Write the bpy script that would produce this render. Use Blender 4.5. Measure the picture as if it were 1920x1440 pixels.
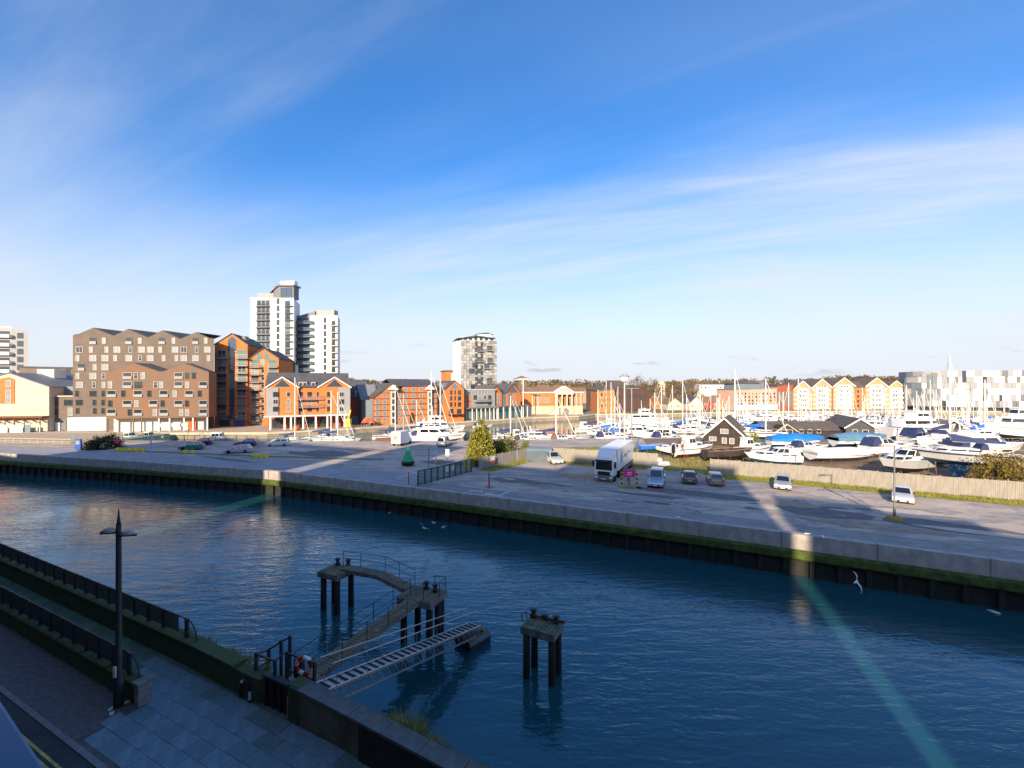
import bpy, bmesh, math, random
from mathutils import Vector, Matrix, noise
R = math.radians
random.seed(7)
for o in list(bpy.data.objects): bpy.data.objects.remove(o)
scene = bpy.context.scene
COL = scene.collection

# ------------------------------------------------------------------ camera
FPX, CX, HY, CZ = 810.0, 960.0, 722.0, 15.0
cam = bpy.data.cameras.new('camera'); cam.sensor_width = 36; cam.lens = FPX/1920*36
cam.shift_y = 2.0/1920; cam.clip_start = 0.05; cam.clip_end = 6000
cam_o = bpy.data.objects.new('camera', cam); COL.objects.link(cam_o)
cam_o.location = (0, 0, CZ); cam_o.rotation_euler = (R(90), 0, 0)
scene.camera = cam_o

# ------------------------------------------------------------------ light
SUN_EL, SUN_AZ = R(20.5), R(18.6)          # light travels towards (+sin az, +cos az)
LDIR = Vector((math.sin(SUN_AZ)*math.cos(SUN_EL), math.cos(SUN_AZ)*math.cos(SUN_EL), -math.sin(SUN_EL)))
sun = bpy.data.lights.new('sun', 'SUN'); sun.energy = 3.6; sun.angle = R(0.8); sun.color = (1.0, 0.80, 0.56)
sun_o = bpy.data.objects.new('sun', sun); COL.objects.link(sun_o)
sun_o.rotation_euler = LDIR.to_track_quat('-Z', 'Y').to_euler(); sun_o.location = (-60, -120, 90)

world = bpy.data.worlds.new('World'); scene.world = world; world.use_nodes = True
wn, wl = world.node_tree.nodes, world.node_tree.links
wn.clear()
def N(nodes, t, **kw):
    n = nodes.new(t)
    for k, v in kw.items():
        if k == 'inp':
            for a, b in v.items(): n.inputs[a].default_value = b
        else: setattr(n, k, v)
    return n
wout = N(wn, 'ShaderNodeOutputWorld'); bg = N(wn, 'ShaderNodeBackground'); bg.inputs['Strength'].default_value = 0.15
sky = N(wn, 'ShaderNodeTexSky', sky_type='NISHITA', sun_disc=False, sun_elevation=SUN_EL, sun_rotation=R(180)+SUN_AZ,
        altitude=0, air_density=1.0, dust_density=0.9, ozone_density=2.2)
hs = N(wn, 'ShaderNodeHueSaturation', inp={'Saturation': 1.36, 'Value': 1.0})
tc = N(wn, 'ShaderNodeTexCoord'); sx = N(wn, 'ShaderNodeSeparateXYZ')
wl.new(tc.outputs['Generated'], sx.inputs[0])
def wm(op, a, b=None, clamp=False):
    n = N(wn, 'ShaderNodeMath', operation=op, use_clamp=clamp)
    for i, s in enumerate((a, b)):
        if s is None: continue
        if isinstance(s, (int, float)): n.inputs[i].default_value = s
        else: wl.new(s, n.inputs[i])
    return n.outputs[0]
zz = wm('MAXIMUM', sx.outputs['Z'], 0.0)
den = wm('ADD', zz, 0.16)
px_, py_ = wm('DIVIDE', sx.outputs['X'], den), wm('DIVIDE', sx.outputs['Y'], den)
cb = N(wn, 'ShaderNodeCombineXYZ'); wl.new(px_, cb.inputs[0]); wl.new(py_, cb.inputs[1])
def wnoise(scale, rot, detail, sc, dist=0.0, off=(0, 0, 0), rough=0.55):
    m0 = N(wn, 'ShaderNodeMapping'); m0.inputs['Rotation'].default_value = (0, 0, rot); wl.new(cb.outputs[0], m0.inputs['Vector'])
    mp = N(wn, 'ShaderNodeMapping'); mp.inputs['Scale'].default_value = sc; mp.inputs['Location'].default_value = off
    wl.new(m0.outputs[0], mp.inputs['Vector'])
    t = N(wn, 'ShaderNodeTexNoise', inp={'Scale': scale, 'Detail': detail, 'Roughness': rough, 'Distortion': dist})
    wl.new(mp.outputs[0], t.inputs['Vector']); return t.outputs['Fac']
def wramp(v, a, b):
    n = N(wn, 'ShaderNodeMapRange', interpolation_type='SMOOTHSTEP', inp={1: a, 2: b, 3: 0.0, 4: 1.0}); wl.new(v, n.inputs[0]); return n.outputs[0]
VOFF, WOFF = (3.796, 0.789, 0), (2.401, 1.889, 0)
veil = wramp(wnoise(0.55, R(20), 3, (0.55, 1.0, 1), 0.2, VOFF), 0.37, 0.68)
wisps = wramp(wnoise(1.0, R(20), 8, (0.40, 1.6, 1), 0.5, WOFF, 0.58), 0.38, 0.74)
fine = wramp(wnoise(3.0, R(26), 9, (0.16, 1.9, 1), 0.9, (0, 0, 0), 0.6), 0.25, 0.80)
body = wm('ADD', wm('MULTIPLY', wisps, 0.45), wm('MULTIPLY', wm('MULTIPLY', wisps, fine), 0.55))
cloud = wm('ADD', wm('MULTIPLY', wm('MULTIPLY', body, wm('ADD', wm('MULTIPLY', veil, 0.7), 0.3)), 0.95), wm('MULTIPLY', veil, 0.20), True)
hor = wramp(zz, 0.45, 0.0)
cloud = wm('ADD', cloud, wm('MULTIPLY', wm('MULTIPLY', wm('POWER', hor, 1.1), 0.97), wm('SUBTRACT', 1.0, cloud)), True)
# small fair-weather puffs low over the horizon
azi = N(wn, 'ShaderNodeMapping'); azi.inputs['Scale'].default_value = (9, 9, 46); wl.new(tc.outputs['Generated'], azi.inputs['Vector'])
pn = N(wn, 'ShaderNodeTexNoise', inp={'Scale': 1.0, 'Detail': 5, 'Roughness': 0.55}); wl.new(azi.outputs[0], pn.inputs['Vector'])
band_ = wm('MULTIPLY', wramp(sx.outputs['Z'], 0.012, 0.03), wramp(sx.outputs['Z'], 0.115, 0.05))
puff = wm('MULTIPLY', wramp(pn.outputs['Fac'], 0.60, 0.70), band_)
hs2 = N(wn, 'ShaderNodeGamma', inp={'Gamma': 1.0})
mx = N(wn, 'ShaderNodeMix', data_type='RGBA'); wl.new(cloud, mx.inputs['Factor'])
wl.new(sky.outputs[0], hs.inputs['Color']); tint = N(wn, 'ShaderNodeMix', data_type='RGBA', blend_type='MULTIPLY', inp={'Factor': 1.0}); wl.new(hs.outputs[0], tint.inputs['A']); tint.inputs['B'].default_value = (0.60, 0.635, 0.745, 1); wl.new(tint.outputs['Result'], mx.inputs['A']); mx.inputs['B'].default_value = (2.40, 2.52, 2.74, 1)
mx2 = N(wn, 'ShaderNodeMix', data_type='RGBA'); wl.new(wm('MULTIPLY', puff, 0.55), mx2.inputs['Factor']); wl.new(mx.outputs['Result'], mx2.inputs['A']); mx2.inputs['B'].default_value = (1.35, 1.45, 1.65, 1)
wl.new(mx2.outputs['Result'], bg.inputs['Color']); wl.new(bg.outputs[0], wout.inputs[0])

vs = scene.view_settings; vs.view_transform = 'Standard'; vs.look = 'None'; vs.exposure = 1.2; vs.gamma = 1.0; vs.use_curve_mapping = False
scene.cycles.max_bounces = 6; scene.cycles.diffuse_bounces = 3; scene.cycles.glossy_bounces = 3; scene.cycles.transmission_bounces = 4
scene.cycles.caustics_reflective = False; scene.cycles.caustics_refractive = False

# ------------------------------------------------------------------ measuring helpers (photo measurements -> metres)
def G(u, v, z):                       # the point at height z seen at photo position (u, v)
    Y = FPX*(CZ-z)/(v-HY); return Vector(((u-CX)*Y/FPX, Y, z))
def D(u, Y, z=0.0): return Vector(((u-CX)*Y/FPX, Y, z))
def ZV(v, Y): return CZ-(v-HY)*Y/FPX

# ------------------------------------------------------------------ materials
MATS = {}
def M(name, col, rough=0.75, metal=0.0, var=0.18, scale=0.6, bump=0.0, bscale=8.0, col2=None, spec=0.4, coat=0.0, streak=None):
    if name in MATS: return MATS[name]
    m = bpy.data.materials.new(name); m.use_nodes = True; MATS[name] = m
    nd, lk = m.node_tree.nodes, m.node_tree.links
    b = nd['Principled BSDF']; b.inputs['Roughness'].default_value = rough; b.inputs['Metallic'].default_value = metal
    b.inputs['Specular IOR Level'].default_value = spec; b.inputs['Coat Weight'].default_value = coat
    c = (*col, 1)
    if var or col2:
        t = N(nd, 'ShaderNodeTexCoord'); mp = N(nd, 'ShaderNodeMapping'); lk.new(t.outputs['Object'], mp.inputs[0])
        if streak: mp.inputs['Scale'].default_value = streak
        ns = N(nd, 'ShaderNodeTexNoise', inp={'Scale': scale, 'Detail': 6, 'Roughness': 0.62}); lk.new(mp.outputs[0], ns.inputs['Vector'])
        rp = N(nd, 'ShaderNodeValToRGB'); lk.new(ns.outputs['Fac'], rp.inputs[0])
        rp.color_ramp.elements[0].position = 0.32; rp.color_ramp.elements[1].position = 0.68
        rp.color_ramp.elements[0].color = (*[x*(1-var) for x in col], 1)
        rp.color_ramp.elements[1].color = (*(col2 if col2 else [min(1, x*(1+var)) for x in col]), 1)
        lk.new(rp.outputs[0], b.inputs['Base Color'])
        if bump:
            n2 = N(nd, 'ShaderNodeTexNoise', inp={'Scale': bscale, 'Detail': 5}); lk.new(t.outputs['Object'], n2.inputs['Vector'])
            bp = N(nd, 'ShaderNodeBump', inp={'Strength': bump, 'Distance': 0.05}); lk.new(n2.outputs['Fac'], bp.inputs['Height']); lk.new(bp.outputs[0], b.inputs['Normal'])
    else: b.inputs['Base Color'].default_value = c
    return m
M('brick_orange', (0.56, 0.19, 0.055), 0.85, var=0.16, scale=0.7)
M('brick_red', (0.34, 0.085, 0.05), 0.85, var=0.18, scale=0.8)
M('brick_pink', (0.60, 0.36, 0.27), 0.85, var=0.12)
M('brick_brown', (0.165, 0.130, 0.105), 0.85, var=0.12, scale=0.5)
M('brick_dark', (0.10, 0.06, 0.05), 0.85, var=0.2)
M('timber_clad', (0.29, 0.135, 0.065), 0.8, var=0.1, scale=0.2, col2=(0.165, 0.135, 0.108), streak=(1.5, 1.5, 1.0))
M('clad_grey', (0.19, 0.175, 0.165), 0.7, var=0.15)
M('render_white', (0.80, 0.79, 0.75), 0.7, var=0.05)
M('render_cream', (0.55, 0.49, 0.40), 0.8, var=0.14)
M('stone', (0.58, 0.50, 0.37), 0.85, var=0.15)
M('concrete', (0.30, 0.285, 0.26), 0.9, var=0.22, scale=0.9, bump=0.3)
M('concrete_dark', (0.20, 0.185, 0.17), 0.9, var=0.38, scale=1.3, bump=0.4, bscale=5, streak=(1.6, 1.6, .45))
M('slate', (0.085, 0.085, 0.095), 0.75, var=0.2)
M('slate_brown', (0.115, 0.095, 0.085), 0.8, var=0.2)
M('roof_grey', (0.22, 0.225, 0.24), 0.6, var=0.15)
M('roof_tile', (0.23, 0.145, 0.095), 0.85, var=0.2)
M('steel_blue', (0.16, 0.21, 0.25), 0.5, var=0.12)
M('grey_metal', (0.30, 0.31, 0.32), 0.45, 0.5, var=0.1)
M('dark_metal', (0.045, 0.052, 0.056), 0.55, 0.3, var=0.2, scale=4)
M('pale_panel', (0.55, 0.555, 0.55), 0.5, var=0.06)
M('clad_light', (0.40, 0.40, 0.39), 0.5, var=0.06)
M('clad_mid', (0.31, 0.31, 0.305), 0.5, var=0.06)
M('clad_deep', (0.22, 0.22, 0.22), 0.5, var=0.06)
M('mid_panel', (0.31, 0.315, 0.32), 0.5, var=0.06)
M('dark_panel', (0.16, 0.165, 0.175), 0.5, var=0.08)
M('blue_panel', (0.05, 0.12, 0.38), 0.5, var=0.1)
M('window_white', (0.52, 0.51, 0.49), 0.5, var=0)
M('window_dark', (0.06, 0.065, 0.07), 0.4, var=0)
M('glass', (0.035, 0.048, 0.06), 0.06, var=0, spec=1.0, coat=0.6)
M('glass_blue', (0.05, 0.085, 0.13), 0.08, var=0, spec=1.0, coat=0.6)
M('glass_green', (0.12, 0.22, 0.20), 0.1, var=0, spec=1.0, coat=0.4)
M('pale_pane', (0.22, 0.235, 0.245), 0.35, var=0, spec=0.8, coat=0.5)  # pane variant with a paler grey-blue colour than the dark glass
M('gelcoat', (0.82, 0.81, 0.78), 0.25, var=0.04, spec=0.5)
M('gelcoat_grey', (0.42, 0.43, 0.44), 0.35, var=0.05)
M('gelcoat_navy', (0.02, 0.03, 0.09), 0.25, var=0.1)
M('antifoul_red', (0.30, 0.05, 0.03), 0.8, var=0.2)
M('antifoul_blue', (0.03, 0.10, 0.20), 0.8, var=0.2)
M('antifoul_black', (0.02, 0.02, 0.022), 0.8, var=0.2)
M('teak', (0.28, 0.17, 0.09), 0.7, var=0.2, scale=3)
M('canvas_navy', (0.03, 0.045, 0.13), 0.8, var=0.15)
M('canvas_blue', (0.02, 0.16, 0.62), 0.7, var=0.18, scale=1.5)
M('tarp_blue', (0.015, 0.20, 0.80), 0.55, var=0.15, scale=1.2, bump=0.6, bscale=2.5)
M('tarp_slate', (0.10, 0.22, 0.34), 0.6, var=0.15, bump=0.5, bscale=2.5)
M('canvas_brown', (0.16, 0.10, 0.085), 0.8, var=0.2)
M('alloy', (0.42, 0.43, 0.44), 0.4, 0.4, var=0.05)
M('mast_white', (0.78, 0.75, 0.68), 0.4, var=0.03)
M('timber_fence', (0.31, 0.285, 0.25), 0.9, var=0.18, scale=1.6, streak=(3, 3, 0.5))
M('timber_dark', (0.045, 0.036, 0.032), 0.85, var=0.25)
M('timber_dock', (0.17, 0.145, 0.095), 0.9, var=0.35, scale=2.0, bump=0.4)
M('pile_dark', (0.022, 0.022, 0.02), 0.8, var=0.4, scale=1.2)
M('algae', (0.058, 0.085, 0.016), 0.85, var=0.6, scale=1.6, bump=0.4)
M('moss_stone', (0.125, 0.135, 0.09), 0.9, var=0.5, scale=2.2, bump=0.5, col2=(0.07, 0.115, 0.03))
M('rubber', (0.012, 0.012, 0.013), 0.8, var=0)
M('tinted', (0.012, 0.016, 0.022), 0.05, var=0, spec=0.8, coat=0.5)
M('lamp_lens', (0.8, 0.8, 0.78), 0.2, var=0)
M('paint_yellow', (0.75, 0.55, 0.02), 0.6, var=0.15, scale=3)
M('paint_red', (0.55, 0.03, 0.02), 0.5, var=0.1)
M('paint_orange', (0.75, 0.12, 0.03), 0.6, var=0.12)
M('paint_white', (0.75, 0.74, 0.72), 0.6, var=0.12, scale=3)
M('paint_blue', (0.03, 0.10, 0.42), 0.5, var=0.1)
M('paint_magenta', (0.72, 0.04, 0.26), 0.5, var=0.1)
M('paint_black', (0.015, 0.015, 0.016), 0.5, var=0.1)
M('paint_green', (0.03, 0.36, 0.16), 0.5, var=0.15, scale=1.5)
M('gate_green', (0.012, 0.11, 0.105), 0.5, var=0.2)
M('container', (0.10, 0.135, 0.165), 0.6, var=0.2, scale=0.8)
M('road_yellow', (0.55, 0.44, 0.12), 0.8, var=0.35, scale=6)
M('road_white', (0.55, 0.54, 0.52), 0.8, var=0.3, scale=2)
M('slab_a', (0.185, 0.27, 0.31), 0.85, var=0.22, scale=2.5, bump=0.3)
M('slab_b', (0.195, 0.28, 0.32), 0.85, var=0.22, scale=2.5, bump=0.3)
M('slab_c', (0.18, 0.265, 0.30), 0.85, var=0.2, scale=2.5, bump=0.3, col2=(0.18, 0.27, 0.285))
M('slab_moss', (0.135, 0.21, 0.19), 0.9, var=0.25, scale=1.6, bump=0.4, col2=(0.19, 0.25, 0.245))
M('joint', (0.12, 0.13, 0.115), 0.95, var=0.3, scale=3)
M('brick_paving', (0.15, 0.13, 0.135), 0.9, var=0.3, scale=5, bump=0.3, bscale=20)
M('tarmac', (0.055, 0.062, 0.065), 0.9, var=0.25, scale=2, bump=0.3, bscale=40)
M('kerb', (0.24, 0.23, 0.23), 0.9, var=0.2, scale=3)
M('mossy_path', (0.10, 0.17, 0.12), 0.9, var=0.35, scale=1.2, bump=0.3)
M('promenade', (0.42, 0.35, 0.26), 0.9, var=0.15, scale=0.4)
M('quay_stone', (0.33, 0.28, 0.21), 0.9, var=0.25, scale=0.8)
M('gull_white', (0.82, 0.82, 0.80), 0.6, var=0)
M('rust', (0.20, 0.075, 0.03), 0.9, var=0.3, scale=2)
M('bark', (0.09, 0.065, 0.045), 0.95, var=0.3, scale=3)
M('plant_grass', (0.20, 0.24, 0.06), 0.9, var=0.3, scale=1.5, col2=(0.46, 0.40, 0.17))
M('brick_cream', (0.62, 0.33, 0.17), 0.85, var=0.12)
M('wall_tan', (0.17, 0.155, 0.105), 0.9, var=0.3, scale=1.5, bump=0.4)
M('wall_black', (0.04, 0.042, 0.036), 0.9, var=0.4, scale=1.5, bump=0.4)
M('coping_grey', (0.13, 0.145, 0.145), 0.9, var=0.3, scale=1.5, bump=0.3)
M('verge', (0.22, 0.25, 0.035), 0.95, var=0.35, scale=0.5, col2=(0.34, 0.31, 0.06))
M('earth', (0.21, 0.15, 0.10), 0.95, var=0.3, scale=0.5)
def leaf_mat(name, a, b, sc=0.35):
    m = M(name, a, 0.8, var=0.35, scale=sc, col2=b); return m
leaf_mat('leaf_conifer', (0.15, 0.17, 0.022), (0.34, 0.31, 0.045), 1.3)
leaf_mat('leaf_bush', (0.10, 0.16, 0.015), (0.26, 0.28, 0.03), 1.5)
leaf_mat('leaf_autumn', (0.15, 0.10, 0.02), (0.27, 0.20, 0.03), 1.0)
leaf_mat('leaf_hedge', (0.018, 0.035, 0.012), (0.05, 0.07, 0.02), 1.0)
leaf_mat('leaf_far', (0.085, 0.075, 0.035), (0.22, 0.15, 0.075), 0.03)
leaf_mat('leaf_bare', (0.13, 0.085, 0.05), (0.21, 0.14, 0.08), 0.4)

def asphalt_mat():                                    # old patched yard surface
    m = bpy.data.materials.new('yard_asphalt'); m.use_nodes = True; MATS['yard_asphalt'] = m
    nd, lk = m.node_tree.nodes, m.node_tree.links; b = nd['Principled BSDF']; b.inputs['Roughness'].default_value = 0.9
    t = N(nd, 'ShaderNodeTexCoord')
    def nz(s, st=(1, 1, 1), rot=0, det=7, dist=0.0, rough=0.6):
        mp = N(nd, 'ShaderNodeMapping'); mp.inputs['Scale'].default_value = st; mp.inputs['Rotation'].default_value = (0, 0, rot)
        lk.new(t.outputs['Object'], mp.inputs[0])
        n = N(nd, 'ShaderNodeTexNoise', inp={'Scale': s, 'Detail': det, 'Distortion': dist, 'Roughness': rough}); lk.new(mp.outputs[0], n.inputs[0]); return n.outputs['Fac']
    def ramp(v, a, b_, c0, c1):
        r = N(nd, 'ShaderNodeValToRGB'); r.color_ramp.elements[0].position = a; r.color_ramp.elements[1].position = b_
        r.color_ramp.elements[0].color = (*c0, 1); r.color_ramp.elements[1].color = (*c1, 1); lk.new(v, r.inputs[0]); return r.outputs[0]
    def mix(f, a, b_):
        x = N(nd, 'ShaderNodeMix', data_type='RGBA'); lk.new(f, x.inputs['Factor']); lk.new(a, x.inputs['A']); lk.new(b_, x.inputs['B']); return x.outputs['Result']
    base = ramp(nz(0.5, det=9, rough=0.7), 0.3, 0.7, (0.37, 0.31, 0.265), (0.54, 0.455, 0.385))
    patch = ramp(nz(0.16, (1, 3.2, 1), R(26), 6, 0.6), 0.47, 0.53, (0, 0, 0), (1, 1, 1))
    dark = ramp(nz(1.8, det=8), 0.3, 0.7, (0.25, 0.225, 0.215), (0.36, 0.32, 0.295))
    c = mix(patch, base, dark)
    pale = ramp(nz(0.22, (1, 2.6, 1), R(25), 5, 1.5), 0.60, 0.64, (0, 0, 0), (1, 1, 1))
    c = mix(pale, c, ramp(nz(1.1), 0.3, 0.7, (0.42, 0.37, 0.32), (0.54, 0.47, 0.40)))
    cr = N(nd, 'ShaderNodeTexVoronoi', feature='DISTANCE_TO_EDGE', inp={'Scale': 0.17}); 
    wv = N(nd, 'ShaderNodeTexNoise', inp={'Scale': 0.6, 'Detail': 4}); lk.new(t.outputs['Object'], wv.inputs[0])
    va = N(nd, 'ShaderNodeVectorMath', operation='MULTIPLY_ADD'); lk.new(wv.outputs['Color'], va.inputs[0]); va.inputs[1].default_value = (4, 4, 0); lk.new(t.outputs['Object'], va.inputs[2])
    lk.new(va.outputs[0], cr.inputs['Vector'])
    crk0 = ramp(cr.outputs['Distance'], 0.003, 0.009, (1, 1, 1), (0, 0, 0)); crm = ramp(nz(0.09, det=3), 0.54, 0.60, (0, 0, 0), (0.8, 0.8, 0.8)); crx = N(nd, 'ShaderNodeMix', data_type='RGBA', blend_type='MULTIPLY', inp={'Factor': 1.0}); lk.new(crk0, crx.inputs['A']); lk.new(crm, crx.inputs['B']); crk = crx.outputs['Result']
    tar = N(nd, 'ShaderNodeRGB'); tar.outputs[0].default_value = (0.045, 0.042, 0.042, 1)
    c = mix(crk, c, tar.outputs[0])
    lk.new(c, b.inputs['Base Color'])
    bp = N(nd, 'ShaderNodeBump', inp={'Strength': 0.3, 'Distance': 0.03}); lk.new(nz(9), bp.inputs['Height']); lk.new(bp.outputs[0], b.inputs['Normal'])
asphalt_mat()

def water_mat(name, base, s1, s2, strength, rough, rot):
    m = bpy.data.materials.new(name); m.use_nodes = True; MATS[name] = m
    nd, lk = m.node_tree.nodes, m.node_tree.links; b = nd['Principled BSDF']
    b.inputs['Base Color'].default_value = (*base, 1); b.inputs['Roughness'].default_value = rough
    b.inputs['IOR'].default_value = 1.7; b.inputs['Specular Tint'].default_value = (0.72, 0.90, 1.0, 1); b.inputs['Specular IOR Level'].default_value = 0.5
    t = N(nd, 'ShaderNodeTexCoord')
    def nz(s, st, r, det, dist):
        mp = N(nd, 'ShaderNodeMapping'); mp.inputs['Scale'].default_value = st; mp.inputs['Rotation'].default_value = (0, 0, r)
        lk.new(t.outputs['Object'], mp.inputs[0])
        n = N(nd, 'ShaderNodeTexNoise', inp={'Scale': s, 'Detail': det, 'Distortion': dist, 'Roughness': 0.5}); lk.new(mp.outputs[0], n.inputs[0]); return n.outputs['Fac']
    def mt(op, a, b_):
        n = N(nd, 'ShaderNodeMath', operation=op)
        for i, s in enumerate((a, b_)):
            if isinstance(s, (int, float)): n.inputs[i].default_value = s
            else: lk.new(s, n.inputs[i])
        return n.outputs[0]
    big = nz(s1, (0.32, 1.3, 1), rot, 3, 0.5); small = nz(s2, (0.55, 1.15, 1), rot+0.5, 3, 0.3); gust = nz(0.055, (1, 1, 1), 0.3, 3, 1.0)
    g = N(nd, 'ShaderNodeMapRange', inp={1: 0.36, 2: 0.66, 3: 0.25, 4: 1.0}); lk.new(gust, g.inputs[0])
    h = mt('MULTIPLY', mt('ADD', mt('MULTIPLY', big, 1.0), mt('MULTIPLY', small, 0.33)), g.outputs[0])
    bp = N(nd, 'ShaderNodeBump', inp={'Strength': strength, 'Distance': 0.12}); lk.new(h, bp.inputs['Height']); lk.new(bp.outputs[0], b.inputs['Normal'])
water_mat('river_water', (0.013, 0.076, 0.092), 1.15, 4.0, 0.72, 0.03, R(-22))
water_mat('dock_water', (0.012, 0.06, 0.08), 1.1, 3.0, 0.28, 0.06, R(10))

# ------------------------------------------------------------------ mesh and object helpers
class MB:
    def __init__(s): s.v, s.f, s.m, s.k = [], [], [], 0
    def mat(s, k): s.k = k; return s
    def quadf(s, pts):
        n = len(s.v); s.v += [tuple(p) for p in pts]; s.f.append(tuple(range(n, n+len(pts)))); s.m.append(s.k); return s
    def box(s, x0, x1, y0, y1, z0, z1, X=None):
        p = [Vector((x, y, z)) for z in (z0, z1) for y in (y0, y1) for x in (x0, x1)]
        if X is not None: p = [X @ q for q in p]
        n = len(s.v); s.v += [tuple(q) for q in p]
        for f in ((0, 2, 3, 1), (4, 5, 7, 6), (0, 1, 5, 4), (2, 6, 7, 3), (0, 4, 6, 2), (1, 3, 7, 5)):
            s.f.append(tuple(n+i for i in f)); s.m.append(s.k)
        return s
    def tube(s, a, b, r0, r1=None, n=6, caps=True):
        a, b = Vector(a), Vector(b); r1 = r0 if r1 is None else r1; d = (b-a).normalized()
        x = d.orthogonal().normalized(); y = d.cross(x); k = len(s.v)
        for c, r in ((a, r0), (b, r1)):
            for i in range(n):
                t = 2*math.pi*i/n; s.v.append(tuple(c+x*(r*math.cos(t))+y*(r*math.sin(t))))
        for i in range(n): s.f.append((k+i, k+(i+1) % n, k+n+(i+1) % n, k+n+i)); s.m.append(s.k)
        if caps: s.f.append(tuple(k+n-1-i for i in range(n))); s.f.append(tuple(k+n+i for i in range(n))); s.m += [s.k]*2
        return s
    def path(s, pts, r, n=5):
        for a, b in zip(pts, pts[1:]): s.tube(a, b, r, r, n)
        return s
    def bar(s, a, b, w, h):                     # square bar from a to b, width w, height h (centred)
        a, b = Vector(a), Vector(b); d = (b-a); L = d.length; d = d/L
        up = Vector((0, 0, 1)) if abs(d.z) < 0.95 else Vector((0, 1, 0))
        y = up.cross(d).normalized(); z = d.cross(y)
        X = Matrix(((d.x, y.x, z.x, a.x), (d.y, y.y, z.y, a.y), (d.z, y.z, z.z, a.z), (0, 0, 0, 1)))
        return s.box(0, L, -w/2, w/2, -h/2, h/2, X)
    def prism(s, poly, e):                      # polygon (3D points) extruded by vector e
        e = Vector(e); n = len(poly); k = len(s.v); s.v += [tuple(p) for p in poly]+[tuple(Vector(p)+e) for p in poly]
        s.f.append(tuple(range(k, k+n))); s.f.append(tuple(k+2*n-1-i for i in range(n))); s.m += [s.k]*2
        for i in range(n): s.f.append((k+(i+1) % n, k+i, k+n+i, k+n+(i+1) % n)); s.m.append(s.k)
        return s
    def lathe(s, prof, c=(0, 0, 0), n=12):      # profile (r, z)
        k = len(s.v); c = Vector(c)
        for r, z in prof:
            for i in range(n):
                t = 2*math.pi*i/n; s.v.append((c.x+r*math.cos(t), c.y+r*math.sin(t), c.z+z))
        for j in range(len(prof)-1):
            for i in range(n): s.f.append((k+j*n+i, k+j*n+(i+1) % n, k+(j+1)*n+(i+1) % n, k+(j+1)*n+i)); s.m.append(s.k)
        s.f.append(tuple(k+n-1-i for i in range(n))); s.f.append(tuple(k+(len(prof)-1)*n+i for i in range(n))); s.m += [s.k]*2
        return s
    def loft(s, rings, closed=False, cap=True):
        k = len(s.v); n = len(rings[0])
        for r in rings: s.v += [tuple(p) for p in r]
        for j in range(len(rings)-1):
            for i in range(n if closed else n-1):
                s.f.append((k+j*n+i, k+j*n+(i+1) % n, k+(j+1)*n+(i+1) % n, k+(j+1)*n+i)); s.m.append(s.k)
        if cap: s.f.append(tuple(k+n-1-i for i in range(n))); s.f.append(tuple(k+(len(rings)-1)*n+i for i in range(n))); s.m += [s.k]*2
        return s
    def mesh(s, name, mats, bevel=0.0, smooth=False, fix=True):
        me = bpy.data.meshes.new(name); me.from_pydata(s.v, [], s.f)
        for m in (mats if isinstance(mats, (list, tuple)) else [mats]): me.materials.append(MATS[m] if isinstance(m, str) else m)
        me.polygons.foreach_set('material_index', s.m)
        if fix or bevel:
            b = bmesh.new(); b.from_mesh(me)
            if fix: bmesh.ops.recalc_face_normals(b, faces=b.faces)
            if bevel: bmesh.ops.bevel(b, geom=[e for e in b.edges if len(e.link_faces) == 2 and e.calc_face_angle(0) > 0.35], offset=bevel, segments=2, profile=0.6, affect='EDGES', clamp_overlap=True)
            b.to_mesh(me); b.free()
        if smooth: me.polygons.foreach_set('use_smooth', [True]*len(me.polygons))
        me.update(); return me
    def build(s, name, mats, parent=None, loc=None, rz=0.0, bevel=0.0, smooth=False, fix=True):
        return link(name, s.mesh(name, mats, bevel, smooth, fix), parent, loc, rz)
def link(name, me, parent=None, loc=None, rz=0.0, rot=None, scale=None):
    o = bpy.data.objects.new(name, me); COL.objects.link(o)
    if parent is not None: o.parent = parent
    if loc is not None: o.location = loc
    o.rotation_euler = rot if rot is not None else (0, 0, rz)
    if scale is not None: o.scale = scale if hasattr(scale, '__len__') else (scale,)*3
    return o
def tag(o, label=None, cat=None, group=None, kind=None):
    if label: o['label'] = label
    if cat: o['category'] = cat
    if group: o['group'] = group
    if kind: o['kind'] = kind
    return o
def thing(name, label, cat, loc=(0, 0, 0), rz=0.0, group=None):
    return tag(link(name, None, None, loc, rz), label, cat, group)
def struct(o): o['kind'] = 'structure'; return o
KIDS = {}
def copy_tree(o, parent=None, label=None, group=None):
    if not KIDS:
        pass
    c = o.copy(); COL.objects.link(c); c.parent = parent
    if label: c['label'] = label
    if group: c['group'] = group
    for ch in kids(o): copy_tree(ch, c)
    return c
def kids(o):
    k = o.name
    if k not in KIDS: KIDS[k] = list(o.children)
    return KIDS[k]
ANG = lambda a, b: math.atan2(b[1]-a[1], b[0]-a[0])
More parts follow.
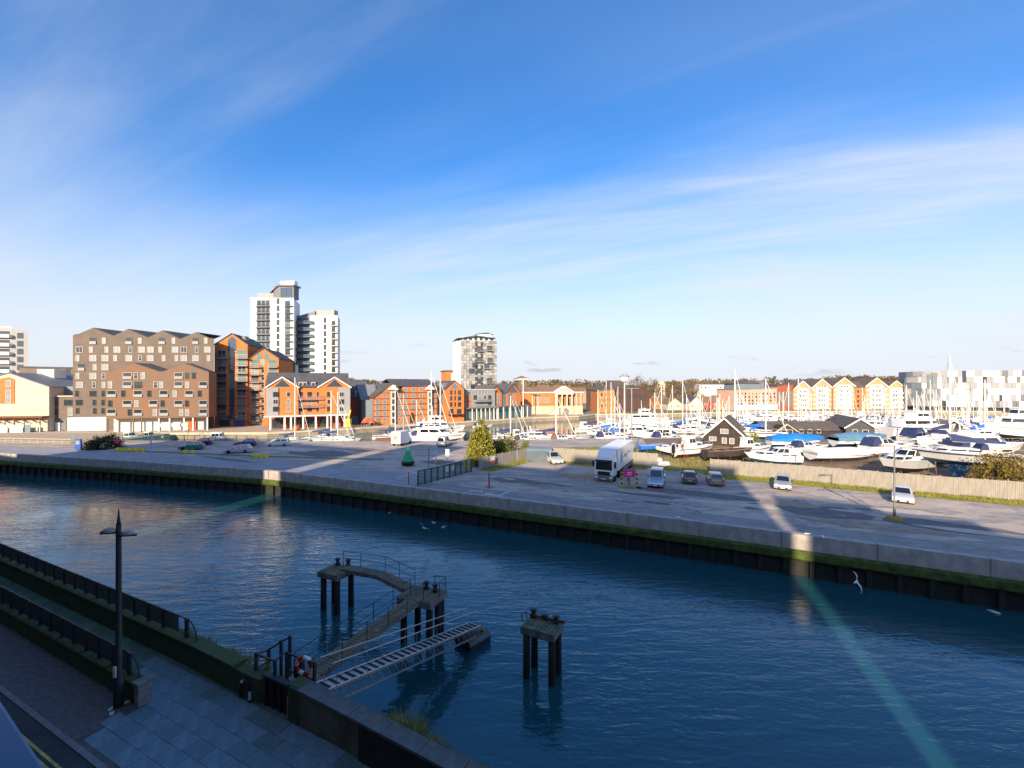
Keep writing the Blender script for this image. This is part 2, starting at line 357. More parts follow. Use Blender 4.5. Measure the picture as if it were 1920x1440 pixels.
# ================================================================== SETTING
Q, QN, WD = 2.6, 2.5, 1.0                       # island level, north quay level, dock water level
def sheet(name, pts, z, mat, sub=0):
    b = bmesh.new(); vs_ = [b.verts.new((p[0], p[1], z)) for p in pts]; b.faces.new(vs_)
    bmesh.ops.recalc_face_normals(b, faces=b.faces)
    if b.faces[0].normal.z < 0: bmesh.ops.reverse_faces(b, faces=b.faces)
    me = bpy.data.meshes.new(name); b.to_mesh(me); b.free(); me.materials.append(MATS[mat])
    return link(name, me)
def offs(poly, d):                              # polyline moved d metres to its left (landward for the far bank)
    out = []
    for i, p in enumerate(poly):
        p = Vector(p[:2]); ns = []
        if i > 0: t = (p-Vector(poly[i-1][:2])).normalized(); ns.append(Vector((-t.y, t.x)))
        if i < len(poly)-1: t = (Vector(poly[i+1][:2])-p).normalized(); ns.append(Vector((-t.y, t.x)))
        n = sum(ns, Vector((0, 0))).normalized(); out.append(p+n*(d/max(0.3, n.dot(ns[0]))))
    return out
def sweep(poly, prof):                          # prof: closed list of (offset, z)
    rings = [[] for _ in poly]
    for o_, z in prof:
        for i, p in enumerate(offs(poly, o_)): rings[i].append((p.x, p.y, z))
    return MB().loft(rings, closed=True)
def along(poly, step, start=0.0):
    out, acc = [], start
    for a, b in zip(poly, poly[1:]):
        a, b = Vector(a[:2]), Vector(b[:2]); L = (b-a).length; d = (b-a)/L
        while acc < L: out.append((a+d*acc, math.atan2(d.y, d.x))); acc += step
        acc -= L
    return out
def cut(poly, x0, x1):                          # part of a polyline (running in +x) between two x values
    def at(x):
        for a, b in zip(poly, poly[1:]):
            if a[0] <= x <= b[0]: t = (x-a[0])/(b[0]-a[0]); return (x, a[1]+(b[1]-a[1])*t)
    return [at(x0)]+[tuple(p[:2]) for p in poly if x0+0.01 < p[0] < x1-0.01]+[at(x1)]

struct(sheet('river', [(-420, -40), (260, -40), (260, 120), (-420, 190)], 0.0, 'river_water'))
struct(sheet('dock_water', [(-92, 90), (420, 90), (420, 260), (-92, 200)], WD, 'dock_water'))

RW = [(-230, 113.0), (-87.7, 74.0), (-60, 66.6), (-32.3, 58.6), (-5.8, 46.7), (16.3, 36.6), (22.4, 33.7), (33.2, 28.4), (60, 15.4), (110, -9)]
north_edge = [(300, 106), (130, 113), (70, 108), (28, 101), (4, 98.5), (-10, 96), (-49, 95.5), (-88, 97), (-88, 111), (-230, 122)]
struct(sheet('island_ground', [tuple(p) for p in offs(RW, 0.3)]+[(300, -9)]+north_edge, Q, 'yard_asphalt'))
isl_w = MB()                                     # dock-side edge of the island: stone quay face
ne = [(x, y) for x, y in north_edge][::-1]
isl_w.loft([[(x, y+0.02, Q-0.004), (x, y+0.02, -1.0)] for x, y in ne], cap=False)
struct(isl_w.build('island_quay_face', 'quay_stone'))

# road along the wall and its edges
road_l = cut(RW, -150, -13.5)
rin, rout = offs(road_l, 0.85), offs(road_l, 9.5)
M('road_asphalt', (0.31, 0.305, 0.325), 0.9, var=0.2, scale=0.5, bump=0.2, bscale=20, streak=(1, 3, 1))
struct(sheet('road', [tuple(p) for p in rin]+[tuple(p) for p in rout[::-1]], Q+0.004, 'road_asphalt'))
lane = [offs(cut(RW, -26, 20), 1.3), offs(cut(RW, -26, 20), 6.2)]
M('yard_track', (0.29, 0.275, 0.275), 0.9, var=0.3, scale=0.7, bump=0.3, bscale=12, col2=(0.34, 0.32, 0.30), streak=(1, 2.5, 1))
struct(sheet('yard_track', [tuple(p) for p in offs(cut(RW, -13.2, 60), 0.85)]+[tuple(p) for p in offs(cut(RW, -13.2, 60), 5.6)[::-1]], Q+0.004, 'yard_track'))
def strip(name, a, b, w, z, mat):
    a, b = Vector(a[:2]), Vector(b[:2]); d = (b-a).normalized(); n = Vector((-d.y, d.x))*(w/2)
    return struct(sheet(name, [a-n, b-n, b+n, a+n], z, mat))
# faded white lines of the car park and yard
for (u0, v0, u1, v1, w) in ((745, 897, 790, 882, 0.25), (878, 912, 958, 922, 0.22), (930, 931, 952, 923, 0.3), (1115, 932, 1153, 939, 0.35), (1258, 944, 1313, 956, 0.25),
                            (880, 920, 905, 922, 0.5), (1090, 930, 1110, 932, 0.3), (560, 878, 640, 886, 0.12), (700, 848, 800, 852, 0.12)):
    strip('painted_line', G(u0, v0, Q), G(u1, v1, Q), w, Q+0.009, 'road_white')
for k in range(3):
    strip('painted_line', G(640+k*75, 850-k*4, Q), G(665+k*75, 838-k*2, Q), 0.12, Q+0.009, 'road_white')
strip('concrete_strip', G(1012, 912, Q), G(1160, 917, Q), 2.4, Q+0.013, 'concrete')
strip('concrete_strip', G(1213, 912, Q), G(1278, 914, Q), 1.6, Q+0.013, 'concrete')
strip('tar_seam', G(1525, 905, Q), G(1610, 945, Q), 0.16, Q+0.009, 'tarmac')
strip('tar_seam', G(1400, 945, Q), G(1510, 938, Q), 0.2, Q+0.009, 'tarmac')

def patch(u, v, a, b_, mat, dz):                    # irregular repair patch lying along the wall
    c = G(u, v, Q); pts = []
    for k in range(11):
        t = 2*math.pi*k/11; r = random.uniform(.75, 1.15); q = Vector((.905, -.425))*(math.cos(t)*a*r*(.8+.2*abs(math.cos(t))))+Vector((.425, .905))*(math.sin(t)*b_*r); pts.append((c.x+q.x, c.y+q.y))
    struct(sheet('repair_patch', pts, Q+dz, mat))
random.seed(77)
M('patch_dark', (0.16, 0.145, 0.145), 0.9, var=0.25, scale=1.5, bump=0.2, bscale=20); M('patch_brown', (0.33, 0.25, 0.185), 0.95, var=0.25, scale=1.0); M('patch_pale', (0.50, 0.44, 0.37), 0.95, var=0.2, scale=1.2)
for i, (u, v, a, b_) in enumerate(((1000, 905, 5, 1.0), (1090, 895, 4, 2.2), (1300, 925, 7, 1.6), (1370, 945, 6, .9), (1550, 960, 4, 2.5), (1620, 985, 6, 1.0), (1760, 985, 5, 1.8), (1850, 1000, 5, .8), (1210, 928, 5, .6), (1480, 945, 3, 1.4), (960, 900, 4, 1.5), (1700, 960, 3, 1.0), (600, 850, 7, 3), (690, 843, 6, 2), (840, 868, 5, 2), (540, 842, 8, 2), (430, 862, 7, .8))):
    patch(u, v, a, b_, ('patch_dark', 'patch_brown', 'patch_dark', 'patch_pale')[i % 4], .014+.001*i)
for i in range(22):
    u = random.uniform(880, 1900); patch(u, 900+(u-900)*.05+random.uniform(-5, 28), random.uniform(.5, 1.8), random.uniform(.15, .5), random.choice(('patch_pale', 'patch_dark', 'patch_pale', 'patch_brown')), .034+.0006*i)
for u, v in ((1060, 921), (1395, 925), (1580, 968), (640, 872)):
    c = G(u, v, Q); struct(MB().lathe([(.36, 0), (.36, .012)], n=14).build('drain_cover', 'dark_panel', None, (c.x, c.y, Q+.05)))
# ------------------------------------------------------------------ north quay, town ground and hills
QL = [(-330, 112), (-150, 112.2), (-88, 112.4), (-64, 113), (-46.5, 123.5), (-36, 133), (-16, 147), (8, 166), (27, 174.6), (36, 186), (63, 188), (110, 203), (193, 211), (245, 203), (420, 196)]
def hill(x, y, t):
    u = CX+FPX*x/y
    top = 9.5+6.0*math.exp(-((u-1640)/260)**2)+3.5*math.exp(-((u-640)/260)**2)
    k = max(0.0, min(1.0, (t-130)/330)); k = k*k*(3-2*k)
    return QN+k*(top+2.2*noise.noise((x*0.006, y*0.006, 1.7)))
fine_q = []
for a, b in zip(QL, QL[1:]):
    n = max(1, int(math.hypot(b[0]-a[0], b[1]-a[1])/14))
    fine_q += [(a[0]+(b[0]-a[0])*i/n, a[1]+(b[1]-a[1])*i/n) for i in range(n)]
fine_q.append(QL[-1])
ts = [0, 20, 40, 60, 90, 130, 160, 190, 220, 250, 280, 320, 360, 400, 450, 500, 600, 800, 1200, 3000]
rings = []
for x, y in fine_q:
    d = Vector((x, y)).normalized()
    rings.append([(x+d.x*t, y+d.y*t, hill(x+d.x*t, y+d.y*t, t)) for t in ts])
mb = MB().loft(rings, cap=False)
M('town_ground', (0.36, 0.30, 0.23), 0.95, var=0.2, scale=0.02, col2=(0.16, 0.15, 0.07))
struct(mb.build('town_ground', 'town_ground', smooth=True))
struct(MB().loft([[(x, y, QN-0.004), (x, y, QN-0.5), (x, y, 0.0)] for x, y in QL], cap=False).build('north_quay_face', 'quay_stone'))
struct(sweep(QL, [(-0.15, QN-0.35), (-0.15, QN+0.12), (0.5, QN+0.12), (0.5, QN-0.35)]).build('quay_coping', 'stone'))

# ------------------------------------------------------------------ far river wall
rw = thing('river_wall', 'long grey concrete flood wall with green weed and dark piles along the far bank', 'river wall')
piles_poly = offs(RW, -0.05)
sweep(RW, [(0.35, -2), (0.35, 1.35), (0.9, 1.35), (0.9, -2)]).build('sheet_piling', 'pile_dark', rw)
sweep(RW, [(0.10, 1.25), (-0.12, 1.45), (-0.12, 1.95), (0.02, 2.12), (0.6, 2.12), (0.6, 1.25)]).build('weedy_ledge', 'algae', rw)
pl = along(RW, 6.0)
for (p, a), nxt in zip(pl, pl[1:]):
    if not -95 < p.x < 62: continue
    q = nxt[0]; L = (q-p).length; aa = math.atan2(q.y-p.y, q.x-p.x)
    if L < 3: continue
    dz = random.uniform(-0.012, 0.012)
    me = MB().box(0.015, L-0.015, 0.14, 0.72, 2.10, 3.30+dz).mesh('panel', M('parapet', (0.37, 0.345, 0.32), 0.9, var=0.25, scale=1.1, bump=0.4, bscale=5, streak=(1.2, 1.2, .7)), 0.02)
    link('parapet_panel', me, rw, (p.x, p.y, 0), aa)
pile_me = MB().box(-0.15, 0.15, 0.02, 0.45, -2, 1.34).mesh('pile', 'pile_dark', 0.02)
for p, a in along(RW, 1.75):
    if -92 < p.x < 45: link('pile', pile_me, rw, (p.x, p.y, 0), a)

# ------------------------------------------------------------------ near bank
E = Vector((0.902, -0.432, 0)).normalized(); NN = Vector((0.432, 0.902, 0)).normalized(); EA = math.atan2(E.y, E.x)
NZ = 2.8
M('moss', (0.06, 0.10, 0.03), 0.95, var=0.4, scale=4, bump=0.5, bscale=30)
W1 = [(-60, 40.9), (-33.6, 28.3), (-18.1, 20.9), (-13.6, 18.75), (-11.7, 17.75), (-9.55, 16.7)]
W1b = [(-7.95, 15.9), (-5.07, 14.35), (0, 11.55), (14, 4.3), (40, -9)]
near_edge = W1+W1b
ground_pts = [tuple(p) for p in offs(near_edge, 0.25)]
kl = Vector((-13.75, 14.1, 0))
pvr = []
for gx_, gy_ in ground_pts:
    g_ = Vector((gx_, gy_, 0)); f_ = kl+E*(g_-kl).dot(E); pvr.append([(g_.x, g_.y, NZ-.014), (f_.x, f_.y, NZ-.014)])
struct(MB().loft(pvr, cap=False).build('pavement', 'joint'))
struct(sheet('pavement_by_building', [(kl-NN*7.4-E*90).xy, (kl-NN*7.4+E*60).xy, (30, -60), (-160, -60)], NZ-0.01, 'joint'))
struct(MB().loft([[(p.x, p.y, NZ-0.06), (p.x, p.y, -2.0)] for p in offs(near_edge, 0.25)], cap=False).build('near_river_face', 'moss_stone'))
pav = bpy.data.objects['pavement']
# paving slabs (each its own piece) in courses along the wall
O0 = Vector((-13.6, 18.35, 0))
slabs = [MB().box(0.006, 0.894, 0.006, 0.594, -0.05, 0.0).mesh('slab', k, 0.008) for k in ('slab_a', 'slab_b', 'slab_c', 'slab_moss')]
half = [MB().box(0.006, 0.444, 0.006, 0.594, -0.05, 0.0).mesh('slab', k, 0.008) for k in ('slab_a', 'slab_b', 'slab_c', 'slab_moss')]
def in_slab(p):
    if p.y < 12.6 or p.x < -15.8: return False
    k = (p-Vector((-14.3, 16.45, 0))).dot(NN)          # line of the low wall and kerb
    along_e = (p-Vector((-14.3, 16.45, 0))).dot(E)
    if along_e < 0.0 and k < 0.1: return False
    if (p-Vector((-13.9, 14.15, 0))).dot(NN) < 0.15: return False
    return True
for r in range(0, 12):
    t = -0.05-0.6*(r+1)
    for c in range(-3, 14):
        s0 = c*0.9+(0.45 if r % 2 else 0.0)
        p = O0+E*s0+NN*t; mid = p+E*0.45+NN*0.3
        if not in_slab(mid): continue
        u = CX+FPX*mid.x/mid.y; v = HY+FPX*(CZ-NZ)/mid.y
        if u < 60 or u > 820 or v > 1500: continue
        k = random.choices((0, 1, 2, 3), (5, 4, 4, (5, .8, .1, .05)[min(r, 3)]))[0]
        o = link('slab', slabs[k], pav, (p.x, p.y, NZ+random.uniform(-0.004, 0.005)))
        o.rotation_euler = (random.uniform(-.006, .006), random.uniform(-.004, .004), EA)
# brick-paved forecourt, kerb, road with double yellow lines
kl = Vector((-13.75, 14.1, 0))
def band(name, t0, t1, s0, s1, z, mat): return struct(sheet(name, [kl+E*s0+NN*t0, kl+E*s1+NN*t0, kl+E*s1+NN*t1, kl+E*s0+NN*t1], z, mat))
g140 = G(140, 1392, NZ); g140.z = 0; c1, c2 = kl+NN*0.12+E*((g140-kl).dot(E)-.02), kl+NN*0.12-E*45
w2n = Vector((-14.35, 16.35, 0))
struct(sheet('brick_forecourt', [c1, c2, w2n-E*45, w2n, G(208, 1354, NZ)], NZ-0.004, 'brick_paving'))
band('road', -7.5, -0.05, -60, 40, NZ-0.030, 'tarmac')
kb = MB()
for i in range(-26, 1): kb.box(i*0.915+0.005, (i+1)*0.915-0.005, -0.07, 0.10, -0.2, 0.004)
k_o = struct(kb.build('kerb', 'kerb', None, (kl.x, kl.y, NZ), EA))
band('yellow_line', -0.62, -0.54, -30, -0.15, NZ-0.026, 'road_yellow'); band('yellow_line', -0.80, -0.72, -30, -0.35, NZ-0.026, 'road_yellow')
struct(sheet('mossy_path', [Vector((-14.3, 16.75, 0)), Vector((-14.3, 16.75, 0))-E*40, Vector((-13.6, 18.5, 0))-E*42, Vector((-14.8, 19.1, 0))], NZ-0.008, 'mossy_path'))

# river flood wall beside the pavement
fw = thing('flood_wall', 'mossy stone flood wall with flat coping beside the paved promenade', 'wall')
sweep(W1, [(-0.22, NZ-0.3), (-0.22, 3.72), (0.22, 3.72), (0.22, 0.3)]).build('wall_body', 'moss_stone', fw)
for (p, a), nx in zip(along(W1, 1.6), along(W1, 1.6)[1:]):
    if p.x < -40: continue
    L = (nx[0]-p).length; link('coping_stone', MB().box(0.01, L-0.01, -0.28, 0.30, 3.722, 3.84+random.uniform(-.008, .008)).mesh('coping', 'moss_stone' if p.x < -12 else 'coping_grey', 0.015), fw, (p.x, p.y, 0), math.atan2(nx[0].y-p.y, nx[0].x-p.x))
fw2 = thing('flood_wall', 'plain concrete flood wall running down to the bottom edge right of the gate', 'wall')
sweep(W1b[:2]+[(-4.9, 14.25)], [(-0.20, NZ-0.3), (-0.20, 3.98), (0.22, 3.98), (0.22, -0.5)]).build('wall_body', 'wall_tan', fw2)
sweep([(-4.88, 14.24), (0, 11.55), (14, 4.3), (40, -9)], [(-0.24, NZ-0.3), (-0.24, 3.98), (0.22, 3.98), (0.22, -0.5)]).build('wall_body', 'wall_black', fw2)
for (p, a), nx in zip(along(W1b, 1.5), along(W1b, 1.5)[1:]):
    if p.x > 6: break
    L = (nx[0]-p).length; link('coping_stone', MB().box(0.008, L-0.008, -0.27, 0.32, 3.982, 4.09).mesh('coping', 'coping_grey', 0.015), fw2, (p.x, p.y, 0), math.atan2(nx[0].y-p.y, nx[0].x-p.x))
MB().box(-0.28, 0.28, -0.26, 0.26, NZ-0.3, 4.12).build('end_pier', 'moss_stone', fw2, (-7.8, 15.85, 0), EA, 0.02)
# low wall by the forecourt
lw = thing('low_wall', 'low mossy stone wall with rounded coping stones beside the brick forecourt', 'wall')
L2 = 34.0
lw.location = (w2n.x, w2n.y+0.12, 0); lw.rotation_euler = (0, 0, EA)
MB().box(-L2, -0.02, 0.0, 0.36, NZ-0.3, 3.46).build('wall_body', 'moss_stone', lw)
for i in range(int(L2/0.75)):
    x0 = -0.02-(i+1)*0.75; link('coping_stone', MB().box(x0+0.015, x0+0.735, -0.05, 0.41, 3.462, 3.60+random.uniform(-.01, .012)).mesh('coping', 'moss_stone' if i < 4 else 'algae_stone' if 'algae_stone' in MATS else 'moss_stone', 0.05), lw)
for k in range(3): link('quoin_stone', MB().box(-0.02, 0.26, -0.04, 0.40, NZ-0.02+k*0.27, NZ+0.24+k*0.27).mesh('quoin', M('quoin', (0.34, 0.31, 0.27), 0.9, var=0.25, scale=4), 0.03), lw)
MB().box(-0.10, 0.34, -0.09, 0.46, 3.58, 3.70).build('pier_cap', 'concrete_dark', lw, None, 0, 0.02)

def railing(name, label, poly, z0, h, step, bend_end=True):
    t = thing(name, label, 'railing')
    st = along(poly, step)
    post = MB().box(-0.045, 0.045, -0.045, 0.045, z0-0.02, z0+h+0.03).mesh('post', 'dark_metal', 0.01)
    heavy = MB().box(-0.10, 0.10, -0.05, 0.05, z0-0.02, z0+h+0.02).mesh('post', 'dark_metal', 0.015)
    for (p, a), nx in zip(st, st[1:]):
        if p.x < -42: continue
        q = nx[0]; L = (q-p).length; aa = math.atan2(q.y-p.y, q.x-p.x)
        link('post', heavy, t, (p.x, p.y, 0), aa)
        link('top_rail', MB().tube((0, 0, z0+h), (L, 0, z0+h), 0.03).mesh('rail', 'dark_metal'), t, (p.x, p.y, 0), aa); link('bottom_rail', MB().tube((0, 0, z0+0.1), (L, 0, z0+0.1), 0.022).mesh('rail', 'dark_metal'), t, (p.x, p.y, 0), aa)
        b = MB(); n = int(L/0.075)
        for i in range(1, n): b.tube((L*i/n, 0, z0+0.1), (L*i/n, 0, z0+h), 0.018, n=4, caps=False)
        link('bar_panel', b.mesh('bars', 'dark_metal'), t, (p.x, p.y, 0), aa)
    p, a = Vector(poly[-1][:2]), ANG(poly[-2], poly[-1]); link('post', heavy, t, (p.x, p.y, 0), a)
    q = st[-1][0]; L = (p-q).length
    if L > 0.1: link('top_rail', MB().tube((0, 0, z0+h), (L, 0, z0+h), 0.03).mesh('rail', 'dark_metal'), t, (q.x, q.y, 0), a); link('bottom_rail', MB().tube((0, 0, z0+0.1), (L, 0, z0+0.1), 0.022).mesh('rail', 'dark_metal'), t, (q.x, q.y, 0), a)
    arc = [(math.sin(k/8*math.pi/2)*0.75, 0, z0+h*math.cos(k/8*math.pi/2)) for k in range(9)]
    arc = [(x, 0, z0+h*(1-(1-math.cos(math.asin(min(1, x/0.75)))) )) for x, _, _ in arc]
    MB().path(arc, 0.028).build('curved_end_rail', 'dark_metal', t, (p.x, p.y, 0), a); MB().tube((0, 0, z0+0.1), (0.72, 0, z0+0.1), 0.022).build('bottom_rail', 'dark_metal', t, (p.x, p.y, 0), a)
railing('railing', 'dark iron railing with curved end on top of the riverside wall', cut(W1, -42, -14.4), 3.85, 0.80, 1.25)
p2 = [(w2n+NN*0.3-E*(0.95+i*5)) for i in range(7)][::-1]
railing('railing', 'dark iron railing with curved end on the low wall behind the lamp post', [(p.x, p.y) for p in p2], 3.60, 0.85, 1.15)
# ================================================================== RIVER STRUCTURES AND NEAR THINGS
def quad_deck(t, c, z, th, mat_deck, mat_edge, nb=9):       # c: four XY corners in order, boards across the first edge
    c = [Vector((p[0], p[1], 0)) for p in c]
    MB().prism([(p.x, p.y, z-th-0.03) for p in c], (0, 0, th)).build('deck_slab', mat_edge, t, None, 0, 0.03)
    b = MB()
    for i in range(nb):
        a0, a1 = (i+0.06)/nb, (i+0.94)/nb
        e0 = c[0].lerp(c[1], a0); e1 = c[0].lerp(c[1], a1); e2 = c[3].lerp(c[2], a1); e3 = c[3].lerp(c[2], a0); dz = random.uniform(-.012, .012)
        b.prism([(p.x, p.y, z-0.03+dz) for p in (e0, e1, e2, e3)], (0, 0, 0.045))
    b.build('deck_boards', mat_deck, t)
def pile(t, x, y, z, r=0.2):
    MB().lathe([(r*1.02, -2.5), (r, 0.2), (r*0.97, z)], n=10).build('pile', 'pile_dark', t, (x, y, 0), 0, 0, True)
def post_rail(t, pts, h=1.0, r=0.022, step=1.6):
    b = MB(); tops = [Vector(p)+Vector((0, 0, h)) for p in pts]; mids = [Vector(p)+Vector((0, 0, h*0.5)) for p in pts]
    b.path(tops, r).path(mids, r*0.8); b.build('rail', 'dark_metal', t)
    for p0, p1 in zip(pts, pts[1:]):
        p0, p1 = Vector(p0), Vector(p1); n = max(1, round((p1-p0).length/step))
        for i in range(n): q = p0.lerp(p1, i/n); MB().tube(q-Vector((0, 0, .1)), q+Vector((0, 0, h)), r).build('post', 'dark_metal', t)
    q = Vector(pts[-1]); MB().tube(q-Vector((0, 0, .1)), q+Vector((0, 0, h)), r).build('post', 'dark_metal', t)
def walkway(t, pts, w, mat='timber_dock'):
    for a, b_ in zip(pts, pts[1:]):
        a, b_ = Vector(a), Vector(b_); d = b_-a; L = d.length; y = Vector((-d.y, d.x, 0)).normalized()
        MB().bar(a-Vector((0, 0, .16)), b_-Vector((0, 0, .16)), w, 0.2).build('walkway_beam', 'concrete_dark', t)
        m = MB(); n = int(L/0.2)
        for i in range(n):
            c0, c1 = a.lerp(b_, (i+0.06)/n), a.lerp(b_, (i+0.94)/n); dz = Vector((0, 0, random.uniform(-.008, .008)-0.055))
            m.prism([c0-y*w/2+dz, c1-y*w/2+dz, c1+y*w/2+dz, c0+y*w/2+dz], (0, 0, 0.05))
        m.build('deck_boards', mat, t)
DZ = 2.6
jet = thing('mooring_jetty', 'weathered timber jetty on dark piles with a bent walkway between two platforms', 'jetty')
P1 = [(-12.95, 28.7), (-11.3, 27.95), (-10.65, 29.4), (-12.3, 30.1)]
P2 = [(-6.75, 25.2), (-4.6, 24.45), (-3.9, 26.1), (-6.1, 26.8)]
quad_deck(jet, P1, DZ, 0.32, 'timber_dock', 'concrete_dark'); quad_deck(jet, P2, DZ, 0.34, 'timber_dock', 'concrete_dark')
for x, y in ((-12.6, 28.9), (-11.45, 28.3), (-10.95, 29.4), (-12.25, 29.8)): pile(jet, x, y, DZ-0.3)
for x, y in ((-6.35, 25.35), (-5.75, 26.35), (-4.75, 24.85), (-4.25, 25.9), (-4.35, 25.35)): pile(jet, x, y, DZ-0.3)
walkway(jet, [(-11.3, 29.2, DZ+0.12), (-8.5, 28.0, DZ+0.2), (-6.2, 26.3, DZ+0.06)], 0.75)
post_rail(jet, [(-11.6, 29.75, DZ), (-10.2, 29.15, DZ+0.1), (-8.35, 28.45, DZ+0.15), (-6.0, 26.7, DZ+0.05)], 0.95)
walkway(jet, [(-8.55, 17.6, 3.0), (-5.55, 25.2, DZ+0.04)], 0.85)
post_rail(jet, [(-8.95, 17.8, 3.0), (-5.95, 25.3, DZ+0.02)], 1.0)
post_rail(jet, [(-8.05, 17.5, 3.0), (-5.1, 24.9, DZ+0.02)], 0.95)
post_rail(jet, [(-4.7, 26.3, DZ), (-4.0, 26.05, DZ), (-4.25, 25.3, DZ)], 0.8)
for x, y in ((-12.0, 29.75), (-11.2, 29.55), (-5.2, 26.25), (-4.6, 25.9)):
    MB().lathe([(0.16, 0), (0.15, 0.2), (0.11, 0.24), (0.11, 0.36), (0.2, 0.42), (0.18, 0.5)], n=10).build('mooring_bollard', 'dark_metal', jet, (x, y, DZ-0.02), 0, 0, True)

dol = thing('mooring_dolphin', 'small square mooring platform on four dark piles standing alone in the river', 'mooring platform')
PD = [(0.42, 22.2), (2.08, 21.35), (2.72, 22.6), (1.1, 23.4)]
quad_deck(dol, PD, DZ, 0.34, M('mossy_timber', (0.13, 0.15, 0.07), 0.9, var=0.4, scale=2.5, col2=(0.22, 0.21, 0.15)), 'concrete_dark')
for x, y in ((0.75, 22.2), (2.0, 21.65), (2.4, 22.5), (1.2, 23.05)): pile(dol, x, y, DZ-0.3, 0.19)
for x, y, h in ((1.15, 23.05, 0.5), (2.3, 22.5, 0.42), (1.75, 22.85, 0.3)):
    MB().lathe([(0.17, 0), (0.15, h*0.4), (0.11, h*0.5), (0.11, h*0.75), (0.2, h*0.85), (0.18, h)], n=10).build('mooring_bollard', 'dark_metal', dol, (x, y, DZ-0.02), 0, 0, True)
MB().bar((0.95, 23.1, DZ+0.12), (2.75, 22.35, DZ+0.12), 0.09, 0.12).build('fender_rail', 'rust', dol)
MB().tube((0.55, 22.6, DZ), (0.5, 22.75, DZ+0.35), 0.025).tube((0.5, 22.75, DZ+.35), (0.75, 23.0, DZ+.35), 0.025).tube((0.75, 23.0, DZ+.35), (0.8, 22.9, DZ), 0.025).build('ladder_hoop', 'dark_metal', dol)

pon = thing('floating_pontoon', 'small dark floating pontoon under the far end of the gangway', 'pontoon')
PP = [(-3.35, 25.2), (-2.35, 24.15), (-1.25, 25.35), (-2.25, 26.45)]
quad_deck(pon, PP, 0.52, 0.5, 'timber_dock', 'dark_metal', 7)
MB().bar((-2.35, 24.12, 0.42), (-1.22, 25.33, 0.42), 0.06, 0.16).build('fender', 'grey_metal', pon)
MB().lathe([(0.09, 0), (0.06, 0.1), (0.12, 0.16)], n=8).build('cleat', 'dark_metal', pon, (-1.75, 25.3, 0.52))

gw = thing('gangway', 'silver aluminium truss gangway with handrails sloping down to the pontoon', 'gangway')
A0, A1 = Vector((-7.25, 16.35, 3.55)), Vector((-2.15, 25.55, 0.85)); gd = (A1-A0); gl = gd.length; gdir = gd.normalized()
gy = Vector((-gd.y, gd.x, 0)).normalized(); up = gdir.cross(gy); GWm = 0.36
for s in (-1, 1):
    o_ = gy*(s*GWm)
    MB().bar(A0+o_, A1+o_, 0.07, 0.09).build('chord', 'alloy', gw)
    MB().bar(A0+o_-Vector((0, 0, .55))+gdir*0.5, A1+o_-Vector((0, 0, .5))-gdir*.3, 0.06, 0.07).build('chord', 'alloy', gw)
    n = 22; m = MB()
    for i in range(n):
        a = A0.lerp(A1, (i+0.3)/n)+o_; b_ = A0.lerp(A1, min(0.985, (i+0.95)/n))+o_-Vector((0, 0, .52)); c_ = A0.lerp(A1, (i+0.3)/n)+o_-Vector((0, 0, .52))
        m.bar(a, b_, 0.03, 0.03)
        if i: m.bar(a, c_, 0.03, 0.03)
    m.build('lattice', 'alloy', gw)
    hr0, hr1 = A0+o_+gdir*0.25+Vector((0, 0, 0.95)), A1+o_-gdir*0.35+Vector((0, 0, 0.95))
    MB().tube(hr0, hr1, 0.025).build('handrail', 'alloy', gw)
    for i in range(7):
        b_ = A0.lerp(A1, (i+0.3)/7)+o_; MB().tube(b_, b_+Vector((0, 0, .95)), 0.018).build('post', 'alloy', gw)
m = MB().bar(A0+Vector((0, 0, -.02)), A1+Vector((0, 0, -.02)), GWm*1.7, 0.03); m.build('tread_plate', 'grey_metal', gw)
cl = MB().bar((-.31, 0, 0), (.31, 0, 0), 0.05, 0.05).mesh('cleat', 'dark_metal')
for i in range(26):
    c = A0.lerp(A1, (i+0.6)/26.3)+Vector((0, 0, 0.03)); link('tread_bar', cl, gw, c, math.atan2(gy.y, gy.x))

# ---- gate in the flood wall with frame, buoy and sign
gt = thing('flood_gate', 'dark steel flood gate closing the gap in the riverside wall', 'gate')
ga, gb = Vector((-9.5, 16.62, 0)), Vector((-8.1, 15.95, 0)); gA = ANG(ga, gb); gt.location = ga; gt.rotation_euler = (0, 0, gA)
GL = (gb-ga).length
MB().box(0.03, GL-0.03, -0.05, 0.05, NZ-0.02, 3.85).build('gate_leaf', M('gate_rust', (0.035, 0.018, 0.018), 0.7, var=0.3, scale=3), gt, None, 0, 0.01)
for i in range(4): x = 0.15+i*(GL-0.3)/3; link('rib', MB().box(x-0.04, x+0.04, -0.11, -0.052, NZ, 3.8).mesh('rib', 'gate_rust'), gt)
MB().box(0.0, GL, -0.12, 0.10, 3.852, 3.95).build('top_rail', 'dark_metal', gt)
MB().box(GL-0.1, GL+0.12, -0.16, 0.1, NZ, 3.6).build('hinge_post', 'concrete', gt)
fr = thing('access_frame', 'dark post and rail enclosure around the gate at the head of the jetty', 'railing')
def fpost(x, y, z0, z1, w=0.1): MB().box(-w/2, w/2, -w/2, w/2, z0, z1).build('post', 'dark_metal', fr, (x, y, 0), EA, 0.01)
fp = [(-10.13, 17.1, 4.42), (-10.05, 17.85, 4.12), (-9.08, 16.55, 4.48), (-9.46, 17.7, 4.55), (-9.2, 17.9, 4.62), (-8.86, 17.0, 4.52), (-7.5, 16.4, 4.5)]
for x, y, z in fp: fpost(x, y, 2.6, z)
m = MB()
def rl(i, j, dz=0.06, w=0.06): m.bar((fp[i][0], fp[i][1], fp[i][2]-dz), (fp[j][0], fp[j][1], fp[j][2]-dz), w, w)
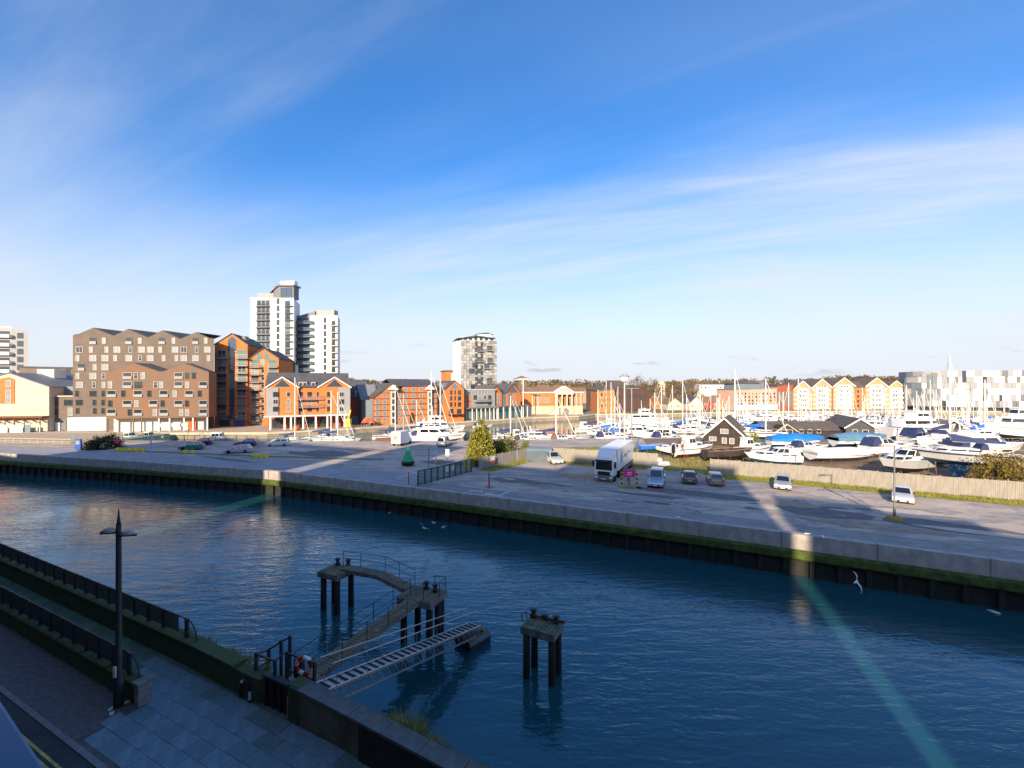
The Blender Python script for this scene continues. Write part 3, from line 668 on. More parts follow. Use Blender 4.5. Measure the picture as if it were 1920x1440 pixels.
rl(0, 2); rl(0, 1); rl(1, 3); rl(5, 6); rl(2, 5, 0.02, 0.045); rl(3, 4)
m.bar((-10.13, 17.1, 3.8), (-10.05, 17.85, 3.6), .05, .05).bar((-8.86, 17.0, 3.8), (-7.5, 16.4, 3.8), .05, .05)
m.build('rail', 'dark_metal', fr)
MB().box(-1.5, 1.0, -0.1, 1.5, 2.55, 2.98).build('landing', 'concrete_dark', fr, (-8.8, 16.6, 0), EA, 0.03)
MB().box(-.22, .22, -.08, .08, 3.6, 4.3).build('buoy_back_plate', 'dark_metal', fr, (-8.3, 16.85, 0), EA)

lb = thing('lifebuoy', 'red and white ring lifebuoy hanging by the gate', 'lifebuoy', (-8.0, 16.62, 4.2))
Rr, rr = 0.31, 0.085
for q in range(8):
    mb_ = MB()
    for i in range(4*q, 4*q+4):
        ring = [[((Rr+rr*math.cos(p))*math.cos(t), rr*math.sin(p), (Rr+rr*math.cos(p))*math.sin(t)) for p in [2*math.pi*j/8 for j in range(8)]] for t in (2*math.pi*i/32, 2*math.pi*(i+1)/32)]
        mb_.loft(ring, closed=True, cap=False)
    mb_.build('white_band' if q % 2 else 'red_band', 'paint_white' if q % 2 else 'paint_red', lb, None, EA+0.25, 0, True)

sg = thing('safety_notice', 'small white notice with blue panel fixed to the flood wall end', 'sign', (-7.5, 15.52, 3.42), EA)
MB().box(-.19, .19, -.03, -.005, -.3, .3).build('board', 'paint_white', sg)
MB().box(-.17, .17, -.036, -.031, .02, .26).build('blue_panel', 'paint_blue', sg); MB().box(-.17, .17, -.036, -.031, -.27, -.1).build('lower_panel', M('pale_yellow', (.6, .58, .4), .6, var=.1), sg)
for k in range(3): link('text_line', MB().box(-.14, .08+.03*k, -.040, -.037, .18-k*.055, .2-k*.055).mesh('line', 'paint_white'), sg)
bl = thing('cycle_hoop', 'black hoop with white bands standing against the wall left of the gate', 'bollard', (-10.35, 16.75, NZ), EA)
arc = [(-.28, 0, 0), (-.28, 0, .45), (-.22, 0, .62), (-.08, 0, .72), (.08, 0, .72), (.22, 0, .62), (.28, 0, .45), (.28, 0, 0)]
MB().path(arc, 0.05, 8).build('hoop', 'paint_black', bl, None, 0, 0, True)
MB().tube((.28, 0, .1), (.28, 0, .42), .056, n=8).build('white_band', 'paint_white', bl); MB().tube((-.22, 0, .62), (-.08, 0, .72), .056, n=8).build('white_band', 'paint_white', bl)

# ---- lamp post
lp = thing('lamp_post', 'tall dark twin-headed lamp post with a pointed finial beside the low wall', 'lamp post', (-14.95, 16.42, NZ))
MB().lathe([(.16, 0), (.16, .9), (.13, 1.0), (.105, 1.05), (.085, 6.6), (.08, 6.9)], n=14).build('column', 'dark_metal', lp, None, 0, 0, True)
MB().lathe([(.08, 6.9), (.06, 7.0), (.012, 7.5)], n=10).build('finial', 'dark_metal', lp, None, 0, 0, True)
MB().box(-.05, .05, -.19, -.15, 1.2, 1.6).build('notice_plate', 'paint_white', lp)
for s, hz in ((-1, 6.66), (1, 6.5)):
    hd = thing_ = link('lamp_head', None, lp, (s*0.05, 0.05*s, hz), 0.25)
    rings = []
    for i in range(9):
        t = i/8; x = s*(t*0.50); w = 0.2*math.sin(math.pi*min(1, 0.12+t*0.84))**0.7; h = 0.17*math.sin(math.pi*min(1, 0.15+t*0.8))
        rings.append([(x, -w, 0.0), (x, -w*0.7, h*0.75), (x, 0, h), (x, w*0.7, h*0.75), (x, w, 0.0), (x, 0, -0.07*math.sin(math.pi*t))])
    MB().loft(rings, closed=True).build('hood', M('lamp_hood', (.42, .41, .38), .5, var=.1), hd, None, 0, 0, True)
    rings = [[(x0, -w*.9, -.012) for x0, w in [(r[0][0], abs(r[0][1]))]]+[(r[0][0], 0, -0.09), (r[0][0], abs(r[0][1])*.9, -.012)] for r in rings]
    MB().loft(rings, closed=True).build('lens', 'dark_metal', hd)
    MB().tube((-s*.12, 0, .02), (s*.1, 0, .02), .04, n=8).build('arm', 'dark_metal', hd)
for i, (u, v) in enumerate(((205, 1334), (212, 1341), (230, 1322))):
    tag(MB().prism([(0, 0, 0), (.22, .03, 0), (.2, .16, .01), (.03, .12, 0)], (0, 0, .012)).build('paper_scrap', 'paint_white', None, (*G(u, v, NZ)[:2], NZ+.006), random.random()*3), ('scrap of white litter farthest from the lamp post foot', 'scrap of white litter between two others near the lamp post', 'scrap of white litter touching the lamp post foot')[i], 'litter')

# ---- balcony handrail at the bottom left corner
br = thing('balcony_rail', 'metal handrail with reflected sky blue in its colour cutting across the bottom left corner', 'handrail')
ra, rb = Vector((-1.55, 1.21, 14.2)), Vector((1.5, -0.62, 14.2))
M('rail_sky_blue', (0.03, 0.12, 0.26), 0.4, 0.2, var=0.08)  # blue of the sky reflected in the rail, put into its base colour
MB().bar(ra, rb, 0.055, 0.03).build('top_rail', 'rail_sky_blue', br, None, 0, 0.006)
MB().bar(ra-Vector((0, 0, .95)), rb-Vector((0, 0, .95)), 0.04, 0.03).build('bottom_rail', 'rail_sky_blue', br)
for i in range(5): q = ra.lerp(rb, .25+i*.75/4); MB().tube(q-Vector((0, 0, 1.1)), q-Vector((0, 0, .01)), .016).build('post', 'rail_sky_blue', br)
MB().prism([ra+Vector((0, 0, -1.25)), rb+Vector((0, 0, -1.25)), rb+Vector((-1.0, -1.7, -1.25)), ra+Vector((-1.0, -1.7, -1.25))], (0, 0, .18)).build('balcony_floor', 'concrete', br)

# ---- grass on the bank below the wall
def tuft(mb, c, n, h, spread):
    for _ in range(n):
        a = random.random()*6.283; r = random.random()**.5*spread; hh = h*random.uniform(.5, 1.1); lean = random.uniform(.05, .45)*hh; w = random.uniform(.008, .016)
        p = Vector((c[0]+r*math.cos(a), c[1]+r*math.sin(a), c[2])); b_ = a+random.uniform(-.8, .8); d = Vector((math.cos(b_), math.sin(b_), 0)); s = Vector((-d.y, d.x, 0))*w
        m1 = p+d*lean*.35+Vector((0, 0, hh*.6)); t = p+d*lean+Vector((0, 0, hh))
        mb.quadf([p-s, p+s, m1+s*.8, m1-s*.8]); mb.quadf([m1-s*.8, m1+s*.8, t])
bank = []
lw_ = offs(W1b, 0.2); lw2 = offs(W1b, 3.3)
struct(MB().loft([[(a.x, a.y, 2.3), ((a.x*.5+b_.x*.5), (a.y*.5+b_.y*.5), 1.9), (b_.x, b_.y, 0.1), (b_.x+.2, b_.y+.4, -1)] for a, b_ in zip(lw_[1:], lw2[1:])], cap=False).build('river_bank', 'earth'))
gm = MB()
for i in range(380):
    t = random.random(); p = Vector((-6.3, 15.25)).lerp(Vector((0.0, 11.85)), t); n = random.uniform(.15, 2.7); q = p+Vector((.432, .902))*n
    big = math.exp(-((t-0.30)/.16)**2)
    tuft(gm, (q.x, q.y, 2.28-.23*n if n < 1.6 else 1.9-(n-1.6)*1.05), 30, random.uniform(.3, .55)+big*(.75 if .9 < n < 2.1 else .25), .26)
tag(gm.build('bank_grass', 'plant_grass', fix=False), 'long rough grass growing on the bank below the wall', 'grass', kind='stuff')
gm = MB()
for i in range(60):
    t = random.random(); p = Vector((-33, 28.4)).lerp(Vector((-10, 17.3)), t**.6); q = p+Vector((.432, .902))*random.uniform(.2, .3)
    tuft(gm, (q.x, q.y, 3.3), 26, random.uniform(.3, .6), .2)
tag(gm.build('wall_weeds', 'plant_grass', fix=False), 'thin weeds growing along the river side of the wall', 'weeds', kind='stuff')
# ================================================================== BUILDINGS
WCACHE = {}
WST = {'w': ('window_white', 'glass'), 'b': ('window_white', 'pale_pane'), 'd': ('window_dark', 'glass'), 'db': ('window_dark', 'pale_pane'), 'blue': ('window_dark', 'glass_blue'),
       'o': ('window_dark', 'pale_pane'), 'g': ('steel_blue', 'glass_green'), 'rec': ('window_dark', 'glass'), 'recg': ('grey_metal', 'glass')}
def win_mesh(w, h, st):
    key = (round(w, 2), round(h, 2), st)
    if key in WCACHE: return WCACHE[key]
    w, h = key[0], key[1]; f = min(0.1, w*0.12); m = MB()
    def ring(x0, x1, z0, z1, y): return [(x0, y, z0), (x1, y, z0), (x1, y, z1), (x0, y, z1)]
    o, i0, i1 = ring(-w/2, w/2, 0, h, -0.09), ring(-w/2+f, w/2-f, f, h-f, -0.09), ring(-w/2+f, w/2-f, f, h-f, -0.03); bk = ring(-w/2, w/2, 0, h, 0.05)
    for k in range(4):
        j = (k+1) % 4; m.mat(0); m.quadf([o[k], o[j], i0[j], i0[k]]); m.quadf([i0[k], i0[j], i1[j], i1[k]]); m.quadf([bk[k], bk[j], o[j], o[k]])
    m.mat(1).quadf(i1); m.mat(0)
    if st.startswith('rec'):
        m.mat(0).box(-w/2+f, w/2-f, -0.15, -0.11, f, h*0.12); m.mat(2).box(-w/2, w/2, -0.22, -0.16, 0, h*0.42)
    elif w > 1.25: m.box(-f*.35, f*.35, -0.085, -0.035, f, h-f)
    elif h > 1.5: m.box(-w/2+f, w/2-f, -0.085, -0.035, h*.6, h*.6+f*.7)
    me = m.mesh('window', list(WST[st])+['mid_panel'], fix=False); WCACHE[key] = me; return me
BCACHE = {}
def bal_mesh(w, d, st):
    key = (round(w, 1), round(d, 1), st)
    if key in BCACHE: return BCACHE[key]
    w, d = key[0], key[1]; m = MB(); m.mat(0).box(-w/2, w/2, -d, 0.02, -0.22, 0)
    if st in ('grey', 'dark', 'blue'):
        m.mat(2); n_ = max(3, int(w/.45))
        for i in range(n_+1): x_ = -w/2+.03+(w-.06)*i/n_; m.box(x_-.025, x_+.025, -d, -d+.05, 0, 1.0)
        m.box(-w/2, w/2, -d, -d+.04, .45, .52)
    else: m.mat(1).box(-w/2, w/2, -d, -d+.04, 0.06, 0.98).box(-w/2, -w/2+.04, -d, 0, 0.06, 0.98).box(w/2-.04, w/2, -d, 0, 0.06, 0.98)
    m.mat(2).box(-w/2-.02, w/2+.02, -d-.02, -d+.06, 0.98, 1.06)
    mats = {'grey': ['concrete', 'mid_panel', 'grey_metal'], 'dark': ['dark_panel', 'dark_panel', 'dark_metal'], 'glass': ['pale_panel', 'glass_green', 'alloy'], 'white': ['render_white', 'render_white', 'render_white'],
            'blue': ['steel_blue', 'steel_blue', 'grey_metal'], 'slab': ['steel_blue', 'glass_blue', 'steel_blue']}[st]
    me = m.mesh('balcony', mats); BCACHE[key] = me; return me
class Bld:
    def __init__(s, name, label, A, B, zb=QN, cat='building', group=None):
        s.A, s.B = Vector((A[0], A[1], 0)), Vector((B[0], B[1], 0)); s.W = (s.B-s.A).length; s.ex = (s.B-s.A)/s.W; s.ny = Vector((-s.ex.y, s.ex.x, 0)); s.zb = zb
        s.o = thing(name, label, cat, (A[0], A[1], zb), ANG(A, B), group)
    def px(s, u, v, back=0.0):
        d = Vector(((u-CX)/FPX, 1, -(v-HY)/FPX)); t = (s.A+s.ny*back).dot(s.ny)/d.dot(s.ny)
        P = d*t; return ((P-s.A).dot(s.ex), P.z+CZ-s.zb)
    def body(s, prof, depth, mat, roof=None, y0=0.0, ov=0.25, th=0.22, z0=-0.3, px=True, part='wall', roof_name='roof', shear=0.0, wshear=None):
        p = [s.px(u, v, y0) for u, v in prof] if px else list(prof)
        if px:                                                # level out measuring noise
            pass
        x0, x1 = p[0][0], p[-1][0]
        MB().prism([(x0, y0, z0)]+[(x, y0, z) for x, z in p]+[(x1, y0, z0)], (min(0, shear) if wshear is None else wshear, depth, 0)).build(part, mat, s.o)
        if roof:
            m = MB()
            for i, (a, b) in enumerate(zip(p, p[1:])):
                a, b = Vector((a[0], 0, a[1])), Vector((b[0], 0, b[1])); d = (b-a).normalized(); n = Vector((-d.z, 0, d.x))
                if n.z < 0: n = -n
                if i == 0: a = a-d*ov
                if i == len(p)-2: b = b+d*ov
                a, b = a+n*0.02, b+n*0.02
                m.prism([a+Vector((0, y0-ov, 0)), b+Vector((0, y0-ov, 0)), b+n*th+Vector((0, y0-ov, 0)), a+n*th+Vector((0, y0-ov, 0))], (shear if i < len(p)-3 or shear < 0 else (wshear or 0), depth+2*ov, 0))
            m.build(roof_name, roof, s.o)
        return p
    def win(s, x, z, w, h, st='w', y=0.0): return link('window', win_mesh(w, h, st), s.o, (x, y, z))
    def wpx(s, u, v, w, h, st='w', y=0.0): x, z = s.px(u, v, y); return s.win(x, z-h/2, w, h, st, y)
    def bal(s, x, z, w, d=1.2, st='grey', y=0.0): return link('balcony', bal_mesh(w, d, st), s.o, (x, y, z))
    def bpx(s, u, v, w, d=1.2, st='grey', y=0.0): x, z = s.px(u, v, y); return s.bal(x, z, w, d, st, y)
    def box(s, name, x0, x1, y0, y1, z0, z1, mat, bevel=0.0): return MB().box(x0, x1, y0, y1, z0, z1).build(name, mat, s.o, None, 0, bevel)
    def gable_roof(s, name, x0, x1, y0, y1, ze, zr, mat, ov=0.4, th=0.22, wall=None):     # ridge along x
        ym = (y0+y1)/2; m = MB()
        for ya in (y0, y1):
            a, b = Vector((0, ya, ze)), Vector((0, ym, zr)); d = (b-a).normalized(); n = Vector((0, -d.z, d.y)); n = n if n.z > 0 else -n; a = a-d*ov
            m.prism([(x0-ov, *(a+n*.02).yz), (x0-ov, *(b+n*.02).yz), (x0-ov, *(b+n*th).yz), (x0-ov, *(a+n*th).yz)], (x1-x0+2*ov, 0, 0))
        m.build(name, mat, s.o)
        if wall: MB().prism([(x0, y0, ze-.05), (x0, ym, zr), (x0, y1, ze-.05)], (x1-x0, 0, 0)).build('gable_wall', wall, s.o)
rs = lambda *a: random.choice(a)

# ---- far left grey tower
b = Bld('apartment_tower', 'pale grey apartment tower with stacked red balconies cut by the left edge', D(-60, 168), D(22, 170))
p = b.body([(-60, 612), (22, 614.5)], 14, 'mid_panel', 'pale_panel', th=.5, ov=0, shear=-18)
for k in range(6): b.bpx(-8, 632+k*16.5, 11.5, 1.4, 'white'); x, z = b.px(-8, 628+k*16.5); link('window', win_mesh(9.5, 2.1, 'd'), b.o, (x, 0, z-.6)); link('red_panel', MB().box(-5, -2, -.14, -.1, 0, 1.9).mesh('panel', 'brick_red'), b.o, (x+3, 0, z-.4))
m = MB().prism([(b.W+.02, 0.02, -.3), (b.W+4.6, 1.2, -.3), (b.W-8, 11, -.3), (b.W-12, 11, -.3)], (0, 0, b.px(22, 616)[1])); m.build('side_wing', 'mid_panel', b.o)
for k in range(5):
    for j in range(1): link('window', win_mesh(1.7, 2.2, 'blue'), b.o, (b.W+2.4, .60, b.px(22, 634+k*15)[1]), 0, (0, 0, 0.25))
# ---- dark brick range behind
b = Bld('brick_block', 'long dark brown brick block behind the white warehouse', D(36, 142), D(150, 145))
b.body([(36, 689), (150, 691)], 12, 'brick_brown', 'slate', th=.4)
for u in (92, 108, 128): b.wpx(u, 697, 1.3, 1.9, 'd')
for u in (80, 128): b.wpx(u, 708, 1.6, 1.9, 'd')
# ---- white warehouse with orange strip at the left
b = Bld('warehouse', 'cream rendered gabled warehouse with an orange brick end at the left edge', D(-70, 113), D(92, 116))
p = b.body([(-70, 722), (17, 700), (92, 726)], 26, 'render_cream', 'roof_grey')
x0, z0 = b.px(-60, 757); x1, _ = b.px(28, 757)
zt = b.px(28, 707)[1]; zp = b.px(17, 703.5)[1]; xp = b.px(17, 700)[0]
MB().prism([(x0, -.12, z0), (x1, -.12, z0), (x1, -.12, zt-.6), (xp, -.12, zp-.5), (x0, -.12, b.px(-60, 722)[1])], (0, .11, 0)).build('brick_end', 'brick_orange', b.o)
for v in (719, 737, 750): b.wpx(16, v, 1.3, 1.7, 'b', -.12); b.wpx(-14, v, 1.3, 1.7, 'b', -.12)
for v in (738, 767): 
    x, z = b.px(28, v); b.box('string_course', x+.05, b.W, -.06, .02, z-.08, z+.08, 'stone')
x, z = b.px(-70, 783); b.box('canopy', x, b.W+.1, -2.2, -.02, z-.15, z+.25, 'rust'); zc = z
b.box('shopfront', x, b.W-.1, -.35, -.02, 0.2, zc-.2, 'render_cream')
for k, (u0, u1, mt) in enumerate(((-40, 4, 'render_white'), (8, 32, 'pale_panel'), (36, 60, 'pale_panel'), (64, 74, 'steel_blue'), (92, 100, 'pale_panel'))): xa, _ = b.px(u0, 800); xb, _ = b.px(u1, 800); b.box('hoarding', xa, min(xb, b.W-.2), -2.6, -2.52, 0, 2.1, mt)
for u in (5, 41, 88): x, _ = b.px(u, 800); b.box('canopy_post', x-.09, x+.09, -2.1, -1.92, 0, zc-.15, 'rust')
for k in range(6): xa, _ = b.px(-10+k*17, 790); MB().bar((xa, -1.0, zc-.3), (xa+2.3, -1.0, zc-1.5), .16, .16).build('brace', 'timber_dock', b.o)
x0_, _ = b.px(10, 700); b.box('rooftop_box', x0_, x0_+4.2, 9, 13, p[1][1]-2.0, p[1][1]+1.4, 'render_white')
# ---- low brown link
b = Bld('link_building', 'low brown link building with a dark entrance beside the cream warehouse', D(92.5, 117.5), D(139, 118.5))
b.body([(92.5, 744), (139, 744)], 10, 'brick_brown', 'stone', th=.3)
for u, v, w in ((106, 755, 1.1), (128, 755, 2.0), (106, 772, 1.1)): b.wpx(u, v, w, 1.6, 'd')
b.wpx(132, 772, 1.1, 2.2, 'b')
x0, z0 = b.px(100, 787); x1, _ = b.px(125, 787); b.box('entrance', x0, x1, -.1, .02, 0, z0, 'dark_panel'); b.box('door', x0+.6, x0+1.8, -.16, -.102, 0, 2.3, 'render_white')
b.body([(92.5, 727), (139, 724)], 9, 'steel_blue', None, y0=3.0, part='upper_wall')

# ---- brown folded-gable apartment building
Z1 = lambda x, y: (x/4.5, 580+y/4.5)
b = Bld('apartment_building', 'large brown brick apartment block with a row of four folded gables', D(137, 118), D(402, 126))
b.body([(136.7, 627.8), (145.6, 627), (174.4, 614.9), (213, 629.8), (240, 617.3), (277.8, 632.9), (304.4, 620), (337.8, 635.6), (367.8, 623.3), (393, 634.4), (401.5, 635)], 9, 'brick_brown', 'slate', ov=-.25, th=.12, shear=3.2, wshear=-4.5)
WN, WW, RC = .85, 1.6, 1.5
rows = {265: ([877, 1180, 1465, 1737], [], [785, 1087, 1367, 1650]), 340: ([768, 900, 1102, 1352, 1660], [670, 988, 1195, 1270, 1478, 1552, 1750], []),
        412: ([655, 973, 1183, 1382, 1490, 1760], [785, 887, 1088, 1268, 1552, 1650], []), 488: ([800], [887], [687]), 562: ([655, 875], [785], []), 637: ([795, 875], [672], []),
        712: ([650, 872], [785], []), 787: ([797, 870], [670], []), 857: ([655, 800, 870], [], [])}
for y, (a, w, r) in rows.items():
    st = ('w', 'b', 'b', 'b') if y < 680 else ('d', 'd', 'w')
    for x in a: b.wpx(*Z1(x, y), WN, 1.65, rs(*st))
    for x in w: b.wpx(*Z1(x, y), WW, 1.65, rs(*st))
    for x in r: b.wpx(*Z1(x, y), RC, 1.9, 'rec')
xa, za = b.px(*Z1(625, 912)); xb, _ = b.px(*Z1(900, 912)); b.box('white_mural_wall', xa, xb, -.25, .02, 0, za, 'render_white')
b.box('grey_pier', b.px(127, 800)[0], xa-.05, -.2, .02, 0, za, 'pale_panel')
random.seed(5)
for k in range(11):                                                    # scribbled dark lettering on the white wall
    x, z = xa+1.2+k*.55, 1.6+random.uniform(-.2, .3); m = MB(); q = Vector((x, -.265, z))
    for _ in range(3):
        r = q+Vector((random.uniform(-.2, .35), 0, random.uniform(-.4, .45))); m.bar(q, r, .02, .05); q = r
    m.build('painted_scribble', 'dark_panel', b.o)
b = Bld('apartment_building', 'timber clad lower apartment block with two gables and orange-brown patches', D(200, 113), D(392, 119))
b.body([(199.5, 695.5), (208, 695.5), (251, 681), (298, 696.7), (306, 696.7), (346.7, 681.5), (391.5, 698)], 5.2, 'timber_clad', 'slate', z0=b.px(250, 783)[1], ov=-.25, th=.12, shear=1.6)
for y, rec, nar, wid in ((560, (1075, 1507), (1147, 1207, 1578, 1635), ()), (637, (1075, 1507, 1715), (930, 1313, 1360, 1580), (1167,)), (712, (942, 1165, 1383, 1597), (1040, 1260, 1475, 1685), ()),
                         (795, (1075, 1295, 1507, 1715), (930, 1152, 1372, 1578), ()), (870, (942, 1165, 1383, 1715), (1095, 1308, 1530, 1580), ())):
    for x in rec: b.wpx(*Z1(x, y), 2.0, 1.75, 'recg')
    for x in nar: b.wpx(*Z1(x, y), .95, 1.75, rs('b', 'b', 'd', 'w'))
    for x in wid: b.wpx(*Z1(x, y), 1.7, 1.75, 'd')
zf = b.px(250, 783)[1]
b.box('ground_floor_wall', .3, b.W-2.0, 3.0, 5.0, 0, zf, 'pale_panel'); b.box('white_wall', .2, 10.5, 2.6, 2.98, 0, zf-.1, 'render_white'); b.box('white_band', 10.6, b.W-6, 2.7, 2.98, 1.1, 1.9, 'render_white')
for u in (200, 222, 249, 264, 297, 317, 344, 361, 388): x, _ = b.px(u, 800); b.box('column', x-.14, x+.14, .2, .48, 0, zf, 'render_white' if u > 290 else 'brick_brown')
x, _ = b.px(352, 800); b.box('orange_door', x-.9, x+.9, 2.5, 2.68, 0, 2.6, 'paint_orange'); b.box('soffit', 0, b.W, -.05, 5.2, zf-.22, zf-.02, 'timber_clad')

# ---- stepped orange gables
Z2 = lambda x, y: (380+x/4.363, 500+y/4.363)
b = Bld('apartment_building', 'tall orange brick apartment building with two stepped gables and glazed bays', D(402.5, 131), D(524, 135))
b.body([Z2(97, 640), Z2(240, 550), Z2(367, 640)], 18, 'brick_orange', 'slate')
b.body([Z2(368, 752), Z2(385, 750), Z2(500, 672), Z2(622, 752)], 17, 'brick_orange', 'slate', y0=.5)
zt = b.px(*Z2(240, 590))[1]
MB().prism([(b.px(*Z2(208, 690))[0], -.05, b.px(*Z2(208, 690))[1]), (b.px(*Z2(275, 690))[0], -.05, b.px(*Z2(275, 690))[1]), (b.px(*Z2(275, 610))[0], -.05, zt-.3), (b.px(*Z2(240, 565))[0], -.05, zt+.8), (b.px(*Z2(208, 610))[0], -.05, zt-.3)], (0, .06, 0)).build('gable_glazing', 'glass_blue', b.o)
b.box('gable_frame', b.px(*Z2(204, 690))[0], b.px(*Z2(278, 690))[0], -.12, .02, b.px(*Z2(240, 690))[1]-.25, b.px(*Z2(240, 690))[1]-.05, 'grey_metal')
for k in range(9):
    y = 690+k*62
    for x in (157, 320):
        b.wpx(*Z2(x, y+22), 2.3, 2.3, rs('g', 'd', 'w', 'g'))
        b.bpx(*Z2(x+8, y+58), 3.4, 1.2, 'grey')
    b.wpx(*Z2(240, y+28), 1.35, 2.5, rs('g', 'blue'))
    if k >= 1:
        b.wpx(*Z2(428, y+35), 2.0, 2.2, rs('g', 'd', 'b'), .5); b.bpx(*Z2(432, y+70), 2.8, 1.1, 'grey', .5); b.wpx(*Z2(492, y+30), 1.0, 1.9, rs('b', 'w'), .5)
        if k < 4: b.wpx(*Z2(572, y+35), 2.2, 2.2, 'g', .5); b.bpx(*Z2(576, y+70), 2.8, 1.1, 'grey', .5)
for x, y in ((463, 735), (523, 735)): b.wpx(*Z2(x, y), 1.2, 2.0, 'g', .5)
for x in (180, 300, 440): b.wpx(*Z2(x, 1262), 2.9, 3.2, 'blue' if x != 300 else 'd', .5 if x > 400 else 0)
x, z = b.px(*Z2(300, 1290)); b.box('blue_shop_panel', x-1.5, x+1.5, -.16, -.1, .2, 2.4, 'blue_panel')
x, z = b.px(*Z2(145, 640)); b.box('dormer', b.px(*Z2(290, 600))[0], b.px(*Z2(318, 600))[0], 3, 6, z, z+3.2, 'dark_panel')

# ---- long low orange block with slate roof and colonnade
b = Bld('apartment_building', 'low orange brick waterfront block with slate roof above a white colonnade', D(499, 121.5), D(652, 129.5))
ze = b.px(*Z2(540, 985))[1]; zr = b.px(*Z2(700, 902))[1]; zo = b.px(*Z2(700, 1212))[1]
b.box('wall', 0, b.W, 0, 11, zo, ze, 'brick_orange')
b.gable_roof('roof', 0, b.W, 0, 11, ze, zr+1.2, 'slate', .3, wall='brick_orange')
for gx in (655, 1080):
    xl, xc, xr = b.px(*Z2(gx-130, 990))[0], b.px(*Z2(gx, 905))[0], b.px(*Z2(gx+130, 990))[0]
    w = (xr-xl)/2; zg = b.px(*Z2(gx, 908))[1]
    MB().prism([(xl, -.7, zo), (xr, -.7, zo), (xr, -.7, ze), (xc, -.7, zg), (xl, -.7, ze)], (0, 5.2, 0)).build('bay_wall', 'brick_orange', b.o)
    m = MB()
    for s in (-1, 1):
        e = Vector((xc+s*(w+.35), 0, ze-.25)); t = Vector((xc, 0, zg+.1)); m.mat(0).prism([e+Vector((0, -.9, 0)), t+Vector((0, -.9, 0)), t+Vector((0, -.9, .28)), e+Vector((0, -.9, .28))], (0, 5.5, 0))
    m.build('bay_roof', 'slate', b.o)
    m = MB()
    for s in (-1, 1): m.bar((xc+s*(w+.3), -.98, ze-.2), (xc, -.98, zg+.14), .08, .3)
    m.build('barge_board', 'render_white', b.o)
    MB().prism([(xc-w*.5, -.76, ze+.1), (xc+w*.5, -.76, ze+.1), (xc, -.76, zg-.5)], (0, .05, 0)).build('gable_glazing', 'glass_blue', b.o)
    sd = -1 if gx == 655 else 1
    b.box('grey_bay', *(sorted((xc+sd*w*.98, xc+sd*w*.25))), -1.0, -.72, zo, ze-.2, 'mid_panel')
    for y in (1045, 1105, 1165):
        b.wpx(*Z2(gx+sd*58, y), 1.3, 1.4, rs('d', 'w'), -1.0); b.wpx(*Z2(gx-sd*48, y), 1.0, 1.4, rs('w', 'd', 'b'), -.7)
for y in (1045, 1105, 1165):
    for x in (800, 875, 952): b.wpx(*Z2(x, y), 1.2, 1.45, rs('b', 'w', 'd'))
for y in (1085, 1148): b.bpx(*Z2(880, y), 7.2, 1.2, 'blue')
for x in (835, 905, 800): 
    xx, zz_ = b.px(*Z2(x, 985)); link('dormer_window', MB().box(-.6, .6, .4, 2.4, 0, 1.5).mesh('dormer', 'mid_panel'), b.o, (xx, 0, ze)); b.win(xx, ze+.3, .9, 1.0, 'w', .4)
b.box('floor_slab', -.3, b.W+.3, -2.6, .1, zo-.45, zo-.02, 'pale_panel')
b.box('ground_floor_wall', .2, b.W-.2, 2.5, 10.8, 0, zo-.05, 'brick_red')
for x in (553, 670, 722, 822, 925, 1020, 1095, 1160): xx, _ = b.px(*Z2(x, 1260), -2.3); b.box('column', xx-.22, xx+.22, -2.4, -1.96, 0, zo-.46, 'render_white')
for x in (610, 770, 890, 1000): xx, _ = b.px(*Z2(x, 1260), 2.5); b.win(xx, .1, 2.6, 2.6, 'd', 2.5)

# ---- white high-rise pair
b = Bld('high_rise', 'tall white high-rise tower with dark penthouse and stacked balconies, left of the pair', D(469, 192), D(551.5, 189))
b.body([Z2(390, 252), Z2(745, 262)], 16, 'render_white', 'mid_panel', ov=0, th=.3, shear=-8)
xs = lambda x: b.px(*Z2(x, 300))[0]; zs = lambda y: b.px(*Z2(560, y))[1]
b.box('penthouse', xs(430), xs(560), 1.5, 6, zs(258), zs(207), 'mid_panel'); b.box('penthouse', xs(562), xs(728), 1.5, 5, zs(262), zs(150), 'dark_panel')
MB().prism([(xs(535), .9, zs(210)), (xs(605), .9, zs(140)), (xs(735), .9, zs(148)), (xs(735), .9, zs(162)), (xs(600), .9, zs(155))], (0, 5, 0)).build('penthouse_roof', 'dark_panel', b.o)
b.box('roof_box', xs(608), xs(725), 2, 4.5, zs(146), zs(112), 'render_white')
b.win((xs(620)+xs(715))/2, zs(245), xs(715)-xs(620), zs(170)-zs(245), 'blue', 1.5)
b.box('grey_bay', xs(440), xs(552), -.08, .02, zs(690), zs(268), 'mid_panel')
for k in range(8):
    y = 325+k*57.5
    if k < 7: b.bpx(*Z2(497, y), xs(552)-xs(441), 1.3, 'dark'); 
    if k < 7:
        for x in (462, 497, 532): b.wpx(*Z2(x, y-28), 1.6, 2.1, rs('d', 'blue'), -.08)
    b.wpx(*Z2(617, y-42), 1.5, 2.5, rs('d', 'd', 'blue')); b.bpx(*Z2(706, y-2), 4.0, 1.3, 'dark'); b.wpx(*Z2(695, y-27), 2.4, 2.2, rs('d', 'g', 'blue'))
b = Bld('high_rise', 'shorter white high-rise tower with blue glazed side, right of the pair', D(551.7, 196), D(633, 194))
b.body([Z2(878, 402), Z2(1102, 402)], 15, 'render_white', 'mid_panel', ov=0, th=.3, shear=-6.5)
b.body([Z2(748, 405), Z2(877, 404)], 13, 'steel_blue', 'dark_panel', y0=1.2, part='glazed_wing', roof_name='wing_roof', ov=0)
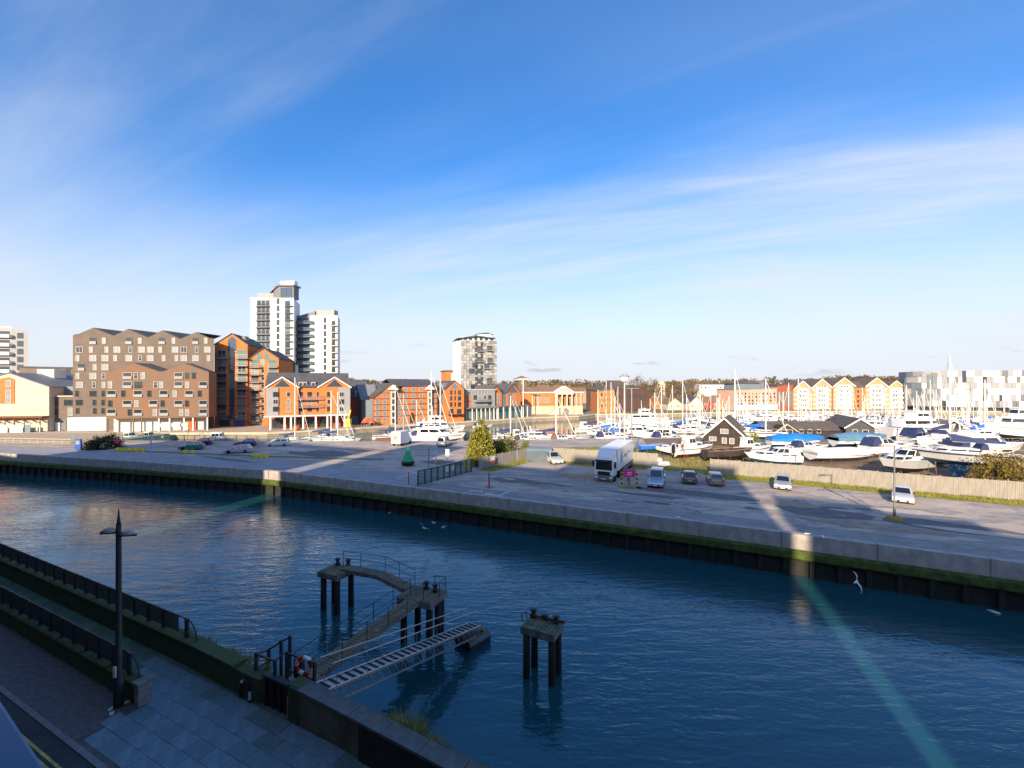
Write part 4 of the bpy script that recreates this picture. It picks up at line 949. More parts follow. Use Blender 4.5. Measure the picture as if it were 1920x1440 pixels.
xs = lambda x: b.px(*Z2(x, 450))[0]; zs = lambda y: b.px(*Z2(900, y))[1]
b.box('penthouse', xs(915), xs(1062), 1.5, 5, zs(400), zs(352), 'mid_panel'); MB().prism([(xs(760), 1.5, zs(398)), (xs(905), 1.5, zs(398)), (xs(905), 1.5, zs(360))], (0, 11, 0)).build('sloping_roof', 'dark_panel', b.o)
for k in range(9):
    y = 465+k*55
    b.bpx(*Z2(830, y), xs(915)-xs(750), 1.4, 'slab')
    for x in (780, 845): b.wpx(*Z2(x, y-25), 3.2, 2.2, 'blue', 1.2)
    b.wpx(*Z2(1001, y-27), 1.3, 2.4, 'd'); b.bpx(*Z2(1076, y+20), 2.7, 1.2, 'dark'); b.wpx(*Z2(1070, y-5), 1.8, 2.0, 'd')
b = Bld('office_block', 'small blue-grey block with square windows below the white towers', D(520, 150), D(554, 152))
b.body([Z2(610, 720), Z2(672, 742), Z2(758, 800)], 9, 'steel_blue', 'slate', ov=.1)
for y in (795, 850): 
    for x in (640, 697): b.wpx(*Z2(x, y), 1.4, 1.8, 'blue')

# ---- dark red brick house
Z6 = lambda x, y: (640+x/7.385, 700+y/7.385)
b = Bld('brick_house', 'dark red brick building with slate roof and white dormers in shade', D(654, 139), D(687, 141))
b.body([Z6(95, 350), Z6(335, 350)], 12, 'brick_red', None)
b.gable_roof('roof', 0, b.W, 0, 12, b.px(*Z6(200, 350))[1], b.px(*Z6(200, 150))[1]+1.0, 'slate', .2, wall='brick_red')
for x in (230, 300): xx, _ = b.px(*Z6(x, 330)); z = b.px(*Z6(200, 345))[1]; b.box('dormer', xx-.8, xx+.8, .3, 3.5, z, z+2.3, 'render_white'); b.win(xx, z+.4, 1.1, 1.4, 'd', .3)
b.box('arcade_screen', .3, b.W-.3, -.5, -.02, 0, 2.6, 'steel_blue')
# ---- orange warehouse
b = Bld('warehouse', 'long orange brick warehouse with string courses, big left gable and rows of pale windows', D(700, 134.5), D(820, 147))
zE = b.px(*Z6(1000, 180))[1]; xg = b.px(*Z6(870, 250))[0]
b.body([Z6(440, 345), Z6(705, 140), Z6(872, 265)], 20, 'brick_orange', 'slate')
b.box('long_wall', xg-.5, b.W, .06, 16, -.3, zE, 'brick_orange'); b.gable_roof('long_roof', xg-3, b.W, .06, 16, zE, b.px(*Z6(1000, 135))[1]+1.2, 'slate', .2)
for y, xs_ in ((225, (890, 1000, 1105)), (310, (600, 800, 890, 1000, 1105, 1275)), (395, (500, 600, 800, 890, 1000, 1105, 1275)), (475, (500, 600, 800, 890, 1000, 1105, 1275)), (560, (500, 600, 800, 890, 1105, 1275)), (640, (500, 600, 800, 890, 1105, 1275))):
    for x in xs_: b.wpx(*Z6(x, y), 1.25, 1.35, 'b', 0 if x < 870 else .06)
for y in (272, 352, 432, 512, 592):
    z = b.px(*Z6(700, y))[1]; xl = 0.02 if y > 345 else b.px(*Z6(560 if y < 300 else 470, y))[0]; b.box('string_course', xl, b.W, -.05, .055, z-.1, z+.1, 'brick_dark')
for x in (705, 1215):
    xx, z = b.px(*Z6(x, 170)); b.box('hoist_tower', xx-.6, xx+.6, -.9, -.07, 0, z-1.4, 'pale_panel'); MB().prism([(xx-1.6, -1.6, z-1.3), (xx+1.6, -1.6, z-1.3), (xx, -1.6, z+.2)], (0, 1.5, 0)).build('hoist_canopy', 'render_white', b.o)
    for k in range(5): b.win(xx, .4+k*2.05, .7, 1.4, 'd', -.9)
xx, z = b.px(*Z6(980, 600)); b.box('arched_door', xx-.8, xx+.8, -.03, .058, 0, 2.6, 'timber_dark'); MB().tube((xx, -.03, 2.6), (xx, .055, 2.6), .8, n=18).build('door_arch', 'timber_dark', b.o)
MB().prism([(-.15, .1, 0), (-2.4, 4.0, 0), (-2.4, 12, 0), (-.15, 12, 0)], (0, 0, b.px(*Z6(440, 370))[1])).build('grey_side', 'steel_blue', b.o)
b.gable_roof('side_roof', -2.6, 3, 4, 14, b.px(*Z6(440, 370))[1], b.px(*Z6(440, 160))[1], 'roof_grey', .1, wall='steel_blue')
# ---- teal link and narrow gable
b = Bld('link_building', 'narrow grey glazed link between the long warehouse and the narrow gabled house', D(820.5, 149), D(838, 150))
b.body([Z6(1340, 140), Z6(1460, 150)], 10, 'steel_blue', 'roof_grey')
for k in range(5): b.wpx(*Z6(1410, 255+k*78), 1.3, 1.4, rs('d', 'g'))
b = Bld('brick_house', 'narrow orange brick gabled house with grey glazed gable beside the checkered tower', D(836.5, 147), D(870.5, 150))
b.body([Z6(1445, 215), Z6(1570, 105), Z6(1700, 215)], 13, 'brick_orange', 'slate')
xc, z = b.px(*Z6(1570, 110)); MB().prism([(xc-1.7, -.06, z-2.5), (xc+1.7, -.06, z-2.5), (xc, -.06, z-.5)], (0, .05, 0)).build('gable_glazing', 'steel_blue', b.o)
for y in (265, 345, 430): 
    for x, w in ((1520, .8), (1575, .5), (1635, 1.1)): b.wpx(*Z6(x, y), w, 1.5, 'd')
for x in (1520, 1630): b.wpx(*Z6(x, 525), 1.6, 1.6, 'd'); xx, _ = b.px(*Z6(x, 560)); b.box('cafe_awning', xx-1.2, xx+1.2, -1.8, -.05, 2.3, 2.5, 'paint_black')
Z3 = lambda x, y: (640+x/5.5375, 580+y/5.5375)
b = Bld('apartment_building', 'plain orange and white block rising behind the narrow gabled house', D(836, 190), D(858, 192))
b.body([Z3(1090, 645), Z3(1200, 645)], 10, 'brick_orange', 'slate', th=.5); b.box('white_panel', 2.4, b.W-.1, -.1, .02, 8, b.px(*Z3(1140, 665))[1], 'render_white')
# ---- checkered tower
b = Bld('apartment_tower', 'grey and white checkered apartment tower with flat winged roof', D(864, 174), D(931.5, 178))
zt = b.px(*Z3(1300, 320))[1]; b.box('core', 0, b.W, 0, 14, -.3, zt, 'mid_panel')
MB().prism([(-.02, 0.0, 0), (-1.4, 5, 0), (-1.4, 13, 0), (-.02, 13.9, 0)], (0, 0, zt)).build('white_side', 'render_white', b.o)
random.seed(11); nc, nr = 13, 17; zb_ = b.px(*Z3(1300, 835))[1]; cw, ch = b.W/nc, (zt-zb_)/nr; m = MB(); dk = []
for r in range(nr):
    for c in range(nc):
        k = random.choices((0, 1, 2, 3), (5, 4, 2, 1))[0]; m.mat(min(k, 2)).box(c*cw+.04, (c+1)*cw-.04, -.1-.03*k, -.01, zb_+r*ch+.04, zb_+(r+1)*ch-.04)
        if k == 3 and c in (4, 5, 7, 8, 10): dk.append((c, r))
tag(m.build('cladding_panels', ['clad_mid', 'clad_light', 'clad_deep'], b.o), kind='stuff')
for c in (5, 7): 
    for r in range(1, nr, 2): b.win((c+.5)*cw, zb_+r*ch+.1, 0.9, 1.7, 'd', -.18)
for k, (u, r) in enumerate(((1435, 410), (1540, 405), (1435, 520), (1545, 530), (1510, 590), (1435, 640), (1435, 745), (1540, 740), (1355, 640), (1390, 580), (1370, 805), (1500, 805))):
    b.wpx(*Z3(u, r), 2.2, 2.0, 'd', -.18)
    if k in (0, 1, 2, 3, 4, 7): b.bpx(*Z3(u, r+24), 2.6, 1.1, 'grey', -.18)
xs = lambda x: b.px(*Z3(x, 300))[0]; zs = lambda y: b.px(*Z3(1400, y))[1]
b.box('attic', .6, b.W-1.2, .8, 13, zt, zs(285), 'render_white')
for k in range(6): b.win(xs(1290+k*55), zs(318), 1.3, 1.2, 'd', .8)
MB().prism([(xs(1195), -.5, zs(308)), (xs(1400), -.5, zs(268)), (xs(1600), -.5, zs(290)), (xs(1600), -.5, zs(298)), (xs(1400), -.5, zs(280))], (0, 14, 0)).build('winged_roof', 'dark_panel', b.o)
b.box('lift_house', xs(1425), xs(1580), 3, 11, zs(285), zs(242), 'render_white'); MB().prism([(xs(1415), 2.4, zs(246)), (xs(1530), 2.4, zs(226)), (xs(1595), 2.4, zs(250)), (xs(1530), 2.4, zs(236))], (0, 9, 0)).build('lift_house_roof', 'dark_panel', b.o)
# ---- podium
b = Bld('podium_block', 'low grey and orange podium with balconies in front of the checkered tower', D(871.5, 153), D(929, 160))
b.body([Z3(1285, 840), Z3(1595, 840)], 10, 'mid_panel', 'pale_panel', th=.35)
for k in range(9): b.wpx(*Z3(1305+k*33, 862), 1.1, 1.2, 'b')
for y in (925, 985): 
    for x in (1310, 1335): xx, z = b.px(*Z3(x, y)); b.box('brick_panel', xx-.35, xx+.35, -.07, .02, z-1.2, z+1.2, 'brick_orange')
    for x in (1390, 1435, 1490, 1540): b.wpx(*Z3(x, y-10), 1.3, 1.6, rs('b', 'd', 'w'))
    b.bpx(*Z3(1450, y+28), 6.2, 1.4, 'grey')
z = b.px(*Z3(1400, 1020))[1]; b.box('canopy', -.3, b.W+.3, -2.2, -.02, z-.2, z+.15, 'grey_metal')
for k in range(7): xx = 1+k*(b.W-2)/6; b.win(xx, .2, 1.5, z-.8, 'g'); b.box('column', xx+.85, xx+1.1, -2.0, -1.75, 0, z-.2, 'render_white')
# ---- right gabled cluster
Z4 = lambda x, y: (920+x/6, 660+y/6)
b = Bld('apartment_building', 'orange gabled waterfront apartments with grey glazed middle left of the columned custom house', D(923, 160), D(984, 171))
b.body([Z4(18, 470), Z4(60, 378), Z4(128, 470)], 12, 'brick_orange', 'slate'); b.body([Z4(180, 460), Z4(255, 362), Z4(335, 455)], 12, 'brick_orange', 'slate')
xa, xb = b.px(*Z4(128, 500))[0], b.px(*Z4(180, 500))[0]; z = b.px(*Z4(150, 470))[1]; b.box('glazed_middle', xa+.05, xb-.05, .4, 10, -.3, z, 'steel_blue')
MB().prism([(xa-.5, .3, z), (xb+.5, .3, z), (xb+.5, 6, z+2.6), (xa-.5, 6, z+2.6)], (0, 0, .25)).build('middle_roof', 'slate', b.o)
xc, z = b.px(*Z4(255, 370)); MB().prism([(xc-2.2, -.08, z-2.9), (xc+2.2, -.08, z-2.9), (xc, -.08, z-.4)], (0, .07, 0)).build('gable_glazing', 'glass_blue', b.o)
for y in (495, 550):
    for x in (55, 90, 265): b.wpx(*Z4(x, y), 1.2, 1.5, rs('b', 'w'))
    for x in (150, 168): b.wpx(*Z4(x, y), 1.4, 1.6, 'g', .4)
    b.wpx(*Z4(215, y), 1.6, 1.9, 'g')
z = b.px(*Z4(150, 605))[1]; b.box('canopy', -.2, b.W+.2, -2.5, -.02, z-.2, z+.15, 'steel_blue'); b.box('shopfront', .2, b.W-.2, -.12, -.01, .1, z-.3, 'glass_green')
for k in range(6): xx = .6+k*(b.W-1.2)/5; b.box('column', xx-.15, xx+.15, -2.3, -2.0, 0, z-.2, 'render_white')
b = Bld('lookout_tower', 'slim brick lookout tower with a broad overhanging cap roof', D(971.5, 196), D(988.5, 197), cat='tower')
b.body([Z4(310, 320), Z4(410, 320)], 4.2, 'brick_brown', None); z = b.px(*Z4(355, 312))[1]
MB().box(-1.2, b.W+1.2, -1.2, 5.4, z, z+.3).build('eaves', 'render_white', b.o); MB().loft([[(-1.2, -1.2, z+.3), (b.W+1.2, -1.2, z+.3), (b.W+1.2, 5.4, z+.3), (-1.2, 5.4, z+.3)], [(b.W/2-.2, 1.9, z+1.8), (b.W/2+.2, 1.9, z+1.8), (b.W/2+.2, 2.3, z+1.8), (b.W/2-.2, 2.3, z+1.8)]], closed=True).build('cap_roof', 'roof_tile', b.o)
b.wpx(*Z4(355, 345), 1.0, 1.3, 'b')
# ---- custom house
b = Bld('custom_house', 'brick and stone custom house with white pediment, columned portico and arched stair', D(984, 184), D(1092, 190))
ze = b.px(*Z4(700, 462))[1]; zb1 = b.px(*Z4(700, 605))[1]
b.box('wall', 0, b.W, 0, 13, zb1, ze, 'brick_orange'); b.box('stone_base', -.1, b.W+.1, -.15, 13, -.3, zb1-.02, 'stone')
b.box('cornice', -.35, b.W+.35, -.4, 13.3, ze+.02, ze+.5, 'render_white')
MB().loft([[(-.2, -.3, ze+.5), (b.W+.2, -.3, ze+.5), (b.W+.2, 13.2, ze+.5), (-.2, 13.2, ze+.5)], [(3, 5, ze+2.6), (b.W-3, 5, ze+2.6), (b.W-3, 8, ze+2.6), (3, 8, ze+2.6)]], closed=True).build('hipped_roof', 'roof_tile', b.o)
xl, xr = b.px(*Z4(715, 460))[0], b.px(*Z4(910, 460))[0]; xc = (xl+xr)/2; zp = b.px(*Z4(812, 388))[1]
b.box('entablature', xl, xr, -2.6, -.41, ze-.5, ze+.2, 'render_white')
MB().prism([(xl+.35, -2.3, ze+.3), (xr-.35, -2.3, ze+.3), (xc, -2.3, zp-.55)], (0, 4, 0)).build('pediment_face', 'stone', b.o)
m = MB()
for s in (xl-.3, xr+.3): m.bar((s, -.6, ze+.3), (xc, -.6, zp-.1), 4.2, .42)
m.build('pediment_frame', 'render_white', b.o)
for k in range(4): xx = xl+.6+k*(xr-xl-1.2)/3; MB().lathe([(.42, 0), (.34, .2), (.32, ze-zb1-1.2), (.3, ze-zb1-.9), (.45, ze-zb1-.55)], (xx, -2.1, zb1+.02), 10).build('column', 'stone', b.o, None, 0, 0, True)
b.box('portico_floor', xl-.6, xr+.6, -3.2, -.16, -.3, zb1, 'stone')
for k in range(3): b.win(xl+1.4+k*(xr-xl-2.8)/2, zb1+.4, 1.2, 2.6, 'd')
for x in (505, 565, 610, 648, 900, 935, 990): b.wpx(*Z4(x, 540), 1.0, 2.2, 'b')
for x in (468, 532, 962, 1015): xx, _ = b.px(*Z4(x, 540)); b.box('pilaster', xx-.22, xx+.22, -.14, -.01, zb1+.01, ze, 'stone')
xx, _ = b.px(*Z4(815, 650)); MB().tube((xx, -3.26, 1.1), (xx, -3.18, 1.1), 1.5, n=18).build('base_arch', 'concrete_dark', b.o)
for s in (-1, 1):
    for k in range(10): x0 = xc+s*(3.4+k*.42); b.box('stair_step', min(x0, x0+s*.42), max(x0, x0+s*.42), -5.0, -3.25, -.3, zb1-k*zb1/10, 'stone')
# ---- brick warehouse right of the custom house
b = Bld('warehouse', 'weathered orange brick warehouse with dark tin roof right of the custom house', D(1121, 198), D(1152, 198))
b.body([Z4(1205, 440), Z4(1395, 430)], 18, 'brick_orange', 'slate_brown', th=.5)
for x in (1250, 1300, 1350): 
    for y in (480, 540, 600): b.wpx(*Z4(x, y), .9, 1.3, 'd')
b = Bld('warehouse', 'dark brown brick warehouse with broad low roof joined to the orange warehouse', D(1152.5, 200), D(1217, 208))
b.body([Z4(1398, 425), Z4(1560, 385), Z4(1700, 395), Z4(1785, 440)], 24, 'brick_dark', 'slate_brown', th=.5)
for k in range(6): b.wpx(*Z4(1440+k*60, 500), 1.0, 1.6, 'd')
b.box('roof_store', 4, 11, 6, 12, b.px(*Z4(1500, 400))[1], b.px(*Z4(1500, 318))[1], 'slate_brown')
# ---- far town houses and sheds
Z5 = lambda x, y: (1200+x/5.333, 680+y/5.333)
def house(u0, u1, Y, v_e, v_r, wall, roof, label, name='house', zb=None, n=3, rows=2, gable=False, depth=9):
    A, B = D(u0, Y), D(u1, Y+1); z = QN if zb is None else zb; h = Bld(name, label, A, B, z)
    ze_, zr_ = ZV(v_e, Y)-z, ZV(v_r, Y)-z
    if gable: h.body([(0, ze_), (h.W/2, zr_), (h.W, ze_)], depth, wall, roof, px=False)
    else: h.box('wall', 0, h.W, 0, depth, -3, ze_, wall); h.gable_roof('roof', 0, h.W, 0, depth, ze_, zr_, roof, .3, wall=wall)
    for r in range(rows):
        for k in range(n): h.win((k+.5)*h.W/n, ze_-1.9-r*2.6, 1.0, 1.3, rs('w', 'b', 'd'))
    return h
house(1253, 1278, 215, 757, 747, 'render_cream', 'roof_tile', 'cream gabled house behind the masts right of the dark warehouse', gable=True, n=2)
house(1292, 1318, 212, 757, 744, 'render_cream', 'slate', 'pale house with steep glazed gable among the far masts', gable=True, n=2)
house(1318, 1345, 216, 753, 744, 'brick_red', 'roof_tile', 'red roofed brick house between the masts of the far marina')
house(1229, 1252, 225, 752, 743, 'brick_orange', 'roof_tile', 'small orange brick house behind the long white boat shed')
house(1345, 1378, 222, 752, 742, 'brick_orange', 'roof_tile', 'orange brick terrace just left of the pink waterside block', n=4)
house(1312, 1368, 300, 723, 721, 'render_white', 'pale_panel', 'long low white building on the far rise', n=8, rows=1, zb=4)
house(1264, 1300, 330, 728, 722, 'brick_brown', 'slate', 'brown terrace on the hillside left of the low white building', zb=6)
house(1236, 1247, 260, 722, 715, 'stone', 'stone', 'pale stone church tower above the far trees', 'church_tower', n=1, rows=3, depth=5)
house(1100, 1122, 290, 735, 730, 'render_cream', 'roof_tile', 'pale terrace with white fronts on the hill beside the custom house', n=4, zb=5)
house(1076, 1100, 300, 732, 727, 'brick_orange', 'roof_tile', 'brick terrace on the hill above the custom house roof', n=4, zb=5)
house(723, 758, 320, 712, 710, 'render_white', 'pale_panel', 'white block with dark side rising over the orange warehouse roof', n=3, zb=5)
house(655, 682, 300, 716, 713, 'render_white', 'slate', 'white building with small turret behind the dark red house', zb=5)
house(712, 724, 330, 717, 715, 'render_white', 'slate', 'tiny white house among the hillside trees', n=1, rows=1, zb=6)
for i, (u, Y, v) in enumerate(((1010, 330, 727), (1040, 345, 727), (1000, 300, 731))): house(u, u+22, Y, v, v-5, 'brick_orange', 'roof_tile', ('orange roofed house on the hill left of the pediment', 'orange roofed house on the hill directly above the pediment', 'low orange house just behind the custom house roof')[i], zb=6)
# ---- pink brick block, glass block, gabled row
b = Bld('apartment_building', 'pink brick waterside block with rows of windows and grey roofs', D(1379, 214), D(1457, 219))
b.body([(1379, 731), (1457, 728)], 14, 'brick_pink', 'roof_grey', th=.4)
b.box('attic', 3, b.W-4, 4, 12, b.px(1400, 729)[1], b.px(1410, 718)[1], 'steel_blue'); MB().prism([(2, 3.5, b.px(1410, 719)[1]), (b.W*.75, 3.5, b.px(1410, 719)[1]), (b.W*.5, 3.5, b.px(1410, 713)[1])], (0, 9, 0)).build('attic_roof', 'slate', b.o)
for v in (738, 744.5, 751, 757.5, 764): 
    for k in range(11): b.wpx(1384+k*6.8, v, .85, 1.1, rs('d', 'd', 'w'))
b.box('white_base', -.1, b.W+.1, -.12, .02, -.2, 2.6, 'render_white')
b = Bld('apartment_building', 'green glazed block with red brick top between the pink block and the gables', D(1457.5, 220), D(1487, 222))
b.body([(1457.5, 723), (1487, 721)], 12, 'brick_red', 'slate', th=.4)
for v in (737, 744, 751, 758):
    for k in range(4): b.wpx(1461.5+k*7.3, v, 1.7, 1.6, 'g')
names = ['first', 'second', 'third', 'fourth', 'fifth']
for i, (u, hw, vp) in enumerate(((1505, 17, 715), (1541, 18, 711.5), (1582.5, 20, 709), (1643, 20, 709), (1680, 19, 714.5))):
    b = Bld('gabled_apartments', 'orange and white gabled waterfront apartments, %s gable from the left' % names[i], D(u-hw, 221+i*.8), D(u+hw, 221.8+i*.8), group='gabled apartments along the far marina')
    W = b.W; zt = b.px(u, vp)[1]; ze = b.px(u, vp+15)[1]
    b.body([(0, ze), (W/2, zt), (W, ze)], 12, 'brick_cream', 'slate_brown', px=False, th=.3)
    m = MB()
    for s in (-.4, W+.4): m.bar((s, -.36, ze-.25), (W/2, -.36, zt+.12), .12, .42)
    m.build('barge_board', 'render_white', b.o)
    b.box('white_bay', W*.2, W*.8, -.3, .02, 0, ze+.6, 'render_white')
    for k in range(6):
        z = .6+k*2.4
        if z+1.8 > ze+.8: break
        for q in (.36, .5, .64): b.win(W*q, z+.3, .95, 1.5, rs('d', 'w'), -.3)
        b.bal(W*.5, z+.1, W*.5, 1.0, 'white', -.3)
        for q in (.1, .9): b.win(W*q, z+.4, .8, 1.2, 'b'); b.box('pale_band', W*q-.9, W*q+.9, -.05, .02, z-.75, z+.1, 'render_cream')
b = Bld('brick_house', 'orange brick infill between the third and fourth far gables', D(1603, 223), D(1622.5, 223))
b.body([(1603, 727), (1622.5, 727)], 10, 'brick_orange', None); b.gable_roof('roof', 0, b.W, 0, 10, b.px(1610, 727)[1], b.px(1610, 716)[1], 'slate_brown', .1)
for k in range(4): 
    for q in (.3, .7): b.win(b.W*q, 1+k*2.5, 1.0, 1.4, 'd')
# ---- checkered campus block with rounded end
b = Bld('campus_building', 'large white and grey checkered building with a rounded left end', D(1752, 211), D(2020, 196))
random.seed(21)
pts = [Vector((-6.0, 14.0)), Vector((-7.0, 10)), Vector((-6.2, 6)), Vector((-3.8, 2.6)), Vector((-.5, .7)), Vector((3, 0))]; Lx = b.W
path2 = pts+[Vector((3+i*3.1, 0)) for i in range(1, int((Lx-3)/3.1))]
H0, H1 = b.px(1760, 762)[1], b.px(1748, 695.5)[1]
MB().prism([(p.x*.96+.4, p.y+.15, H0-.3) for p in path2]+[(path2[-1].x, 20, H0-.3), (-5, 20, H0-.3)], (0, 0, H1-H0+.2)).build('core', 'mid_panel', b.o)
MB().prism([(p.x*.8+1.5, p.y+1.5, -.3) for p in path2]+[(path2[-1].x, 18, -.3), (-4, 18, -.3)], (0, 0, H0-.1)).build('ground_floor', 'glass', b.o)
nr = 6; pc = {}
for i, (p, q) in enumerate(zip(path2, path2[1:])):
    L = (q-p).length; a = math.atan2(q.y-p.y, q.x-p.x)
    top = H1+min(1.6, .09*max(0, i-6)) if i > 5 else H1-(5-i)*.75
    rh = (H1-H0)/nr; x = 0
    for r in range(nr):
        x = 0; splits = rs((.5, .5), (.35, .65), (.65, .35), (1.0,), (.5, .5))
        for sfr in splits:
            w = L*sfr; z0 = H0+r*rh; z1 = min(top, z0+rh)
            if z1-z0 < .4: x += w; continue
            mt = random.choices(('render_white', 'mid_panel', 'pale_panel', 'dark_panel', 'glass'), (8, 4, 2, 2, 1))[0] if i > 4 else rs('mid_panel', 'pale_panel', 'dark_panel', 'steel_blue', 'mid_panel')
            key = (round(w, 2), round(z1-z0, 2), mt, rs(0, 1))
            if key not in pc: pc[key] = MB().box(.03, key[0]-.03, -.1-.04*key[3], .0, .03, key[1]-.03).mesh('panel', mt)
            link('panel', pc[key], b.o, (p.x+(q.x-p.x)*x/L, p.y+(q.y-p.y)*x/L, z0), a)
            x += w
for k in range(22): xx = 2+k*3.1; b.box('column', xx-.15, xx+.15, .6, .9, 0, H0-.3, 'render_white')

# ---- apartment blocks behind the viewpoint (they shade the river and the yard)
def fl(x): return -1.9-0.478*x
def back_block(label, x0, x1, zt, depth, off=0.0, wins=True):
    A, B = Vector((x0, fl(x0)-off, 0)), Vector((x1, fl(x1)-off, 0))
    bb = Bld('apartment_block', label, A, B, NZ-.2)
    bb.box('wall', 0, bb.W, -depth, 0, -1, zt-NZ, 'brick_brown'); bb.box('parapet', -.1, bb.W+.1, -depth-.1, .1, zt-NZ+.01, zt-NZ+.3, 'stone')
    if wins:
        nx = int(bb.W/3.6); nz_ = int((zt-NZ-1)/2.9)
        for i in range(nx):
            for k in range(nz_):
                o = bb.win((i+.5)*bb.W/nx, .8+k*2.9, 1.5, 1.6, 'd'); o.rotation_euler = (0, 0, math.pi)
    return bb
back_block('brown apartment block with the tallest roof behind the left of the viewpoint', -43.4, -33.5, 31.0, 9.5)
back_block('brown apartment block behind the viewpoint with a lower middle roof', -33.4, -12.1, 25.6, 9.5)
back_block('brown apartment block holding the balcony of the viewpoint', -12.0, 8.7, 29.3, 9.5)
back_block('lower brown apartment block behind the right of the viewpoint', 10.6, 18.0, 24.4, 9.5)
back_block('brown apartment block with a slightly higher roof behind the far right', 18.1, 24.0, 23.3, 9.5)
back_block('long brown apartment block farthest to the right behind the viewpoint', 24.1, 75.0, 22.0, 9.5)
back_block('brown apartment block left of the narrow passage behind the viewpoint', -93.0, -47.0, 26.9, 9.5)
back_block('low brown apartment block farthest to the left behind the viewpoint', -150.0, -93.1, 14.5, 9.5)
# ================================================================== ISLAND: FENCES, VEHICLES, STREET FURNITURE, SHEDS
random.seed(31)
def fence(label, pts, h, rail_side=False):
    t = thing('timber_fence', label, 'fence')
    L0 = 1.83; pm = []
    for v in range(3):
        m = MB(); n = 13
        for i in range(n):
            m.box(i*L0/n+.006, (i+1)*L0/n-.006, -.02+random.uniform(-.006, .006), .0, .06, h+random.uniform(-.03, .02))
        m.box(0, L0, .0, .05, .35, .45).box(0, L0, .0, .05, h-.45, h-.35)
        pm.append(m.mesh('fence_panel', 'timber_fence', fix=False))
    post = MB().box(-.06, .06, -.05, .09, -.2, h+.08).mesh('post', 'timber_fence')
    for p, a in along(pts, L0):
        link('post', post, t, (p.x, p.y, Q), a); link('fence_panel', random.choice(pm), t, (p.x, p.y, Q+random.uniform(-.03, .03)), a)
    return t
def gp(u, v): p = G(u, v, Q); return (p.x, p.y)
F_left = [gp(899, 882), gp(960, 867.5), gp(988, 862)]; F_mid = [gp(1034, 864.5), gp(1114, 869), gp(1215, 876)]
F_right = [gp(1332, 888), gp(1500, 902), gp(1700, 921), gp(1920, 940), (62, 42.5), (75, 36)]
fence('pale timber panel fence climbing to the right from the green gate', F_left, 1.85)
fence('pale timber panel fence behind the white lorry', F_mid, 2.15)
fence('long pale timber panel fence in front of the boatyard on the right', F_right, 2.05)
# grass verges
def verge(poly, w, name='verge'):
    a, b_ = offs(poly, -.05), offs(poly, -w)
    struct(sheet(name, [tuple(p) for p in a]+[tuple(p)+() for p in [q+Vector((0, random.uniform(-.5, .5))) for q in b_[::-1]]], Q+.012, 'verge'))
verge(F_right, 3.0); verge(F_mid, 2.3); verge(F_left, 2.2)
struct(sheet('verge', [gp(1240, 870), gp(1335, 883), gp(1345, 899), gp(1300, 884), gp(1235, 880)], Q+.016, 'verge'))
struct(sheet('verge', [gp(990, 839), gp(1235, 838), gp(1240, 862), gp(1034, 860), gp(985, 856)], Q+.012, 'verge'))
struct(sheet('boatyard_ground', [tuple(p) for p in offs(F_right, .3)]+[(140, 60), (128, 110), (72, 106), (30, 99), (24, 72)], Q+.004, 'earth'))
gm = MB()
for poly, w, n in ((F_right, 2.8, 1500), (F_mid, 2.0, 260), (F_left, 2.0, 160)):
    pts = along(poly, .02)
    for _ in range(n):
        p, a = random.choice(pts); d = random.random()**1.5*w; q = p+Vector((math.sin(a), -math.cos(a)))*d
        tuft(gm, (q.x, q.y, Q), 9, random.uniform(.1, .4), .22)
for _ in range(500):
    u, v = random.uniform(1235, 1340), random.uniform(858, 884); p = G(u, v, Q); tuft(gm, (p.x, p.y, Q), 8, random.uniform(.2, .5), .3)
tag(gm.build('verge_grass', M('grass_lit', (.22, .25, .035), .9, var=.3, scale=.6, col2=(.36, .32, .06)), fix=False), 'rough yellow-green grass along the foot of the timber fences', 'grass', kind='stuff')
# dividing verge between road and car park, with yellow barriers
vp = [gp(225, 845), gp(345, 849.5), gp(470, 855), gp(640, 860), gp(720, 862)]
for a_, b_ in zip(vp, vp[1:]): strip('verge', a_, b_, 1.3, Q+.02, 'leaf_hedge_ground' if 'leaf_hedge_ground' in MATS else 'mossy_path')
def barrier(u, v, label, rz):
    t = thing('traffic_block', label, 'barrier', (*gp(u, v), Q), rz, 'yellow blocks beside the car park')
    MB().prism([(-.42, -.26, 0), (.42, -.26, 0), (.30, -.1, .6), (-.30, -.1, .6)], (0, .5, 0)).build('block', 'paint_yellow', t, None, 0, .05)
    MB().box(-.2, .2, -.285, .27, .02, .12).build('fork_slot', 'paint_black', t)
    return t
k5 = ['first', 'second', 'third', 'fourth', 'fifth']
for i, u in enumerate((221, 232, 244, 255, 266)): barrier(u, 845.5+i*.35, 'yellow block beside the car park, %s from the left hedge' % k5[i], -.12)
for i, u in enumerate((346, 360)): barrier(u, 850+i*.5, ('yellow block in front of the teal car, left one', 'yellow block in front of the teal car, right one')[i], -.12)
for i, u in enumerate((476, 487, 498)): barrier(u, 857+i*.5, 'yellow block right of the silver hatchback, %s of three' % k5[i], -.12)

